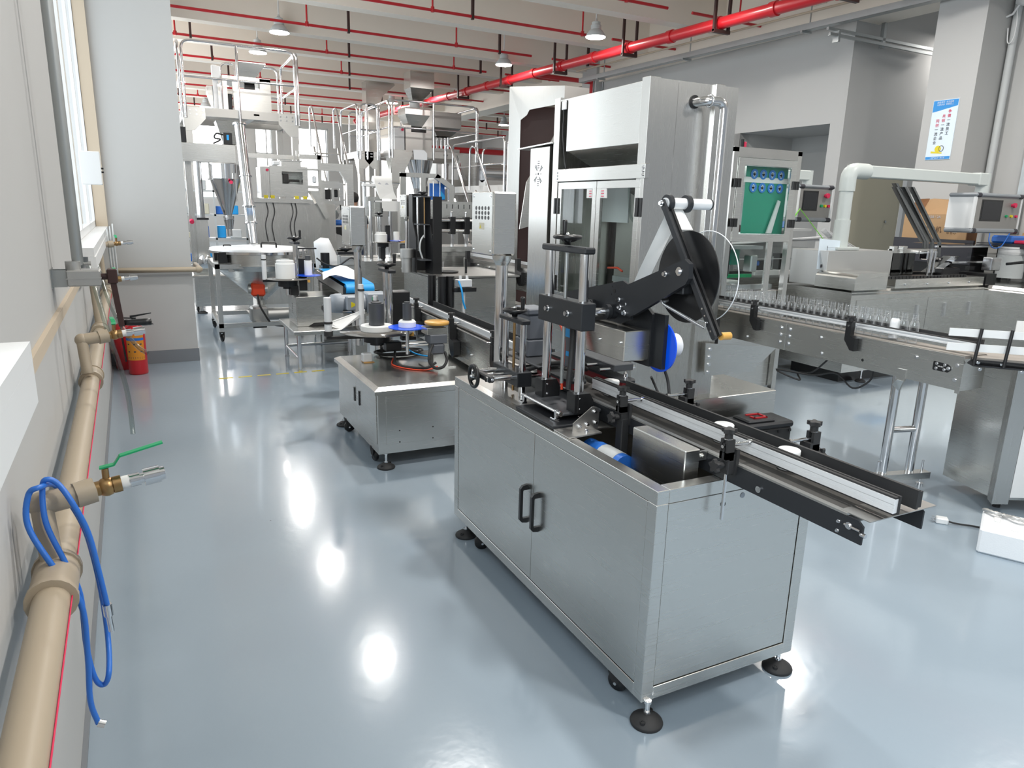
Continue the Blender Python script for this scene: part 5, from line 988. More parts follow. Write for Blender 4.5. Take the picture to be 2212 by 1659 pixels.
# ================================================================ CHECK WEIGHER / FORMER group
WB = thing('former_machine', (2.1, 12.2, 0), 'steel machine box with a viewing window on yellow feet above tall cabinet doors', 'machine')
one('cabinet', 'steel_v', WB, lambda m: m.box(1.52, 2.78, 12.0, 12.98, 0, 1.60)); one('ledge', 'steel', WB, lambda m: m.box(1.50, 2.38, 11.93, 12.6, 1.60, 1.665))
for x in (1.62, 1.85, 2.06, 2.28, 2.5): one('door_edge', 'steel_v', WB, lambda m: m.box(x, x + .05, 11.985, 12.0, .08, 1.56))
one('box_frame', 'steel', WB, lambda m: (m.box(1.775, 1.96, 12.0, 12.5, 1.69, 2.16), m.box(2.28, 2.36, 12.0, 12.5, 1.69, 2.16), m.box(1.96, 2.28, 12.0, 12.5, 1.69, 1.89), m.box(1.96, 2.28, 12.0, 12.5, 2.08, 2.16), m.box(1.96, 2.28, 12.48, 12.5, 1.89, 2.08)))
one('window_pane', 'acrylic', WB, lambda m: m.box(1.955, 2.285, 12.002, 12.006, 1.885, 2.085)); one('mechanism', 'black', WB, lambda m: (m.chbox(2.0, 2.08, 12.1, 12.2, 1.90, 2.05, .01), m.cyl((2.1, 12.2, 1.95), (2.26, 12.2, 1.95), .02, 10), m.cyl((1.98, 12.15, 2.06), (2.10, 12.15, 1.92), .008, 6)))
one('control_case', 'steel_v', WB, lambda m: m.chbox(1.63, 1.77, 11.98, 12.4, 1.67, 2.14, .004)); lab(one('stop_button', 'ink_red', WB, lambda m: m.cyl((1.74, 11.98, 2.09), (1.74, 11.955, 2.09), .02, 12)), 'red stop button')
for x in (1.70, 1.80, 2.17, 2.30): lab(one('foot', 'yellow', WB, lambda m: m.box(x - .03, x + .03, 11.96, 12.0, 1.665, 1.71)), 'yellow foot')
one('top_tray', 'steel', WB, lambda m: (m.box(1.96, 2.26, 12.0, 12.3, 2.16, 2.24), m.box(1.94, 2.28, 11.98, 12.3, 2.235, 2.25), m.box(2.2, 2.56, 11.98, 12.3, 2.12, 2.14))); one('small_drive', 'white_plastic', WB, lambda m: m.chbox(1.83, 1.93, 11.95, 12.05, 2.17, 2.23, .01))
one('frame', 'steel', WB, lambda m: (m.box(1.50, 2.28, 12.7, 12.75, 2.30, 2.37), m.box(2.25, 2.30, 12.3, 12.35, 2.16, 2.42), m.box(2.54, 2.60, 12.1, 12.2, 1.60, 2.36), m.box(2.26, 2.60, 12.1, 12.16, 2.29, 2.36), m.box(2.34, 2.56, 11.98, 12.3, 1.84, 1.88)))
lab(one('filter_bowl', 'styro', WB, lambda m: m.chbox(2.44, 2.50, 12.02, 12.08, 1.92, 2.03, .015)), 'white filter bowl')
one('chute', 'steel', WB, lambda m: m.prism([(2.36, 11.9, 1.80), (2.50, 11.9, 1.80), (2.67, 11.9, 1.40), (2.60, 11.9, 1.36)], (0, .20, 0))); one('cable', 'rubber', WB, lambda m: [m.tube(smooth_path([(a, 11.97, 1.60), (a + .02, 11.97, 1.45), (a - .03, 11.97, 1.25), (a, 11.97, 1.0)], 4), .006, 5) for a in (1.70, 1.80, 2.08, 2.14)])
VF = thing('bag_former_frame', (3.0, 13.0, 0), 'steel frame plate with rounded cut outs and rollers right of the yellow footed machine', 'machine')
def plate_with_holes():
    m = MB(); y = 13.0
    m.box(2.79, 2.84, y, y + .04, .95, 2.0); m.box(3.10, 3.16, y, y + .04, 1.5, 1.97); m.box(2.84, 3.10, y, y + .04, 1.87, 1.99); m.box(2.84, 3.10, y, y + .04, 1.58, 1.66); m.box(2.95, 3.0, y, y + .04, 1.66, 1.87)
    m.prism([(2.79, y, 1.20), (2.86, y, 1.18), (3.16, y, 1.52), (3.10, y, 1.60)], (0, .04, 0)); m.prism([(2.80, y, 1.22), (2.80, y, 1.05), (3.02, y, .92), (3.10, y, 1.02), (2.9, y, 1.2)], (0, .04, 0)); m.box(2.84, 3.2, y, y + .04, .60, .80); return m
lab(plate_with_holes().build('side_plate', 'steel', VF), 'steel side plate with cut outs')
one('roller', 'black', VF, lambda m: (m.chbox(2.85, 2.95, 13.05, 13.15, 1.68, 1.85, .01), m.chbox(3.0, 3.08, 13.05, 13.15, 1.72, 1.85, .01), m.box(2.86, 3.14, 13.1, 13.2, 1.0, 1.2))); lab(one('blue_roller', 'blue', VF, lambda m: m.cyl((2.95, 13.1, 1.28), (3.2, 13.1, 1.28), .05, 14)), 'dark blue roller'); one('film_wheel', 'castalu', VF, lambda m: m.cyl((3.02, 12.98, .95), (3.02, 12.95, .95), .13, 24))
one('base', 'steel_v', VF, lambda m: m.box(2.8, 3.4, 13.0, 13.5, 0, .9)); one('pipe_end', 'polished', VF, lambda m: m.cyl((2.97, 13.0, 1.42), (2.97, 12.9, 1.42), .08, 20))
one('gantry', 'steel', VF, lambda m: (m.box(2.78, 3.4, 13.2, 13.3, 2.17, 2.30), m.prism([(3.16, 13.2, 2.17), (3.28, 13.2, 1.98), (3.28, 13.2, .05), (3.40, 13.2, .05), (3.40, 13.2, 2.17)], (0, .1, 0))))
t = thing('plastic_jug', (2.0, 8.3, .9), 'translucent white plastic jug lying behind the small labeller', 'jug')
one('body', 'styro', t, lambda m: m.slathe((1.83, 8.3, .88), (-.25, 0, 1), [(0, 0), (.13, 0), (.14, .03), (.10, .26), (.085, .33), (0, .36)], 20)); lab(one('cap', 'amber', t, lambda m: m.cyl((1.96, 8.28, .96), (2.06, 8.28, .96), .03, 12)), 'orange cap'); one('rest', 'steel', t, lambda m: m.box(1.68, 2.1, 8.2, 8.45, 0, .88))
# ================================================================ CABINET WITH BLACK LIFT TOWER
GM = thing('lift_tower_cabinet', (3.1, 7.9, 0), 'steel cabinet carrying a tall black open lift tower', 'machine')
one('cabinet', 'steel', GM, lambda m: m.box(2.83, 3.81, 7.45, 8.62, .08, .83)); one('worktop', 'steel_dull', GM, lambda m: m.box(2.80, 3.84, 7.42, 8.65, .83, .85)); one('edge_gap', 'black', GM, lambda m: m.box(2.805, 3.835, 7.425, 8.645, .822, .83)); one('side_panel', 'steel', GM, lambda m: m.box(2.90, 3.76, 7.444, 7.449, .15, .77))
one('panel_hole', 'black', GM, lambda m: m.cyl((3.12, 7.444, .70), (3.12, 7.442, .70), .012, 12)); caster((3.3, 7.55, 0), GM, .05, .09)
for x in (2.70, 2.87):
    pass
def tower(x0_, x1_, y_, name):
    m = MB(); m.prism([(x0_, y_, .852), (x1_, y_, .852), (x1_, y_, 1.712), (x1_ - .09, y_, 1.712), (x1_ - .09, y_, 1.40), (x0_, y_, 1.22)], (0, .012, 0)); return m
one('tower_plate', 'black', GM, lambda m: m.prism([(2.87, 7.70, .852), (2.87, 7.95, .852), (2.87, 7.95, 1.712), (2.87, 7.80, 1.712), (2.87, 7.80, 1.40), (2.87, 7.70, 1.22)], (.012, 0, 0)))
one('tower_plate', 'black', GM, lambda m: m.box(2.87, 2.975, 7.69, 7.702, .852, 1.712)); one('tower_plate', 'black', GM, lambda m: m.prism([(2.74, 7.9, .852), (2.74, 8.15, .852), (2.74, 8.15, 1.74), (2.74, 8.02, 1.74), (2.74, 8.02, 1.43), (2.74, 7.9, 1.25)], (.012, 0, 0)))
one('back_plate', 'black', GM, lambda m: m.box(2.75, 2.97, 8.15, 8.165, .852, 1.74)); one('cross_plate', 'anod_grey', GM, lambda m: m.box(2.752, 2.88, 7.75, 8.15, 1.70, 1.712)); one('cross_plate', 'anod_grey', GM, lambda m: m.box(2.752, 2.88, 7.80, 8.15, 1.395, 1.407)); one('cross_plate', 'anod_grey', GM, lambda m: m.box(2.752, 2.88, 7.75, 8.15, 1.0, 1.012))
lab(one('lead_screw', 'brass', GM, lambda m: m.cyl((2.83, 7.86, 1.41), (2.83, 7.86, 1.70), .008, 8)), 'brass lead screw'); one('slide_rod', 'polished', GM, lambda m: m.cyl((2.78, 7.95, 1.10), (2.78, 7.95, 1.70), .014, 10)); one('lower_rod', 'polished', GM, lambda m: m.cyl((2.83, 7.86, 1.25), (2.83, 7.86, 1.40), .01, 8)); handwheel((2.82, 7.9, 1.745), (0, 0, 1), .06, GM, (1, -.5, 0)); one('cable', 'grey_plastic', GM, lambda m: m.tube(smooth_path([(2.83, 7.88, 1.28), (2.78, 7.85, 1.22), (2.77, 7.85, 1.12), (2.80, 7.85, 1.02)], 5), .010, 6))
one('motor', 'castalu', GM, lambda m: (m.cyl((2.66, 8.0, 1.02), (2.66, 8.0, 1.12), .075, 18), m.cyl((2.66, 8.0, .852), (2.66, 8.0, 1.02), .06, 18)))
control_box(2.80, 8.4, 1.47, 1.73, .852, .025, GM, .1, .20, .0)
t = thing('measuring_jug', (3.15, 7.8, .85), 'dark plastic tray with a clear cup beside the black tower', 'tray')
one('tray', 'black', t, lambda m: m.lathe((3.12, 7.9, .853), (0, 0, 1), [(0, 0), (.13, 0), (.14, .012), (.13, .010), (0, .006)], 24)); one('cup', 'pet', t, lambda m: m.lathe((3.04, 7.95, .86), (0, 0, 1), [(.05, 0), (.06, .12)], 18)); one('pin', 'black', t, lambda m: m.cyl((3.30, 7.75, .853), (3.30, 7.75, 1.02), .014, 10))
# ================================================================ LONG BACK CONVEYOR
BCV = thing('back_conveyor', (3.9, 8.5, .55), 'long steel side conveyor running behind the black tower cabinet', 'conveyor')
one('side_plate', 'steel', BCV, lambda m: m.box(3.90, 3.905, 5.6, 9.25, .66, .93)); one('side_plate', 'steel', BCV, lambda m: m.box(4.10, 4.105, 5.6, 9.25, .66, .93)); one('belt', 'belt', BCV, lambda m: m.box(3.906, 4.10, 5.6, 9.25, .91, .93)); one('guide_rail', 'alu', BCV, lambda m: m.box(3.925, 3.935, 5.6, 9.2, .965, 1.0)); one('lower_beam', 'steel_dull', BCV, lambda m: m.box(3.93, 4.08, 5.6, 9.25, .42, .47))
bolts([(3.90, 8.4 + .35 * i, z) for i in range(4) for z in (.74, .86)], (-1, 0, 0), .012, .012, BCV); bolts([(3.90, 6.6, z) for z in (.72, .80, .88)], (-1, 0, 0), .010, .012, BCV)
for y in (6.25, 7.45, 8.95):
    m = MB(); m.prism([(3.85, y - .05, .75), (3.85, y, .72), (3.85, y + .05, .75), (3.85, y + .12, .86), (3.85, y + .12, 1.03), (3.85, y + .06, 1.03), (3.85, y + .06, .90), (3.85, y - .05, .88)], (.05, 0, 0)); m.build('rail_bracket', 'black', BCV)
for y in (6.4, 9.0): one('leg', 'polished', BCV, lambda m: (m.cyl((3.96, y, 0), (3.96, y, .66), .025, 12), m.cyl((4.06, y, 0), (4.06, y, .66), .025, 12)))
t = thing('air_regulator', (3.86, 6.0, .9), 'white and blue air filter regulator with bundled black cables on the back conveyor', 'regulator')
one('mount', 'galv', t, lambda m: m.box(3.86, 3.90, 5.86, 6.06, .84, 1.0)); one('body', 'cream', t, lambda m: (m.chbox(3.80, 3.86, 5.90, 5.95, .80, .98, .008), m.chbox(3.80, 3.86, 5.97, 6.02, .80, .98, .008), m.chbox(3.80, 3.86, 5.84, 5.89, .92, 1.02, .008)))
lab(one('badge', 'ink_blue', t, lambda m: m.box(3.795, 3.80, 5.96, 6.01, .93, 1.01)), 'blue badge'); one('cable', 'rubber', t, lambda m: m.tube(smooth_path([(3.82, 6.06, 1.02), (3.78, 6.12, .95), (3.78, 6.10, .85), (3.80, 6.05, .90), (3.84, 6.0, 1.05), (3.8, 6.15, 1.06), (3.78, 6.3, .95), (3.8, 6.2, .90)], 6), .007, 6)); one('cable', 'rubber', t, lambda m: m.tube(smooth_path([(3.82, 6.08, 1.0), (3.80, 6.04, .80), (3.80, 6.02, .62), (3.78, 5.9, .52)], 5), .006, 6)); one('cable', 'rubber', t, lambda m: m.tube(smooth_path([(3.83, 5.86, .95), (3.80, 5.8, .82), (3.8, 5.6, .78), (3.8, 5.45, .80)], 5), .006, 6))
# capping rollers behind
CP = thing('capping_unit', (3.9, 9.6, .9), 'row of black clamps on double bars with polished posts over a steel plate', 'machine')
one('deck', 'steel', CP, lambda m: m.box(3.55, 4.6, 9.3, 9.9, 1.0, 1.07)); one('deck_leg', 'steel', CP, lambda m: m.box(3.6, 4.5, 9.4, 9.8, .0, .99)); one('back_wall', 'steel', CP, lambda m: m.box(3.68, 4.6, 9.95, 9.99, 1.43, 1.68))
for i in range(7): one('slot', 'black', CP, lambda m: m.box(3.74 + .09 * i, 3.75 + .09 * i, 9.945, 9.95, 1.58, 1.64))
one('bar', 'polished', CP, lambda m: m.cyl((3.66, 9.6, 1.42), (4.5, 9.6, 1.42), .022, 14)); one('bar', 'polished', CP, lambda m: m.cyl((3.66, 9.6, 1.28), (4.5, 9.6, 1.28), .022, 14)); one('backing', 'black', CP, lambda m: m.box(3.66, 4.5, 9.68, 9.7, 1.25, 1.45))
for x in (3.87, 4.09, 4.31):
    one('clamp_block', 'black', CP, lambda m: m.chbox(x - .04, x + .04, 9.56, 9.66, 1.23, 1.47, .006)); one('post', 'polished', CP, lambda m: m.cyl((x, 9.6, 1.07), (x, 9.6, 1.24), .024, 14)); one('knob', 'chrome', CP, lambda m: (m.cyl((x - .02, 9.58, 1.47), (x - .02, 9.58, 1.52), .012, 10), m.ball((x - .02, 9.58, 1.53), .016, 8)))
one('frame', 'steel_v', CP, lambda m: (m.box(3.25, 3.33, 10.0, 10.06, .9, 2.05), m.box(3.25, 3.85, 10.0, 10.06, 2.0, 2.06), m.prism([(3.80, 10.0, 2.06), (4.06, 10.0, 1.90), (4.06, 10.0, 1.66), (3.98, 10.0, 1.66), (3.98, 10.0, 1.86), (3.76, 10.0, 2.0)], (0, .06, 0)), m.box(3.55, 3.62, 10.0, 10.06, 1.66, 2.0)))
one('frame_base', 'steel_v', CP, lambda m: m.box(3.2, 4.1, 10.0, 10.28, 0, .92))
lab(one('blue_panel', 'blue', CP, lambda m: m.box(3.72, 3.95, 10.1, 10.12, 1.70, 1.93)), 'blue plastic panel'); lab(one('blue_cloth', 'light_blue', CP, lambda m: m.prism([(3.86, 10.09, 1.86), (3.95, 10.09, 1.76), (3.95, 10.09, 1.71), (3.87, 10.09, 1.71)], (0, .005, 0))), 'light blue corner')
one('stay', 'polished', CP, lambda m: (m.cyl((3.70, 9.9, 1.68), (3.70, 9.9, 1.95), .008, 8), m.cyl((3.80, 9.9, 1.68), (3.80, 9.9, 1.95), .008, 8)))
# ================================================================ PAPER ROLL MACHINE + FOURTH LABELLER
PRM = thing('film_roll_stand', (3.1, 10.5, 0), 'stand with a big white patterned paper roll and its hanging web', 'film stand')
one('post', 'polished', PRM, lambda m: m.cyl((2.86, 10.5, .86), (2.86, 10.5, 1.92), .03, 14)); one('post', 'polished', PRM, lambda m: m.cyl((3.24, 10.5, .86), (3.24, 10.5, 1.52), .03, 14)); one('box', 'steel', PRM, lambda m: (m.box(2.88, 3.02, 10.4, 10.6, 1.45, 1.72), m.prism([(2.98, 10.38, 1.72), (3.04, 10.38, 1.72), (3.12, 10.38, 1.58), (3.08, 10.38, 1.44), (2.98, 10.38, 1.44)], (0, .2, 0))))
one('arm', 'white_plastic', PRM, lambda m: (m.chbox(2.82, 3.0, 10.42, 10.5, 1.86, 1.90, .005), m.box(2.98, 3.38, 10.36, 10.44, 1.645, 1.665))); one('shaft', 'polished', PRM, lambda m: m.cyl((2.8, 10.5, 1.93), (3.4, 10.5, 1.93), .014, 10)); one('base', 'steel', PRM, lambda m: m.box(2.70, 3.4, 10.3, 10.8, .0, .86))
t = thing('paper_roll', (3.1, 10.5, 1.8), 'large white paper roll printed with pale grey diamonds', 'paper roll')
one('roll', 'paper', t, lambda m: m.cyl((2.99, 10.5, 1.93), (3.25, 10.5, 1.93), .085, 26)); wb = one('web', 'paper', t, lambda m: (m.prism([(2.99, 10.415, 1.93), (3.25, 10.415, 1.93), (3.27, 10.40, 1.80), (3.31, 10.36, 1.69), (3.05, 10.36, 1.69), (3.01, 10.40, 1.80)], (0, .003, 0)), m.prism([(3.07, 10.33, 1.66), (3.33, 10.33, 1.66), (3.33, 10.33, 1.52), (3.07, 10.33, 1.52)], (0, .003, 0))))
pmat('pale_print', (.55, .56, .60), .7)
one('print', 'pale_print', wb, lambda m: [m.prism([(x, 10.411 - max(0, 1.80 - z) * .4, z - .025), (x + .028, 10.411 - max(0, 1.80 - z) * .4, z), (x, 10.411 - max(0, 1.80 - z) * .4, z + .025), (x - .028, 10.411 - max(0, 1.80 - z) * .4, z)], (0, .001, 0)) for x, z in ((3.06, 1.90), (3.17, 1.90), (3.115, 1.84), (3.21, 1.84), (3.09, 1.78), (3.20, 1.77))])
L4 = thing('rear_labeler', (2.85, 9.5, 0), 'rear labelling head with a steel disc, white roll and black frame behind the cabinet', 'machine')
one('table', 'steel', L4, lambda m: m.box(2.52, 3.2, 9.3, 9.95, .0, .88)); labhead(L4, (2.83, 9.5, 1.12), .20, 0, 0, 0, 0, (3.02, 9.5, 1.14), .10, (2.86, 9.75, .88, 1.45), True, .8)
one('pole', 'polished', L4, lambda m: m.cyl((2.665, 9.5, .88), (2.665, 9.5, 1.65), .022, 14)); one('black_panel', 'black', L4, lambda m: m.chbox(2.90, 2.96, 9.6, 9.66, 1.12, 1.34, .004)); one('hub_stack', 'anod', L4, lambda m: (m.chbox(2.78, 2.85, 9.46, 9.54, .90, 1.05, .004), m.cyl((2.83, 9.5, .88), (2.83, 9.5, 1.05), .02, 10)))
lab(one('wheel', 'amber', L4, lambda m: m.cyl((3.12, 9.45, 1.12), (3.12, 9.45, 1.14), .09, 24)), 'amber wheel'); one('wheel_motor', 'motor_grey', L4, lambda m: m.chbox(3.06, 3.18, 9.4, 9.5, .95, 1.10, .01))
t = thing('label_roll', (2.79, 9.5, 1.13), 'short fat white paper roll on the rear labelling head', 'label roll'); one('paper', 'paper', t, lambda m: m.lathe((2.80, 9.5, 1.1225), (0, 0, 1), [(0, 0), (.083, 0), (.084, .1), (.07, .11), (.07, .13), (0, .13)], 26))
t = thing('label_roll', (3.0, 9.45, 1.145), 'narrow white roll beside the fat roll on the rear labelling head', 'label roll'); one('paper', 'paper', t, lambda m: m.cyl((3.0, 9.45, 1.1435), (3.0, 9.45, 1.26), .04, 18))
# ================================================================ PERSON far away, seen from behind
def person(x, y):
    t = thing('person', (x, y, 0), 'person with short dark hair seen from behind, in a dark t-shirt among the machines', 'person')
    bm_v = {'pelvis': (0, 0, .95, .15), 'belly': (0, 0, 1.10, .145), 'chest': (0, .0, 1.32, .165), 'neck0': (0, 0, 1.48, .075), 'neck1': (0, .0, 1.56, .058), 'head0': (0, .0, 1.66, .085), 'head1': (0, 0, 1.74, .075),
            'shl': (-.17, 0, 1.43, .068), 'ell': (-.24, .02, 1.16, .045), 'hal': (-.22, .16, 1.02, .034), 'shr': (.17, 0, 1.43, .068), 'elr': (.24, .02, 1.16, .045), 'har': (.22, .16, 1.02, .034),
            'hl': (-.10, 0, .88, .095), 'kl': (-.11, .0, .50, .060), 'al': (-.11, -.02, .10, .045), 'fl': (-.12, .12, .045, .038), 'hr': (.10, 0, .88, .095), 'kr': (.11, .0, .50, .060), 'ar': (.11, -.02, .10, .045), 'fr': (.12, .12, .045, .038)}
    E_ = [('pelvis', 'belly'), ('belly', 'chest'), ('chest', 'neck0'), ('neck0', 'neck1'), ('neck1', 'head0'), ('head0', 'head1'), ('chest', 'shl'), ('shl', 'ell'), ('ell', 'hal'), ('chest', 'shr'), ('shr', 'elr'), ('elr', 'har'), ('pelvis', 'hl'), ('hl', 'kl'), ('kl', 'al'), ('al', 'fl'), ('pelvis', 'hr'), ('hr', 'kr'), ('kr', 'ar'), ('ar', 'fr')]
    for side, s in (('l', -1), ('r', 1)):
        hx, hy, hz = .22 * s, .16, 1.02
        for k, (dx, ln) in enumerate(((-.028, .07), (-.010, .082), (.010, .078), (.027, .062))):
            bm_v['f%s%d' % (side, k)] = (hx + dx, hy + .05, hz - .03, .011); bm_v['g%s%d' % (side, k)] = (hx + dx * 1.2, hy + .05 + ln * .6, hz - .03 - ln * .5, .009); E_ += [('ha' + side, 'f%s%d' % (side, k)), ('f%s%d' % (side, k), 'g%s%d' % (side, k))]
        bm_v['t' + side] = (hx - .04 * s, hy + .04, hz + .0, .012); E_ += [('ha' + side, 't' + side)]
    K_ = list(bm_v); me = bpy.data.meshes.new('body'); me.from_pydata([bm_v[k][:3] for k in K_], [(K_.index(a), K_.index(b)) for a, b in E_], [])
    o = bpy.data.objects.new('body', me); C.objects.link(o); o.parent = t['_ob']; o.location = (0, 0, 0); me.materials.append(MATS['skin'])
    sk = o.modifiers.new('skin', 'SKIN'); sl = me.skin_vertices[0].data
    for i, k in enumerate(K_): r = bm_v[k][3]; sl[i].radius = (r, r * (.72 if k in ('pelvis', 'belly', 'chest') else 1)); sl[i].use_root = (k == 'pelvis')
    sb_ = o.modifiers.new('sub', 'SUBSURF'); sb_.levels = 2; sb_.render_levels = 2
    for p in me.polygons: p.use_smooth = True
    sk.use_smooth_shade = True
    P = lambda a, b, c: (x + a, y + b, c)
    one('hair', 'hair', t, lambda m: m.ball(P(0, -.012, 1.735), .104, 14, (.93, 1.02, 1.08)))
    one('face', 'skin', t, lambda m: (m.ball(P(0, .05, 1.70), .085, 12, (.85, .75, 1.15)), m.cyl(P(0, .11, 1.70), P(0, .135, 1.685), .012, 8), m.ball(P(-.085, .0, 1.70), .02, 8, (.5, 1, 1.5)), m.ball(P(.085, .0, 1.70), .02, 8, (.5, 1, 1.5)), m.box(x - .025, x + .025, y + .108, y + .115, 1.655, 1.662)))
    one('t_shirt', 'tee', t, lambda m: (m.slathe(P(0, 0, .90), (0, 0, 1), [(.178, 0), (.172, .1), (.165, .22), (.188, .40), (.20, .50), (.17, .57), (.085, .61), (.07, .62)], 24), m.tube([P(-.15, 0, 1.44), P(-.21, .01, 1.30), P(-.235, .015, 1.22)], [.085, .07, .062], 12), m.tube([P(.15, 0, 1.44), P(.21, .01, 1.30), P(.235, .015, 1.22)], [.085, .07, .062], 12)))
    one('trousers', 'jeans', t, lambda m: (m.tube([P(-.09, 0, .95), P(-.10, 0, .75), P(-.11, 0, .5), P(-.11, -.01, .1)], [.115, .10, .078, .068], 14), m.tube([P(.09, 0, .95), P(.10, 0, .75), P(.11, 0, .5), P(.11, -.01, .1)], [.115, .10, .078, .068], 14)))
    for s in (-1, 1): one('shoe', 'black', t, lambda m: m.ball(P(.115 * s, .05, .05), .055, 10, (.85, 2.2, .9)))
person(4.12 * 14.5 / 16, 14.5)
# ================================================================ PLATFORMS
def platform(name, label, x0, x1, y0, y1, zd, zr, leg_to, parts=True, lab_=None, pw=.12):
    t = thing(name, ((x0 + x1) / 2, y0, 0), label, 'platform')
    one('deck', 'steel_dull', t, lambda m: (m.box(x0, x1, y0, y0 + .06, zd - .15, zd), m.box(x0, x1, y1 - .06, y1, zd - .15, zd), m.box(x0, x0 + .06, y0, y1, zd - .15, zd), m.box(x1 - .06, x1, y0, y1, zd - .15, zd)))
    one('grating', 'steel_dull', t, lambda m: ([m.box(x0 + .06, x1 - .06, y0 + .1 + i * .17, y0 + .16 + i * .17, zd - .05, zd - .01) for i in range(int((y1 - y0 - .1) / .17))], m.box(x0 + (x1 - x0) * .6, x0 + (x1 - x0) * .65, y0, y1, zd - .08, zd - .05)))
    for x in (x0, x1 - pw):
        for y in (y0, y1 - pw): one('leg', 'steel_v', t, lambda m: m.box(x, x + pw, y, y + pw, 0, zd - .15))
    for s, x in ((1, x0), (-1, x1)):
        g_ = one('gusset', 'steel', t, lambda m: m.prism([(x, y0 - .012, zd - .01), (x + s * .36, y0 - .012, zd - .01), (x + s * .36, y0 - .012, zd - .20), (x + s * .16, y0 - .012, zd - .42), (x, y0 - .012, zd - .42)], (0, .012, 0)))
        one('gusset_bolt', 'polished', g_, lambda m: [m.cyl((x + s * (.10 + .11 * i), y0 - .012, zd - .06 - .07 * j), (x + s * (.10 + .11 * i), y0 - .025, zd - .06 - .07 * j), .016, 8) for i in range(3) for j in range(2)])
        one('gusset', 'steel', t, lambda m: m.prism([(x - s * .012, y0, zd - .15), (x - s * .012, y0 + .45, zd - .15), (x - s * .012, y0 + .12, zd - .55), (x - s * .012, y0, zd - .55)], (.012 * s, 0, 0)))
    r = .024
    def rail(pts, post=None):
        h = one('railing', 'polished', t, lambda m: m.tube(rail_loop(pts, .16, 6), r, 10)); return h
    h = rail([(x0 + .03, y0 - .03, zd - .2), (x0 + .03, y0 - .03, zr), (x1 - .03, y0 - .03, zr), (x1 - .03, y0 - .03, zd - .2)])
    zm = (zd + zr) / 2 - .05; one('mid_rail', 'polished', h, lambda m: m.cyl((x0 + .03, y0 - .03, zm), (x1 - .03, y0 - .03, zm), .019, 8)); one('baluster', 'polished', h, lambda m: m.cyl(((x0 + x1) / 2 - .05, y0 - .045, zd - .2), ((x0 + x1) / 2 - .05, y0 - .03, zr), r, 8))
    for x in (x0 - .03, x1 + .03):
        h = rail([(x, y0 + .02, zd - .2), (x, y0 + .02, zr), (x, y1 - .05, zr), (x, y1 - .05, zd - .2)]); one('mid_rail', 'polished', h, lambda m: m.cyl((x, y0 + .02, zm), (x, y1 - .05, zm), .019, 8))
    h = rail([(x0 + (x1 - x0) * .42, y1 + .03, zd - .2), (x0 + (x1 - x0) * .42, y1 + .03, zr), (x1 - .03, y1 + .03, zr), (x1 - .03, y1 + .03, zd - .2)]); one('mid_rail', 'polished', h, lambda m: m.cyl((x0 + (x1 - x0) * .42, y1 + .03, zm), (x1 - .03, y1 + .03, zm), .019, 8))
    return t
PD = platform('work_platform', 'left raised steel platform with rounded railings and diagonal gussets behind the pillar', .78, 2.80, 15.0, 16.9, 3.27, 4.39, 0)
t = thing('multihead_weigher', (1.9, 15.9, 3.27), 'feed hopper and weigher body standing on the left platform', 'machine')
one('hopper', 'steel', t, lambda m: (m.frust((1.80, 2.13, 15.55, 15.9), 3.94, (1.78, 2.33, 15.5, 16.1), 4.20), m.frust((1.78, 2.33, 15.5, 16.1), 4.20, (1.78, 2.33, 15.5, 16.1), 4.215))); one('body', 'steel', t, lambda m: (m.box(1.82, 2.40, 15.5, 16.3, 3.271, 3.72), m.box(2.20, 2.40, 15.5, 16.3, 3.72, 3.93), m.box(1.52, 2.40, 15.5, 16.3, 3.86, 3.94), m.box(1.52, 1.60, 15.5, 15.6, 3.271, 3.86), m.box(1.70, 1.78, 15.5, 15.6, 3.271, 3.86))); one('gap_part', 'black', t, lambda m: m.chbox(1.60, 1.69, 15.6, 15.7, 3.30, 3.62, .01)); one('gap_part', 'black', t, lambda m: m.chbox(1.95, 2.15, 15.8, 15.9, 3.72, 3.86, .01))
one('side_funnel', 'steel', t, lambda m: m.prism([(1.25, 15.7, 3.75), (1.50, 15.7, 3.75), (1.50, 15.7, 3.28), (1.38, 15.7, 3.28), (1.25, 15.7, 3.65)], (0, .3, 0))); one('mast', 'alu', t, lambda m: (m.box(1.36, 1.44, 15.6, 15.66, 3.271, 4.12), m.chbox(1.34, 1.50, 15.55, 15.6, 3.85, 4.10, .01)))
one('lower_funnel', 'steel', t, lambda m: m.frust((1.48, 1.72, 15.7, 15.94), 2.70, (1.36, 1.80, 15.6, 16.04), 3.12))
PE = platform('work_platform', 'middle raised steel platform with railings and long triangular leg gussets', 5.45, 7.72, 17.5, 19.6, 2.93, 4.06, 0, pw=.14)
for s, x in ((1, 5.45), (-1, 7.72)): one('leg_gusset', 'steel', PE, lambda m: m.prism([(x, 17.47, 2.88), (x + s * .55, 17.47, 2.88), (x + s * .02, 17.47, 1.75), (x, 17.47, 1.75)], (0, .014, 0)))
one('sheet', 'styro', PE, lambda m: m.prism([(6.0, 17.46, 2.95), (6.28, 17.46, 2.95), (6.36, 17.46, 2.88), (6.36, 17.46, 2.72), (6.02, 17.46, 2.72)], (0, .004, 0)))
t = thing('multihead_weigher', (6.2, 18.3, 2.93), 'weigher with stacked square hoppers standing on the middle platform', 'machine')
one('inlet_box', 'steel', t, lambda m: (m.box(5.99, 6.60, 17.6, 18.1, 4.40, 4.78), m.frust((6.18, 6.40, 18.0, 18.2), 4.14, (5.99, 6.60, 17.6, 18.1), 4.40))); one('outlet_tube', 'white_plastic', t, lambda m: m.cyl((6.29, 18.12, 3.92), (6.29, 18.2, 4.16), .13, 20))
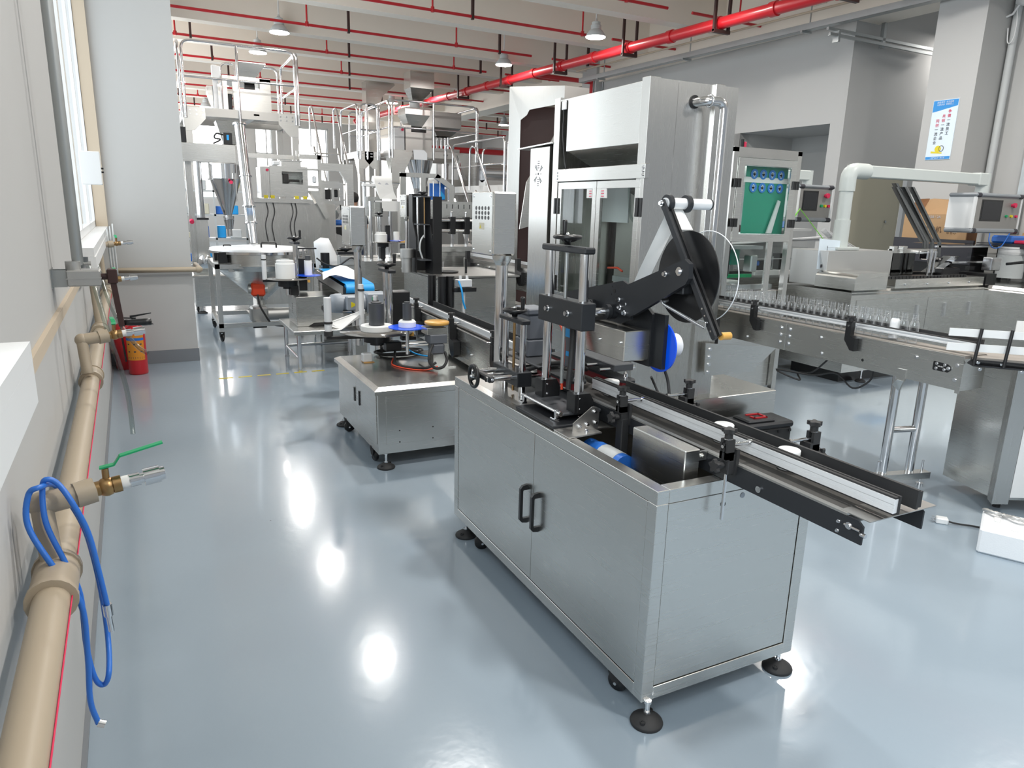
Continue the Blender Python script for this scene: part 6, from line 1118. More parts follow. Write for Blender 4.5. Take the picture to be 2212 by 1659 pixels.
one('hopper', 'steel', t, lambda m: (m.frust((5.95, 6.60, 17.9, 18.5), 3.82, (5.95, 6.60, 17.9, 18.5), 3.98), m.frust((6.10, 6.42, 18.05, 18.35), 3.52, (5.95, 6.60, 17.9, 18.5), 3.82))); one('body', 'steel_dull', t, lambda m: (m.box(5.95, 6.65, 17.9, 18.7, 2.931, 3.40), m.box(5.95, 6.10, 17.9, 18.7, 3.40, 3.56), m.box(6.5, 6.65, 17.9, 18.7, 3.40, 3.56))); one('gap_part', 'black', t, lambda m: m.box(6.1, 6.5, 18.0, 18.6, 3.40, 3.52)); cc = one('control_case', 'white_plastic', t, lambda m: m.chbox(5.66, 5.93, 17.9, 18.3, 2.935, 3.52, .01)); lab(one('stop_button', 'ink_red', cc, lambda m: m.cyl((5.87, 17.9, 3.44), (5.87, 17.86, 3.44), .03, 12)), 'red stop button')
one('lower_hopper', 'polished', t, lambda m: m.lathe((6.45, 18.3, 1.9), (0, 0, 1), [(.14, 0), (.16, .15), (.36, .85)], 24))
t = thing('bucket_elevator', (5.6, 18.8, 0), 'grey bucket elevator head and leg feeding the middle platform weigher', 'elevator')
one('leg', 'steel_v', t, lambda m: m.box(5.55, 5.85, 19.8, 20.2, 0, 4.2)); one('head', 'steel', t, lambda m: m.prism([(5.50, 19.8, 4.10), (5.50, 19.8, 4.80), (6.15, 19.8, 5.05), (6.30, 19.8, 4.75), (5.95, 19.8, 4.45), (5.85, 19.8, 4.1)], (0, .4, 0)))
t = thing('hopper_box', (7.3, 18.8, 2.93), 'brown grey square feed hopper at the right end of the middle platform', 'hopper')
one('hopper', 'steel_dull', t, lambda m: (m.frust((7.05, 7.45, 18.6, 19.0), 3.42, (6.85, 7.66, 18.4, 19.2), 3.62), m.box(6.85, 7.66, 18.4, 19.2, 3.62, 4.0))); [one('leg', 'polished', t, lambda m: m.cyl((x, 18.9, 3.0), (x, 18.9, 3.5), .03, 10)) for x in (7.08, 7.18, 7.3)]; one('base', 'steel_dull', t, lambda m: m.box(6.80, 7.66, 18.5, 19.1, 2.936, 3.1))
PL = platform('work_platform', 'small steel platform left of the middle one, with a gate of light rails', 4.85, 5.35, 18.2, 19.9, 2.90, 4.0, 0, pw=.10)
# access stairs with hand rails between the machines
def ladder(x, y, z, dx, dy, label):
    t = thing('access_stairs', (x, y, 0), label, 'stairs')
    for s in (0, .6):
        a = Vector((x + s, y, z)); b_ = Vector((x + s - dx, y - dy, .0))
        one('stringer', 'steel', t, lambda m: m.prism([a, a + Vector((0, 0, -.16)), b_ + Vector((0, 0, 0)), b_ + Vector((.0, 0, .16))], (.04, 0, 0))); one('hand_rail', 'polished', t, lambda m: m.tube(rail_loop([a + Vector((0, .3, 0)), a + Vector((0, .3, .95)), a + Vector((0, 0, .95)), b_ + Vector((0, 0, .95)), b_ + Vector((0, .0, .1))], .15), .024, 8))
    for i in range(8): f_ = (i + .5) / 8; p = Vector((x - dx * f_, y - dy * f_, z * (1 - f_))); one('step', 'steel_dull', t, lambda m: m.box(p.x, p.x + .6, p.y - .1, p.y + .1, p.z, p.z + .03))
    return t
ladder(3.9, 19.0, 3.0, .0, 2.2, 'steel stairs with slanting hand rails between the left and middle platforms')
PR_ = platform('work_platform', 'right raised platform with curved railings behind the filling machine', 6.95, 8.9, 14.2, 17.2, 2.10, 3.08, 0, pw=.1)
ladder(6.2, 15.5, 2.0, .0, 1.7, 'steel stairs with looped hand rail left of the filling machine')
t = thing('tumbler_drum', (8.1, 16.6, 2.1), 'polished horizontal drum standing on the right platform', 'machine')
one('drum', 'polished', t, lambda m: m.cyl((7.3, 16.2, 2.42), (8.6, 16.2, 2.42), .22, 28)); one('cradle', 'steel', t, lambda m: m.box(7.3, 8.6, 16.0, 16.4, 2.105, 2.25))
t = thing('far_cabinet', (8.1, 20.8, 0), 'light grey far cabinet between the platforms', 'cabinet'); one('body', 'grey_plastic', t, lambda m: m.chbox(7.75, 8.5, 20.5, 21.2, 0, 2.9, .01)); one('door', 'white_plastic', t, lambda m: m.box(7.80, 8.45, 20.49, 20.5, .1, 2.8))
t = thing('packing_machine', (4.2, 20.0, 0), 'brown grey steel packing machine under the middle platform', 'machine'); one('body', 'steel_dull', t, lambda m: m.box(6.0, 7.6, 18.0, 19.2, 0, 1.7)); one('upper', 'steel_dull', t, lambda m: m.prism([(6.9, 17.9, 1.7), (7.5, 17.9, 1.7), (7.7, 17.9, 2.3), (6.8, 17.9, 2.3)], (0, .8, 0))); one('panel', 'black', t, lambda m: m.box(6.2, 6.7, 17.98, 18.0, .9, 1.5))
TF = thing('elevator_frame', (5.4, 10, 0), 'tall brown steel elevator housing rising left of the filling machine', 'elevator')
one('front_sheet', 'steel_v', TF, lambda m: m.prism([(5.86, 10.0, 3.44), (5.22, 10.6, 3.44), (5.22, 10.6, 0), (5.36, 10.47, 0), (5.36, 10.47, 2.95), (5.43, 10.40, 3.02), (5.46, 10.37, 3.10), (5.86, 10.0, 3.19)], (.01, .01, 0))); one('side_sheet', 'steel_dull', TF, lambda m: m.box(5.86, 6.30, 10.0, 10.02, 0, 3.44)); one('inner', 'dark_brown', TF, lambda m: m.prism([(5.40, 10.9, 0), (6.3, 10.4, 0), (6.3, 10.4, 3.2), (5.4, 10.9, 3.2)], (.01, .01, 0))); one('chute', 'steel', TF, lambda m: m.prism([(5.2, 9.9, 2.0), (5.75, 9.9, 2.85), (5.85, 9.9, 2.85), (5.85, 9.9, 1.5), (5.1, 9.9, 1.3)], (0, .02, 0)))
# ================================================================ FILLING MACHINE
FX, FY = 2.875, 3.86
FL = thing('filling_machine', (3.2, 4.4, 0), 'tall stainless filling machine with glass doors and a curved steel side pipe', 'machine')
def post(x0_, x1_, y0_, y1_, z0=.30, z1=2.425): return one('post', 'steel_v', FL, lambda m: m.box(x0_, x1_, y0_, y1_, z0, z1, .002))
post(FX, FX + .085, FY, FY + .085); post(FX, FX + .085, 4.96, 5.045); post(3.40, 3.475, FY - .012, FY + .09); post(3.52, 3.605, 4.96, 5.045)
one('base_box', 'steel', FL, lambda m: m.box(2.86, 4.215, 3.80, 5.06, 0, .30, .004)); lab(one('end_panel', 'steel_v', FL, lambda m: (m.box(FX + .085, 3.105, FY + .008, FY + .012, .30, 2.42), m.box(3.108, 3.40, FY + .010, FY + .014, .30, 2.42), m.box(3.475, 3.605, FY + .002, FY + .012, .30, 2.42))), 'tall brushed side panel')
one('rear_panel', 'steel_v', FL, lambda m: (m.box(FX + .08, 3.6, 5.03, 5.04, .3, 2.42), m.box(3.60, 3.61, FY + .01, 5.04, .3, 2.42))); one('top_panel', 'steel', FL, lambda m: m.box(FX + .02, 3.6, FY + .02, 5.03, 2.40, 2.41))
lab(one('header_panel', 'steel', FL, lambda m: m.box(FX - .0, FX + .012, FY + .085, 4.85, 2.03, 2.405, .002)), 'bright upper front panel'); one('hopper_under', 'steel', FL, lambda m: m.prism([(FX + .02, FY + .09, 2.03), (FX + .02, 4.85, 2.03), (3.35, 4.6, 1.72), (3.35, 4.1, 1.72)], (0, 0, .004))); one('inner_back', 'steel_dull', FL, lambda m: m.box(3.45, 3.46, FY + .09, 4.96, .3, 2.0))
cb = one('cross_beam', 'steel', FL, lambda m: m.box(FX - .006, FX + .03, 3.845, 4.985, 1.812, 1.902, .002)); bolts([(FX - .006, y, z) for y in (3.865, 4.96) for z in (1.835, 1.857, 1.88)], (-1, 0, 0), .007, .008, FL)
for k, (a, b) in enumerate(((3.895, 4.40), (4.405, 4.94))):
    f = .05; d_ = one('door', 'steel', FL, lambda m: (m.box(FX - .002, FX + .022, a, b, 1.755, 1.805, .001), m.box(FX - .002, FX + .022, a, b, .92, .97, .001), m.box(FX - .002, FX + .022, a, a + f, .97, 1.755, .001), m.box(FX - .002, FX + .022, b - f, b, .97, 1.755, .001)))
    one('glass', 'glass', d_, lambda m: m.box(FX + .008, FX + .012, a + f, b - f, .97, 1.755)); st = one('sticker', 'paper', d_, lambda m: m.box(FX - .0015, FX + .006, (b - f - .075) if k == 0 else (a + f + .005), (b - f - .0) if k == 0 else (a + f + .075), 1.69, 1.755)); lab(one('sticker_print', 'ink_red', st, lambda m: [m.box(FX - .003, FX - .0015, ((b - f - .045) if k == 0 else (a + f + .01)), ((b - f - .01) if k == 0 else (a + f + .04)), 1.70 + .018 * i, 1.705 + .018 * i) for i in range(3)]), 'red print')
    for z in ((1.57, 1.69), (.98, 1.10)):
        y = a - .02 if k == 0 else b + .0; hg = one('hinge', 'black', d_, lambda m: (m.chbox(FX - .012, FX - .002, y - .022, y + .012, z[0], z[1], .002), m.chbox(FX - .012, FX - .002, y + .016, y + .048, z[0], z[1], .002), m.cyl((FX - .014, y + .014, z[0]), (FX - .014, y + .014, z[1]), .006, 8)))
one('lower_panel', 'steel', FL, lambda m: m.box(FX - .001, FX + .01, FY + .085, 4.96, .30, .91)); one('inner_shelf', 'steel', FL, lambda m: m.box(FX + .05, 3.44, FY + .1, 4.94, .90, .92))
for k in range(4): lab(one('clear_tube', 'hose_clear', FL, lambda m: m.tube(smooth_path([(3.05 + .05 * k, 4.26 - .07 * k, 1.80), (3.05 + .05 * k, 4.24 - .07 * k, 1.66), (3.02 + .05 * k, 4.17 - .06 * k, 1.56), (3.0 + .05 * k, 4.02 - .02 * k, 1.50 + .02 * k), (3.0, 3.95, 1.51 + .02 * k)], 6), .010, 8)), 'clear filling tube')
lab(one('blue_tube', 'light_blue', FL, lambda m: m.tube([(3.2, 4.22, 1.8), (3.2, 4.26, 1.6)], .008, 6)), 'blue tube')
one('filling_head', 'galv', FL, lambda m: (m.cyl((3.15, 4.1, 1.3), (3.15, 4.1, 1.62), .018, 10), m.chbox(3.1, 3.2, 4.05, 4.15, 1.28, 1.34, .005), m.cyl((3.15, 4.05, 1.45), (3.15, 3.96, 1.45), .02, 10), m.box(3.05, 3.3, 3.96, 4.4, 1.10, 1.14), m.cyl((3.2, 4.3, .92), (3.2, 4.3, 1.3), .02, 10), m.chbox(3.05, 3.25, 4.0, 4.1, .92, 1.05, .01)))
lab(one('white_cover', 'white_plastic', FL, lambda m: m.box(3.2, 3.21, 4.46, 4.86, 1.52, 1.80)), 'white inner cover sheet'); lab(one('red_lever', 'orange_red', FL, lambda m: (m.tube([(2.98, 4.36, 1.20), (2.98, 4.24, 1.21), (2.98, 4.18, 1.19)], .008, 6), m.ball((2.96, 4.50, 1.20), .018, 8))), 'orange red lever')
# side pipe
one('pipe_hole', 'black', FL, lambda m: m.cyl((3.245, FY + .0095, 2.303), (3.245, FY + .004, 2.303), .042, 28)); sp_ = one('side_pipe', 'polished', FL, lambda m: m.tube(rail_loop([(3.245, FY + .02, 2.300), (3.27, FY - .08, 2.303), (3.40, FY - .10, 2.303), (3.40, FY - .10, 1.20), (3.40, FY - .02, 1.12)], .07, 8), .0295, 20)); one('pipe_ring', 'polished', sp_, lambda m: m.tube([(3.292 + .0, FY - .083 + .036 * math.cos(a), 2.303 + .036 * math.sin(a)) for a in [i * PI / 9 for i in range(18)]], .006, 6, closed=True))
one('sensor', 'white_plastic', FL, lambda m: m.chbox(2.862, 2.874, 4.86, 4.92, 2.33, 2.39, .003)); one('sensor_cable', 'black', FL, lambda m: m.tube(smooth_path([(2.866, 4.89, 2.34), (2.866, 4.89, 2.15), (2.868, 4.86, 1.98), (2.868, 4.83, 1.90)], 5), .004, 5))
lab(one('side_cabinet', 'steel_v', FL, lambda m: m.box(FX + .005, 3.35, 5.11, 5.43, .35, 2.085, .003)), 'side cabinet with a round louvre pattern'); one('side_roof', 'steel', FL, lambda m: m.prism([(FX - .02, 5.05, 2.10), (FX - .02, 5.62, 2.085), (3.4, 5.62, 2.085), (3.4, 5.05, 2.10)], (0, 0, .01)))
cxx, cyy, czz = FX + .0045, 5.285, 1.88
one('louvre', 'black', FL, lambda m: ([m.box(cxx - .001, cxx + .001, cyy - .015, cyy + .015, czz + s_ * (.045 + .017 * i), czz + s_ * (.045 + .017 * i) + .006) for s_ in (-1, 1) for i in range(4)], [m.prism([(cxx - .001, cyy + math.cos(a) * r0 - .003 * math.sin(a), czz + math.sin(a) * r0), (cxx - .001, cyy + math.cos(a) * r1, czz + math.sin(a) * r1), (cxx - .001, cyy + math.cos(a + .10) * r1, czz + math.sin(a + .10) * r1), (cxx - .001, cyy + math.cos(a + .10) * r0, czz + math.sin(a + .10) * r0)], (.001, 0, 0)) for a, r0, r1 in [(b_ + d_, .03, .085) for b_ in (.75, 2.25, 3.9, 5.4) for d_ in (0, .2)]], m.cyl((cxx - .001, cyy, czz), (cxx + .001, cyy, czz), .010, 12), m.box(cxx - .001, cxx + .001, cyy - .055, cyy - .03, czz - .003, czz + .003), m.box(cxx - .001, cxx + .001, cyy + .03, cyy + .055, czz - .003, czz + .003)))
bk = one('bracket_plate', 'steel', FL, lambda m: m.prism([(3.468, 3.80, .71), (4.17, 3.80, .64), (3.94, 3.80, .468), (3.53, 3.80, .47), (3.48, 3.80, .48)], (0, .008, 0))); bolts([(3.51, 3.80, z) for z in (.50, .555, .61, .665)], (0, -1, 0), .009, .010, FL)
lab(one('rear_block', 'styro', FL, lambda m: m.box(3.6, 3.95, 4.3, 4.4, .30, .44)), 'pale block under the bracket'); one('black_strut', 'black', FL, lambda m: m.box(3.66, 3.69, 3.92, 3.95, .66, .86))
# ================================================================ BOTTLE CONVEYOR
BV = thing('bottle_conveyor', (3.85, 2.9, 0), 'stainless conveyor carrying the row of clear bottles, on a tubular twin leg', 'conveyor')
one('side_plate', 'steel', BV, lambda m: (m.box(3.80, 3.804, 2.205, 3.40, .714, .902, .001), m.box(3.80, 3.804, 3.403, 5.6, .714, .902, .001))); one('side_plate', 'steel', BV, lambda m: m.box(3.995, 3.999, 2.205, 5.6, .714, .902))
one('end_plate', 'steel', BV, lambda m: (m.box(3.80, 3.999, 2.203, 2.207, .714, .89), m.box(3.796, 3.80, 2.200, 2.225, .700, .86))); 
pmat('belt_pale', (.33, .30, .27), .6, cvar=.1); lab(one('belt', 'belt_pale', BV, lambda m: (m.box(3.812, 3.985, 2.21, 5.6, .885, .904))), 'greyish conveyor belt')
rl = one('guide_rail', 'alu', BV, lambda m: (m.box(3.836, 3.850, 2.19, 5.0, .945, .978), m.box(3.832, 3.836, 2.19, 5.0, .947, .955), m.box(3.832, 3.836, 2.19, 5.0, .968, .976))); one('rail_liner', 'rubber', rl, lambda m: (m.box(3.850, 3.858, 2.185, 5.0, .942, .981), m.box(3.834, 3.850, 2.19, 5.0, .976, .980)))
lab(one('guide_rail', 'rubber', BV, lambda m: m.box(3.945, 3.96, 2.21, 5.0, .95, .985)), 'rear black guide rail')
bolts([(3.80, y, z) for y in (3.375, 3.45) for z in (.765, .815, .862)], (-1, 0, 0), .010, .010, BV); bolts([(3.80, y, z) for y, z in ((2.87 + .25, .85), (3.10, .75), (2.47, .85), (3.75, .75), (2.235, .85), (2.235, .77))], (-1, 0, 0), .008, .010, BV); bolts([(3.80, 2.80, .765)], (-1, 0, 0), .006, .001, BV, 'black')
for y in (2.90, 3.69):
    m = MB(); m.prism([(3.765, y - .055, .812), (3.765, y - .025, .815), (3.765, y + .02, .872), (3.765, y + .02, .985), (3.765, y - .018, .985), (3.765, y - .018, .90), (3.765, y - .055, .89)], (.034, 0, 0)); b_ = m.build('rail_bracket', 'black', BV)
    m = MB(); star_knob(m, Vector((3.782, y + .001, 1.008)), (0, 0, 1), .026, .020); m.build('star_knob', 'rubber', b_); one('cross_rod', 'polished', b_, lambda m: m.cyl((3.76, y, .962), (3.84, y, .962), .006, 8))
pl_ = one('bearing_plate', 'black', BV, lambda m: m.prism([(3.797, 2.28, .80), (3.797, 2.36, .80), (3.797, 2.365, .805), (3.797, 2.365, .845), (3.797, 2.36, .85), (3.797, 2.285, .845), (3.797, 2.265, .832), (3.797, 2.265, .815)], (.003, 0, 0))); bolts([(3.797, y, z) for y in (2.30, 2.345) for z in (.812, .838)], (-1, 0, 0), .006, .004, BV); bolts([(3.797, 2.277, .824)], (-1, 0, 0), .007, .012, BV)
text('bearing_print', 'HD-B-9', .010, (3.7965, 2.322, .825), FACE_NX, 'paper', pl_)
one('leg_flag', 'steel', BV, lambda m: (m.box(3.792, 3.80, 2.51, 2.565, .700, .765), m.prism([(3.79, 2.555, .70), (3.79, 2.515, .70), (3.84, 2.56, .63), (3.86, 2.58, .62), (3.85, 2.62, .65)], (.01, 0, .0))))
for x, y in ((3.905, 2.63), (4.092, 2.585)): one('leg', 'polished', BV, lambda m: m.cyl((x, y, .085), (x, y, .715), .026, 22))
one('leg_rung', 'polished', BV, lambda m: m.cyl((3.905, 2.63, .36), (4.092, 2.585, .36), .020, 18)); one('foot_plate', 'steel', BV, lambda m: m.prism([(3.84, 2.60, .045), (4.20, 2.515, .045), (4.20, 2.515, .085), (3.84, 2.60, .085)], (.012, .06, 0)))
for x, y in ((4.16, 2.55), (3.87, 2.64)): one('foot_bolt', 'polished', BV, lambda m: (m.cyl((x, y, .0), (x, y, .16), .007, 10), m.cyl((x, y, 0), (x, y, .012), .022, 14)))
one('under_cable', 'rubber', BV, lambda m: m.tube(smooth_path([(3.9, 3.12, .70), (3.86, 3.2, .60), (3.9, 3.35, .56), (3.84, 3.28, .53), (3.8, 3.45, .57), (3.86, 3.2, .58), (3.9, 3.05, .62), (3.88, 2.9, .56), (3.92, 2.82, .62), (3.92, 2.80, .70)], 6), .006, 6))
# transfer side with two black posts and white side strips
XT = thing('transfer_conveyor', (4.0, 2.0, .85), 'transfer conveyor at the right edge with white side strips and two black posts', 'conveyor')
one('beam', 'black', XT, lambda m: (m.prism([(3.805, 2.17, .895), (3.805, 2.19, .87), (3.83, 2.17, .855), (4.30, 1.62, .855), (4.30, 1.62, .895)], (.012, .01, 0)))); one('beam_flange', 'anod', XT, lambda m: m.prism([(3.81, 2.16, .862), (4.32, 1.60, .862), (4.35, 1.62, .862), (3.84, 2.18, .862)], (0, 0, .004)))
for x, y in ((3.80, 2.155), (3.90, 2.06)): one('post', 'black', XT, lambda m: m.cyl((x, y, .895 - .03), (x + .02, y, 1.06), .0085, 12))
for z in (1.012, .935): lab(one('side_strip', 'white_plastic', XT, lambda m: m.prism([(3.72, 2.26, z), (3.72, 2.26, z + .04), (4.42, 1.60, z + .04), (4.42, 1.60, z)], (.006, .006, 0))), 'white plastic strip')
lab(one('side_strip', 'white_plastic', XT, lambda m: m.prism([(4.25, 2.22, 1.0), (4.25, 2.22, 1.07), (4.62, 1.85, 1.07), (4.62, 1.85, 1.0)], (.006, .006, 0))), 'white plastic guard'); one('belt', 'belt_pale', XT, lambda m: m.prism([(3.86, 2.2, .885), (4.36, 1.66, .885), (4.52, 1.80, .885), (4.0, 2.34, .885)], (0, 0, .012))); one('leg', 'steel', XT, lambda m: m.box(4.35, 4.42, 1.72, 1.79, 0, .86))
one('motor', 'motor_grey', XT, lambda m: m.cyl((4.62, 2.1, 1.02), (4.9, 2.1, 1.02), .05, 16)); bolts([(3.83, 2.15, .88), (3.90, 2.07, .88), (3.96, 2.0, .85), (3.84, 2.14, .845), (4.05, 1.92, .85)], (-.7, -.7, 0), .006, .006, XT)
# bottles
def bottle(x, y, z, label, white=False):
    t = thing('plastic_bottle', (x, y, z), label, 'bottle', 'clear bottles on the conveyor')
    pr = [(0, .004), (.020, .004), (.0245, .0), (.0262, .005), (.0262, .100), (.024, .115), (.0165, .130), (.0150, .134), (.0150, .138), (.0185, .1385), (.0185, .1405), (.0150, .141), (.0150, .146), (.0162, .147), (.0162, .149), (.015, .150), (.015, .155), (.0162, .156), (.0162, .158), (.015, .159), (.015, .166), (.0158, .168)]
    m = MB(); m.slathe((x, y, z), (0, 0, 1), pr, 16); m.build('shell', 'pet', t)
    if white: m = MB(); m.slathe((x, y, z), (0, 0, 1), [(.0266, .01), (.0266, .100), (.0245, .1155), (.018, .128)], 16); lab(m.build('label_wrap', 'styro', t), 'white sleeve')
    return t
NTH = ['first', 'second', 'third', 'fourth', 'fifth', 'sixth', 'seventh', 'eighth', 'ninth', 'tenth', 'eleventh', 'twelfth', 'thirteenth', 'fourteenth', 'fifteenth', 'sixteenth', 'seventeenth', 'eighteenth', 'nineteenth', 'twentieth', 'twenty-first', 'twenty-second', 'twenty-third', 'twenty-fourth', 'twenty-fifth', 'twenty-sixth', 'twenty-seventh', 'twenty-eighth', 'twenty-ninth', 'thirtieth']
b0 = bottle(3.9, 2.575, .9045, 'clear empty plastic bottle, nearest one standing slightly apart at the row end')
for i in range(1, 28):
    y = 2.575 + .066 + (i - 1) * .0555
    if i == 2: bottle(3.9, y, .9045, 'bottle wrapped in white, the only white one in the row', True); continue
    dup(b0, (3.9, y, .9045), None, 'clear empty plastic bottle, %s from the near end of the row' % NTH[i])
# ================================================================ GLASS DOOR CABINET (capping machine)
GC = thing('guarded_cabinet', (4.7, 4.7, 0), 'steel guard cabinet with glass doors showing a green panel and round blue safety signs', 'machine')
gy = 4.6; gx0, gx1 = 4.31, 5.08
for x in (gx0, gx1 - .05):
    for y in (gy, 5.45): one('post', 'steel_v', GC, lambda m: m.box(x, x + .05, y, y + .05, 0, 2.135))
one('top_frame', 'steel_dull', GC, lambda m: (m.box(gx0, gx1, gy, 5.5, 2.10, 2.138), m.box(gx0 + .05, gx1 - .05, gy - .002, gy + .03, 2.06, 2.135))); one('mid_frame', 'steel', GC, lambda m: (m.box(gx0 + .05, gx1 - .05, gy, gy + .04, 1.38, 1.44), m.box(gx0, gx0 + .04, gy + .05, 5.45, 1.38, 1.44), m.box(gx1 - .04, gx1, gy + .05, 5.45, 1.38, 1.44)))
d_ = one('door', 'steel', GC, lambda m: (m.box(gx0 + .055, gx1 - .055, gy - .012, gy, 2.0, 2.055), m.box(gx0 + .055, gx1 - .055, gy - .012, gy, 1.385, 1.44), m.box(gx0 + .055, gx0 + .12, gy - .012, gy, 1.44, 2.0), m.box(gx1 - .12, gx1 - .055, gy - .012, gy, 1.44, 2.0))); one('glass', 'glass', d_, lambda m: m.box(gx0 + .12, gx1 - .12, gy - .008, gy - .004, 1.44, 2.0))
for x in (gx0 + .05, gx1 - .055):
    for z in (1.50, 1.82): hg = one('hinge', 'black', d_, lambda m: (m.chbox(x - .038, x - .003, gy - .022, gy - .012, z, z + .07, .002), m.chbox(x + .003, x + .038, gy - .022, gy - .012, z, z + .07, .002)))
one('glass_side', 'glass', GC, lambda m: (m.box(gx0 + .01, gx0 + .014, gy + .05, 5.45, 1.44, 2.10), m.box(gx1 - .014, gx1 - .01, gy + .05, 5.45, 1.44, 2.10)))
gp = lab(one('green_panel', 'screen_green', GC, lambda m: m.box(4.53, 5.01, 4.668, 4.672, 1.445, 2.0)), 'green panel behind the glass'); one('white_band', 'white_plastic', gp, lambda m: m.box(4.50, 5.01, 4.664, 4.667, 1.868, 1.912))
pmat('sign_blue', (.02, .20, .62), .4)
for r_ in range(2):
    for c_ in range(4):
        x, z = 4.615 + .103 * c_, (1.937, 1.828)[r_]; s_ = one('round_sign', 'sign_blue', gp, lambda m: m.cyl((x, 4.663, z), (x, 4.661, z), .041, 24))
        one('pictogram', 'poster_white', gp, lambda m: [(m.cyl((x, 4.661, z + .017), (x, 4.660, z + .017), .008, 10), m.box(x - .008, x + .008, 4.660, 4.661, z - .012, z + .008), m.box(x - .008, x - .002, 4.660, 4.661, z - .028, z - .012), m.box(x + .002, x + .008, 4.660, 4.661, z - .028, z - .012)), (m.box(x - .015, x + .015, 4.660, 4.661, z - .008, z + .005), m.box(x - .005, x + .005, 4.660, 4.661, z - .021, z - .010)), (m.box(x - .015, x - .003, 4.660, 4.661, z - .016, z + .016), m.box(x + .003, x + .013, 4.660, 4.661, z - .010, z + .016)), (m.box(x - .018, x + .018, 4.660, 4.661, z + .012, z + .016), m.box(x - .002, x + .002, 4.660, 4.661, z - .016, z + .012))][(c_ + r_) % 4])
one('lower_glass', 'glass', GC, lambda m: m.box(gx0 + .10, gx1 - .1, gy + .02, gy + .024, 1.02, 1.38)); one('base', 'steel', GC, lambda m: m.box(4.34, 5.05, 4.66, 5.42, .06, .95, .003)); one('rod_frame', 'steel_v', GC, lambda m: m.box(4.80, 4.86, gy + .01, gy + .03, .95, 1.38)); lab(one('silver_flap', 'alu', GC, lambda m: m.prism([(4.80, 4.64, 1.45), (4.86, 4.64, 1.45), (4.93, 4.64, 1.72), (4.90, 4.64, 1.73)], (0, .012, 0))), 'silver slanting flap')
lab(one('green_block', 'screen_green', GC, lambda m: m.cyl((4.72, 5.0, 1.16), (4.72, 5.0, 1.30), .11, 18)), 'green round part'); one('mechanism', 'galv', GC, lambda m: (m.cyl((4.60, 4.9, .95), (4.60, 4.9, 1.3), .02, 8), m.box(4.45, 5.0, 4.85, 4.95, 1.30, 1.33), m.chbox(4.82, 4.9, 4.8, 4.9, 1.1, 1.25, .01), m.box(4.4, 5.0, 4.7, 4.74, .96, 1.0))); one('black_panel', 'black', GC, lambda m: m.chbox(4.37, 4.42, 4.64, 4.70, 1.08, 1.38, .01))
t = thing('signal_lamp', (4.93, 5.1, 2.138), 'small red and black beacon standing on the glass door cabinet', 'beacon'); one('base', 'black', t, lambda m: m.cyl((4.86, 5.1, 2.138), (4.86, 5.1, 2.26), .018, 10)); lab(one('red_clip', 'ink_red', t, lambda m: m.chbox(4.872, 4.90, 5.08, 5.12, 2.15, 2.24, .004)), 'red clip')
# ================================================================ CARTONING LINE
CT = thing('cartoning_machine', (7, 4.8, 0), 'long stainless cartoning machine with silver door handles at the right', 'machine')
X_, Y_ = 5.95, 4.6
one('body', 'steel', CT, lambda m: (m.box(X_, 8.05, Y_, 5.5, .12, .905), m.box(8.05, 9.38, 3.0, 5.34, .12, .90))); one('base_plinth', 'black', CT, lambda m: m.box(X_ + .1, 9.3, Y_ + .1, 5.3, .0, .12)); one('upper_band', 'steel', CT, lambda m: (m.box(6.55, 8.0, Y_ - .01, 4.9, .93, 1.02)))
one('top_bevel', 'steel_dull', CT, lambda m: (m.prism([(X_ - .012, Y_ - .012, .88), (8.05, Y_ - .012, .88), (8.09, Y_ + .03, .93), (X_ + .03, Y_ + .03, .93)], (0, .002, .001)), m.prism([(8.038, 3.0, .88), (8.038, Y_ - .012, .88), (8.09, Y_ + .03, .93), (8.09, 3.0, .93)], (.001, 0, .001))))
hd = one('end_cover', 'steel', CT, lambda m: m.prism([(X_ - .04, 4.55, .93), (X_ - .04, 4.55, 1.04)] + [(X_ + .06 - .10 * math.cos(a), 4.55, 1.02 + .07 * math.sin(a)) for a in [i * PI / 12 for i in range(1, 7)]] + [(X_ + .42, 4.55, 1.09), (X_ + .42, 4.55, .93)], (0, .46, 0)))
for x0_, x1_ in ((6.03, 7.0), (7.12, 7.95)):
    d_ = one('door', 'steel', CT, lambda m: m.box(x0_, x1_, Y_ - .006, Y_ - .0005, .2, .83, .001)); 
for x in (6.17, 6.93, 7.38, 7.80): one('handle', 'chrome', CT, lambda m: m.box(x, x + .03, Y_ - .022, Y_ - .006, .62, .76))
one('chain', 'black', CT, lambda m: [m.box(6.42 + .055 * i, 6.465 + .055 * i, 4.62, 4.66, 1.02, 1.045) for i in range(24)]); bolts([(x, Y_ - .012, .97) for x in (6.7, 7.05, 7.4, 7.75)], (0, -1, 0), .009, .010, CT)

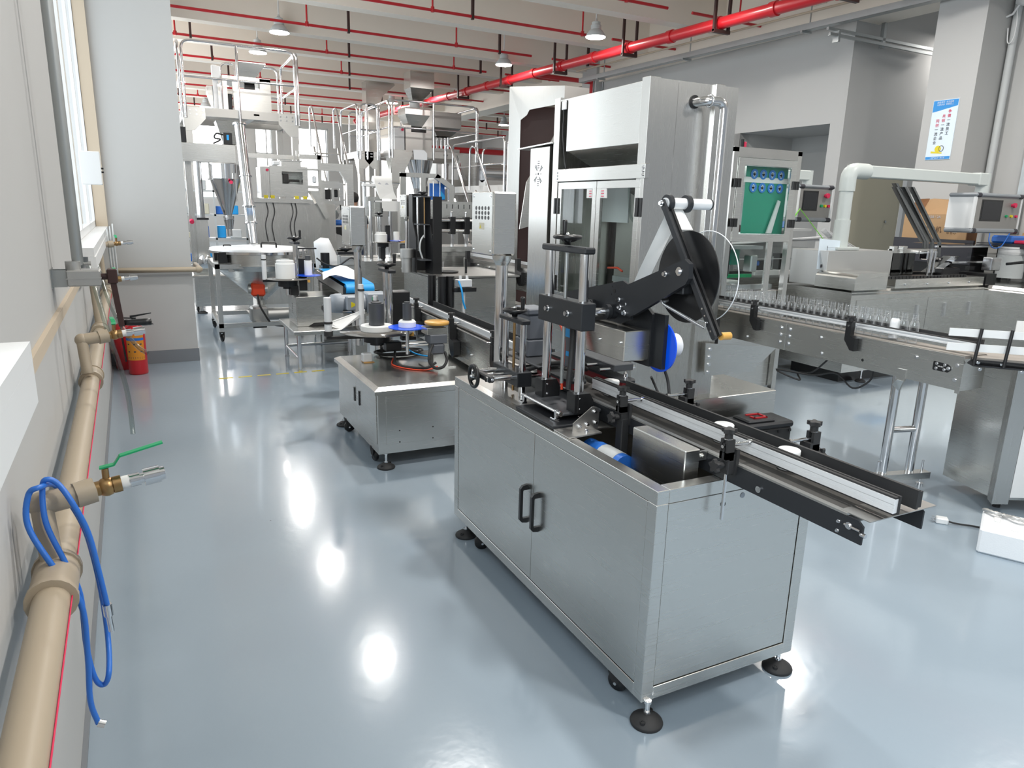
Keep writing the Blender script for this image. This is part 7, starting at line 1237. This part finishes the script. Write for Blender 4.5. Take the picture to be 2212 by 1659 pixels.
pmat('galv_pale', (.62, .62, .61), .42, .85); lab(one('silver_box', 'galv_pale', CT, lambda m: m.box(5.98, 6.95, 4.95, 5.40, .93, 1.275, .003)), 'plain dull silver box'); lab(one('smoked_guard', 'smoke', CT, lambda m: m.box(6.96, 7.32, 4.95, 5.2, 1.02, 1.25)), 'smoked clear guard'); one('guard_beam', 'steel', CT, lambda m: (m.box(7.0, 7.75, 5.0, 5.05, 1.24, 1.29), m.chbox(7.0, 7.06, 4.98, 5.04, 1.24, 1.32, .004), m.chbox(7.15, 7.22, 4.98, 5.04, 1.24, 1.32, .004)))
pmat('magazine', (.22, .23, .235), .38, .9)
for k, (x, zt) in enumerate(((7.655, 1.925), (7.70, 1.965), (7.79, 1.93), (7.92, 1.935))):
    A = Vector((x + .03, 5.1, 1.20)); B1 = Vector((x, 5.1, 1.36)); B2 = Vector((x - .61, 5.1 + (.04 if k == 1 else 0), zt)); w3 = Vector((.040, 0, 0))
    lab(one('magazine_bar', 'magazine', CT, lambda m: (m.prism([A, A + w3, B1 + w3, B1], (0, .02, 0)), m.prism([B1, B1 + w3, B2 + w3, B2], (0, .02, 0)), m.prism([B1, B1 + Vector((.0, .05, 0)), B2 + Vector((.0, .05, 0)), B2], (.006, 0, 0)))), 'long grey magazine bar')
one('feeder', 'polished', CT, lambda m: (m.chbox(7.45, 7.62, 4.9, 5.0, 1.18, 1.27, .01), m.prism([(7.45, 4.85, 1.05), (7.60, 4.85, 1.05), (7.95, 4.85, 1.22), (7.80, 4.85, 1.22)], (0, .10, 0)), m.cyl((7.35, 4.8, 1.02), (7.35, 4.8, 1.3), .02, 8), m.cyl((7.42, 4.8, 1.02), (7.42, 4.8, 1.28), .012, 8), m.chbox(8.1, 8.28, 4.6, 4.7, 1.08, 1.22, .008), m.box(7.7, 8.3, 4.78, 4.81, 1.15, 1.17), m.box(7.9, 9.3, 5.1, 5.13, 1.30, 1.32)))
one('feeder_dark', 'black', CT, lambda m: (m.chbox(7.6, 7.9, 4.8, 4.95, 1.02, 1.10, .01), m.chbox(7.68, 7.95, 4.9, 5.0, 1.10, 1.2, .02), m.box(8.02, 8.2, 4.58, 4.9, .93, 1.05), m.tube(smooth_path([(8.2, 4.5, 1.16), (8.45, 4.4, 1.18), (8.6, 4.3, 1.10), (8.66, 4.25, 1.0)], 5), .016, 6), m.cyl((7.3, 5.1, 1.02), (7.9, 5.1, 1.02), .02, 8)))
lab(one('clear_cover', 'acrylic', CT, lambda m: (m.box(7.75, 9.3, 4.9, 5.3, 1.34, 1.345), m.box(8.15, 9.3, 4.2, 4.205, .93, 1.25), m.box(8.15, 8.155, 4.2, 4.9, .93, 1.25), m.box(8.15, 9.3, 4.2, 4.9, 1.25, 1.255))), 'clear acrylic cover'); lab(one('white_tray', 'cream', CT, lambda m: (m.box(8.14, 8.6, 4.12, 4.16, .935, .97), m.box(8.65, 8.9, 3.9, 4.1, .93, .95))), 'cream plastic tray'); lab(one('slate_pad', 'slate', CT, lambda m: m.box(8.45, 9.3, 3.6, 4.0, .90, .915)), 'blue grey pad'); one('fixture', 'white_plastic', CT, lambda m: (m.box(8.6, 8.75, 4.0, 4.1, .95, 1.0), m.cyl((8.70, 4.05, 1.0), (8.70, 4.05, 1.14), .018, 8), m.box(8.45, 8.62, 4.3, 4.33, 1.06, 1.09), m.box(8.58, 8.62, 4.0, 4.06, .93, 1.02), m.box(8.74, 8.78, 4.0, 4.06, .93, 1.02)))
for x, y in ((6.28, 4.62), (8.1, 4.4), (7.2, 4.65)): leveling_foot((x, y, 0), CT, .12, .05)
lab(one('blue_part', 'light_blue', CT, lambda m: m.box(6.1, 6.35, 4.3, 4.5, .30, .34)), 'blue part under the machine')
t = thing('note_sheet', (5.85, 4.85, .98), 'white sheet with a printed table leaning on the rounded machine end', 'paper')
m = MB(); m.prism([(5.93, 5.02, 1.095), (6.22, 5.02, 1.095), (6.29, 5.08, 1.37), (5.99, 5.08, 1.39)], (0, .004, 0)); sh = m.build('sheet', 'poster_white', t)
one('print', 'ink', sh, lambda m: (m.box(6.06, 6.063, 5.036, 5.04, 1.14, 1.32), [m.box(6.06, 6.2, 5.03, 5.034, z, z + .002) for z in (1.18, 1.23, 1.27, 1.30)], m.box(5.965, 6.02, 5.008, 5.012, 1.11, 1.14), m.box(6.04, 6.12, 5.008, 5.012, 1.10, 1.13)))
# grey support arm with control panel
def arm(x, y, z0, z1, x2, drop, r, label):
    t = thing('boom_stand', (x, y, z0), label, 'boom stand')
    one('base_flange', 'arm_grey', t, lambda m: (m.chbox(x - .16, x + .16, y - .12, y + .12, z0, z0 + .03, .005), m.cyl((x, y, z0 + .03), (x, y, z0 + .30), r * 1.18, 24))); one('column', 'arm_grey', t, lambda m: m.cyl((x, y, z0 + .3), (x, y, z1 - .17), r, 24)); one('elbow', 'arm_grey', t, lambda m: (m.tube(rail_loop([(x, y, z1 - .20), (x, y, z1), (x + .26, y, z1)], .17, 4), r * 1.18, 16))); one('beam', 'arm_grey', t, lambda m: m.box(x + .24, x2 - .1, y - r * .9, y + r * .9, z1 - r * .9, z1 + r * .9, .01)); one('joint', 'arm_grey', t, lambda m: (m.chbox(x2 - .14, x2 + .03, y - r * 1.05, y + r * 1.05, z1 - r * 1.05, z1 + r * 1.05, .01), m.cyl((x2 + .04, y, z1 - drop), (x2 + .04, y, z1 + r * 1.05), r * 1.05, 22)))
    return t
pmat('arm_grey', (.60, .64, .62), .4)
arm(6.37, 5.15, 1.276, 2.06, 8.58, .155, .066, 'thick pale grey tubular support arm standing on the silver box')
def hmi(x0_, x1_, y, z0, z1, label, side=.34, film=False):
    t = thing('control_panel', ((x0_ + x1_) / 2, y, z0), label, 'control panel'); w_, h_ = x1_ - x0_, z1 - z0
    one('housing', 'panel_grey', t, lambda m: m.box(x0_, x1_, y, y + side, z0 + h_ * .12, z1 - h_ * .10)); lab(one('side_cover', 'white_plastic', t, lambda m: (m.box(x0_ - .006, x0_, y + .02, y + side, z0 + h_ * .12, z1 - h_ * .10), m.box(x0_ - .03, x0_ + .01, y - .008, y + .012, z0 + h_ * .12, z1 - h_ * .10), m.box(x1_ - .01, x1_ + .012, y - .008, y + .02, z0 + h_ * .05, z1 - h_ * .05))), 'white side cover')
    one('cap', 'arm_slate', t, lambda m: (m.chbox(x0_ - .03, x1_ + .03, y - .02, y + side, z1 - h_ * .10, z1, .015), m.chbox(x0_ - .03, x1_ + .03, y - .02, y + side, z0, z0 + h_ * .12, .015)))
    for xx in (x0_ + .03, x1_ - .03): one('corner', 'slate', t, lambda m: (m.chbox(xx - .045, xx + .045, y - .023, y + .05, z1 - h_ * .11, z1 + .002, .015), m.chbox(xx - .045, xx + .045, y - .023, y + .05, z0 - .002, z0 + h_ * .12, .015)))
    one('screen', 'screen', t, lambda m: m.box(x0_ + w_ * .16, x0_ + w_ * .56, y - .004, y, z0 + h_ * .34, z0 + h_ * .80)); one('bezel', 'black', t, lambda m: m.box(x0_ + w_ * .13, x0_ + w_ * .59, y - .002, y, z0 + h_ * .30, z0 + h_ * .84))
    eb = lab(one('emergency_button', 'ink_red', t, lambda m: (m.cyl((x0_ + w_ * .80, y - .045, z0 + h_ * .72), (x0_ + w_ * .80, y - .02, z0 + h_ * .72), .026, 16), m.cyl((x0_ + w_ * .80, y - .02, z0 + h_ * .72), (x0_ + w_ * .80, y, z0 + h_ * .72), .018, 12))), 'red emergency button')
    for k, c_ in enumerate(('green', 'yellow', 'ink_red')): lab(one('push_button', c_, t, lambda m: m.cyl((x0_ + w_ * (.70 + .11 * k), y - .02, z0 + h_ * .44), (x0_ + w_ * (.70 + .11 * k), y, z0 + h_ * .44), .015, 12)), {'green': 'green', 'yellow': 'yellow', 'ink_red': 'red'}[c_] + ' push button')
    return t
pmat('arm_slate', (.26, .28, .30), .45)
hmi(8.10, 8.95, 4.88, 1.47, 1.90, 'larger grey control panel with dark screen hanging from the thick arm', .30)
t = arm(5.35, 5.74, .9, 2.03, 6.42, .095, .05, 'slimmer pale grey arm reaching right from behind the glass door cabinet')
hmi(6.20, 6.70, 5.60, 1.545, 1.93, 'smaller grey control panel with red button and green strings right of the glass cabinet', .30)
one('arm_base', 'steel', t, lambda m: m.box(5.2, 5.5, 5.61, 5.87, 0, .9))
t = thing('green_strings', (6.15, 5.5, 1.2), 'bright green tie strings stretched down from the smaller control panel', 'string')
one('string', 'lime', t, lambda m: [m.tube([a, b_], .0045, 5) for a, b_ in (((6.19, 5.55, 1.68), (5.93, 5.5, 1.46)), ((6.19, 5.55, 1.68), (5.88, 5.5, 1.34)), ((6.20, 5.55, 1.67), (6.62, 5.5, 1.30)), ((6.80, 5.55, 1.46), (6.76, 5.5, 1.30)))]); one('knot', 'lime', t, lambda m: (m.ball((6.80, 5.55, 1.52), .03, 8, (1, .6, .4)), m.ball((6.63, 5.52, 1.27), .025, 8, (1.6, .6, .5))))
# second line behind the strings
t = thing('sorting_conveyor', (6.4, 5.8, 0), 'cluttered low conveyor with clear guards behind the glass door cabinet', 'conveyor')
one('body', 'steel', t, lambda m: m.box(5.15, 7.4, 5.9, 6.6, .1, .92)); one('door', 'steel_dull', t, lambda m: m.box(5.22, 5.85, 5.894, 5.9, .2, .80)); 
for x in (5.35, 5.70): one('handle', 'chrome', t, lambda m: m.box(x, x + .03, 5.87, 5.894, .62, .76))
one('rails', 'alu', t, lambda m: (m.box(5.2, 7.4, 6.0, 6.03, 1.32, 1.35), m.box(5.3, 6.8, 5.95, 5.97, 1.12, 1.13), m.prism([(5.2, 5.95, 1.26), (7.1, 5.95, 1.36), (7.1, 5.95, 1.375), (5.2, 5.95, 1.275)], (0, .1, 0)))); one('guard', 'acrylic', t, lambda m: (m.box(5.6, 6.8, 5.92, 5.925, .95, 1.25), m.box(5.6, 6.8, 5.92, 6.3, 1.25, 1.255))); lab(one('green_strip', 'green', t, lambda m: m.box(5.55, 5.95, 5.90, 5.94, .93, .965)), 'green strip'); lab(one('white_strip', 'white_plastic', t, lambda m: m.box(6.0, 6.55, 5.90, 5.95, .95, 1.0)), 'white strip'); one('hopper_part', 'dark_brown', t, lambda m: m.prism([(5.75, 6.2, 1.60), (6.2, 6.2, 1.40), (6.25, 6.2, 1.36), (5.75, 6.2, 1.36)], (0, .3, 0)))
one('dark_parts', 'black', t, lambda m: (m.chbox(5.4, 5.55, 6.0, 6.1, 1.0, 1.2, .01), m.chbox(6.1, 6.3, 6.0, 6.1, .98, 1.1, .02), m.box(6.45, 6.55, 6.0, 6.1, 1.0, 1.18), m.box(5.2, 7.3, 6.1, 6.14, .95, .98))); lab(one('blue_part', 'blue', t, lambda m: m.chbox(5.98, 6.12, 5.96, 6.02, 1.05, 1.1, .01)), 'blue part'); one('bright_parts', 'polished', t, lambda m: (m.chbox(5.8, 5.95, 5.96, 6.05, 1.0, 1.14, .01), m.cyl((5.7, 6.0, .95), (5.7, 6.0, 1.2), .012, 8), m.cyl((6.35, 6.0, .95), (6.35, 6.0, 1.15), .012, 8)))
m = MB(); m.chbox(6.55, 6.87, 6.3, 6.5, 1.46, 1.58, .01); tag(m.build('storage_bin', 'blue'), 'bright blue plastic bin on the shelf behind the strings', 'bin')
t = thing('wall_shelf', (6.7, 6.4, 0), 'grey steel shelf unit holding the bright blue bin', 'shelf'); one('board', 'grey_plastic', t, lambda m: (m.box(6.3, 7.15, 6.2, 6.7, 1.43, 1.458), m.box(6.3, 7.15, 6.61, 6.7, .93, 1.43))); one('upright', 'steel_v', t, lambda m: (m.box(6.3, 6.34, 6.62, 6.66, 0.92, 1.6), m.box(7.11, 7.15, 6.62, 6.66, 0, 1.6)))
m = MB(); rnd = random.Random(5)
t = thing('plastic_tube_bundle', (7.5, 6.1, 1.2), 'bundle of clear plastic tubes lying slanted behind the thick arm column', 'tubes')
for i in range(7): one('tube', 'pet', t, lambda m: m.cyl((7.35 + .05 * i, 6.2, 1.45 - .02 * i), (7.75 + .06 * i, 6.1, 1.12 - .01 * (i % 3)), .03, 10))
one('cradle', 'steel', t, lambda m: (m.box(7.35, 8.05, 6.0, 6.3, 1.06, 1.08), m.box(7.40, 8.0, 6.05, 6.25, 0, 1.06)))
# black display and tables at the back right, cardboard boxes
t = thing('storage_cabinet', (9.2, 5.9, 0), 'black cabinet under the large printed cardboard box', 'cabinet')
one('body', 'black', t, lambda m: m.box(9.02, 9.33, 5.37, 6.0, 0, 1.308)); one('front_lip', 'slate', t, lambda m: m.box(8.99, 9.02, 5.36, 6.42, 1.07, 1.365)); one('side_body', 'black', t, lambda m: m.box(9.02, 9.33, 6.0, 6.42, 0, 1.308))
t = thing('cardboard_box', (9.1, 5.9, 1.31), 'large brown cardboard box with dark printed characters and dotted pattern', 'box')
one('carton', 'carton', t, lambda m: m.box(9.022, 9.24, 5.48, 6.34, 1.31, 1.675, .004)); one('packing_tape', 'beige', t, lambda m: m.box(9.018, 9.022, 5.60, 5.66, 1.45, 1.62)); one('side_panel', 'carton_shaded', t, lambda m: m.box(9.03, 9.232, 5.476, 5.48, 1.32, 1.665))  # side_panel is a darkened sheet painting shade on the box's end face
text('print', '打包机', .085, (9.018, 5.93, 1.475), FACE_NX, 'print_brown', t); text('print', '毛重 52kg\n净重 47kg', .036, (9.018, 5.60, 1.65 - .01), FACE_NX, 'print_brown', t); text('print', '8558 / 2A', .045, (9.018, 5.93, 1.635), FACE_NX, 'pale_print', t)
for (y, z) in ((5.76, 1.50), (5.715, 1.50), (5.67, 1.50), (5.74, 1.472), (5.695, 1.472), (5.65, 1.472), (5.72, 1.444), (5.675, 1.444), (5.63, 1.444), (6.10, 1.50), (6.13, 1.472), (6.09, 1.444), (6.15, 1.5)): one('printed_ring', 'print_brown', t, lambda m: m.tube([(9.0205, y + .011 * math.cos(a), z + .011 * math.sin(a)) for a in [i * PI / 6 for i in range(12)]], .0022, 4, closed=True))
one('open_flap', 'carton', t, lambda m: m.prism([(9.16, 6.20, 1.675), (9.16, 5.86, 1.675), (9.22, 5.80, 1.83), (9.22, 5.86, 1.855), (9.22, 6.10, 1.87), (9.22, 6.16, 1.86)], (.008, 0, 0))); one('flap_edge', 'carton_shaded', t, lambda m: m.prism([(9.16, 6.20, 1.675), (9.22, 6.16, 1.87), (9.12, 6.26, 1.86), (9.05, 6.34, 1.675)], (.006, 0, 0))); one('flap_edge', 'carton_shaded', t, lambda m: m.prism([(9.16, 5.86, 1.675), (9.22, 5.80, 1.85), (9.14, 5.74, 1.80), (9.10, 5.80, 1.675)], (.006, 0, 0)))
t = thing('work_bench', (9.5, 4.9, 0), 'black topped workbench behind the larger control panel', 'table')
one('top', 'slate', t, lambda m: m.box(9.0, 9.97, 4.50, 5.33, 1.30, 1.35)); one('leg', 'black', t, lambda m: m.box(9.42, 9.49, 5.24, 5.31, .0, 1.30)); one('leg', 'black', t, lambda m: m.box(9.88, 9.95, 4.52, 4.59, 0, 1.30)); one('shelf', 'black', t, lambda m: m.box(9.45, 9.95, 4.55, 5.30, 1.08, 1.10))
m = MB(); m.lathe((9.10, 4.95, .955), (0, 0, 1), [(0, 0), (.14, 0), (.15, .34), (.158, .34), (.158, .36), (0, .36)], 26); tag(m.build('plastic_bucket', 'white_plastic'), 'tall white plastic drum under the black workbench', 'bucket')
m = MB(); m.chbox(9.05, 9.35, 4.95, 5.2, 1.352, 1.44, .02); tag(m.build('parts_tray', 'blue'), 'dark blue tray on the black workbench behind the larger panel', 'tray')
m = MB(); m.chbox(9.02, 9.34, 4.80, 4.92, 1.352, 1.39, .01); tag(m.build('parts_tray', 'ink_red'), 'red tray in front of the dark blue tray', 'tray')
m = MB(); m.box(9.42, 9.66, 4.9, 5.2, 1.352, 1.44); tag(m.build('cardboard_box', 'carton'), 'low brown carton beside the dark blue tray', 'box')
m = MB(); m.box(9.69, 9.93, 4.8, 5.2, 1.352, 1.47); tag(m.build('cardboard_box', 'carton'), 'brown carton at the very right edge of the picture', 'box')
m = MB(); m.box(9.48, 9.93, 4.60, 4.95, 1.102, 1.20); tag(m.build('shelf_tray', 'orange_red'), 'orange tray on the workbench lower shelf', 'tray')
m = MB(); m.tube(smooth_path([(8.42, 4.86, 1.47), (8.40, 4.84, 1.38), (8.50, 4.84, 1.31), (8.65, 4.84, 1.33), (8.80, 4.86, 1.47)], 6), .006, 6); tag(m.build('loose_cable', 'blue'), 'thin blue wire hanging in a loop under the larger control panel', 'cable')
# ================================================================ FLOOR OBJECTS
t = thing('tool_box', (3.8, 3.6, 0), 'black plastic tool box with a red latch on the floor behind the front conveyor', 'tool box')
TB = Matrix.Translation((3.80, 3.58, 0)) @ Matrix.Rotation(math.radians(-4), 4, 'Z')
def tb(name, mat, fn, parent=t): m = MB(TB); fn(m); return m.build(name, mat, parent)
tb('body', 'rubber', lambda m: m.chbox(-.24, .24, -.11, .11, 0, .13, .012)); tb('lid', 'anod', lambda m: (m.chbox(-.25, .25, -.12, .12, .128, .175, .014), m.chbox(-.14, .10, -.09, .09, .17, .195, .01))); tb('latch', 'red', lambda m: (m.box(-.06, .06, -.05, -.035, .1955, .203), m.box(-.06, .06, .035, .05, .1955, .203), m.box(.045, .06, -.05, .05, .1955, .203), m.box(-.06, -.045, -.05, .0, .1955, .203))); tb('side_clip', 'black', lambda m: [m.box(-.2 + .1 * i, -.18 + .1 * i, -.124, -.118, .10, .12) for i in range(5)])
t = thing('foam_block', (3.8, 1.7, 0), 'white polystyrene packing block at the right edge on the floor', 'foam block')
SB = Matrix.Translation((3.545, 1.835, 0)) @ Matrix.Rotation(math.radians(-62), 4, 'Z')
def sb_(name, mat, fn, parent=t): m = MB(SB); fn(m); return m.build(name, mat, parent)
sb_('block', 'styro', lambda m: m.chbox(0, .50, .0, .30, 0, .13, .01)); sb_('insert', 'paper', lambda m: (m.chbox(.05, .08, .14, .20, .13, .137, .003), m.chbox(.12, .16, .06, .09, .13, .136, .003)))
sb_('crumpled_tape', 'galv_pale', lambda m: m.tube(smooth_path([(.0, .26, .14), (.05, .20, .155), (.09, .22, .145), (.14, .17, .16), (.20, .19, .15), (.26, .14, .165), (.30, .16, .15), (.35, .11, .15), (.33, .18, .15), (.24, .2, .16)], 6), [.008 + .006 * ((i * 7) % 5) / 5 for i in range(55)], 5))
t = thing('power_plug', (3.7, 2.1, 0), 'white mains plug with a black cable lying on the floor', 'plug')
PG = Matrix.Translation((3.72, 2.13, 0)) @ Matrix.Rotation(math.radians(-48), 4, 'Z')
m = MB(PG); m.chbox(-.025, .035, -.022, .022, .0, .034, .006); m.build('body', 'white_plastic', t)
for q in ((-.012, .014), (.012, .014), (0, .03)):
    m = MB(PG); m.box(-.045, -.024, q[0] - .003, q[0] + .003, q[1] - .002, q[1] + .004); m.build('pin', 'polished', t)
m = MB(PG); m.tube(smooth_path([(.03, 0, .016), (.08, 0, .010), (.16, .01, .007), (.26, -.01, .007)], 5), .005, 8); m.build('cable', 'rubber', t)
m = MB()
for k in range(3): m.tube([(6.35 + .30 * math.cos(a) + .02 * k, 3.05 + (.10 + .02 * k) * math.sin(a), .012 + .012 * k) for a in [i * PI / 12 for i in range(24)]], .011, 6, closed=True)
tag(m.build('coiled_cable', 'rubber'), 'black cable coil lying on the floor at the right edge', 'cable')
t = thing('steel_cabinet', (4.5, 2.2, 0), 'corner of a stainless cabinet with pale panel at the right edge', 'cabinet')
cabx, caby = 4.17, 2.10
one('post', 'steel_v', t, lambda m: m.prism([(4.10, 2.09, .06), (4.185, 2.05, .06), (4.185, 2.05, .84), (4.10, 2.09, .84)], (.06, .06, 0))); lab(one('panel', 'white_plastic', t, lambda m: m.prism([(4.19, 2.05, .10), (4.85, 1.70, .10), (4.85, 1.70, .84), (4.19, 2.05, .84)], (.03, .05, 0))), 'pale panel'); one('body', 'steel', t, lambda m: m.prism([(4.19, 2.12, .06), (4.85, 1.78, .06), (5.0, 2.1, .06), (4.3, 2.5, .06)], (0, 0, .78))); one('foot', 'rubber', t, lambda m: m.cyl((4.25, 2.14, 0), (4.25, 2.14, .07), .02, 12))
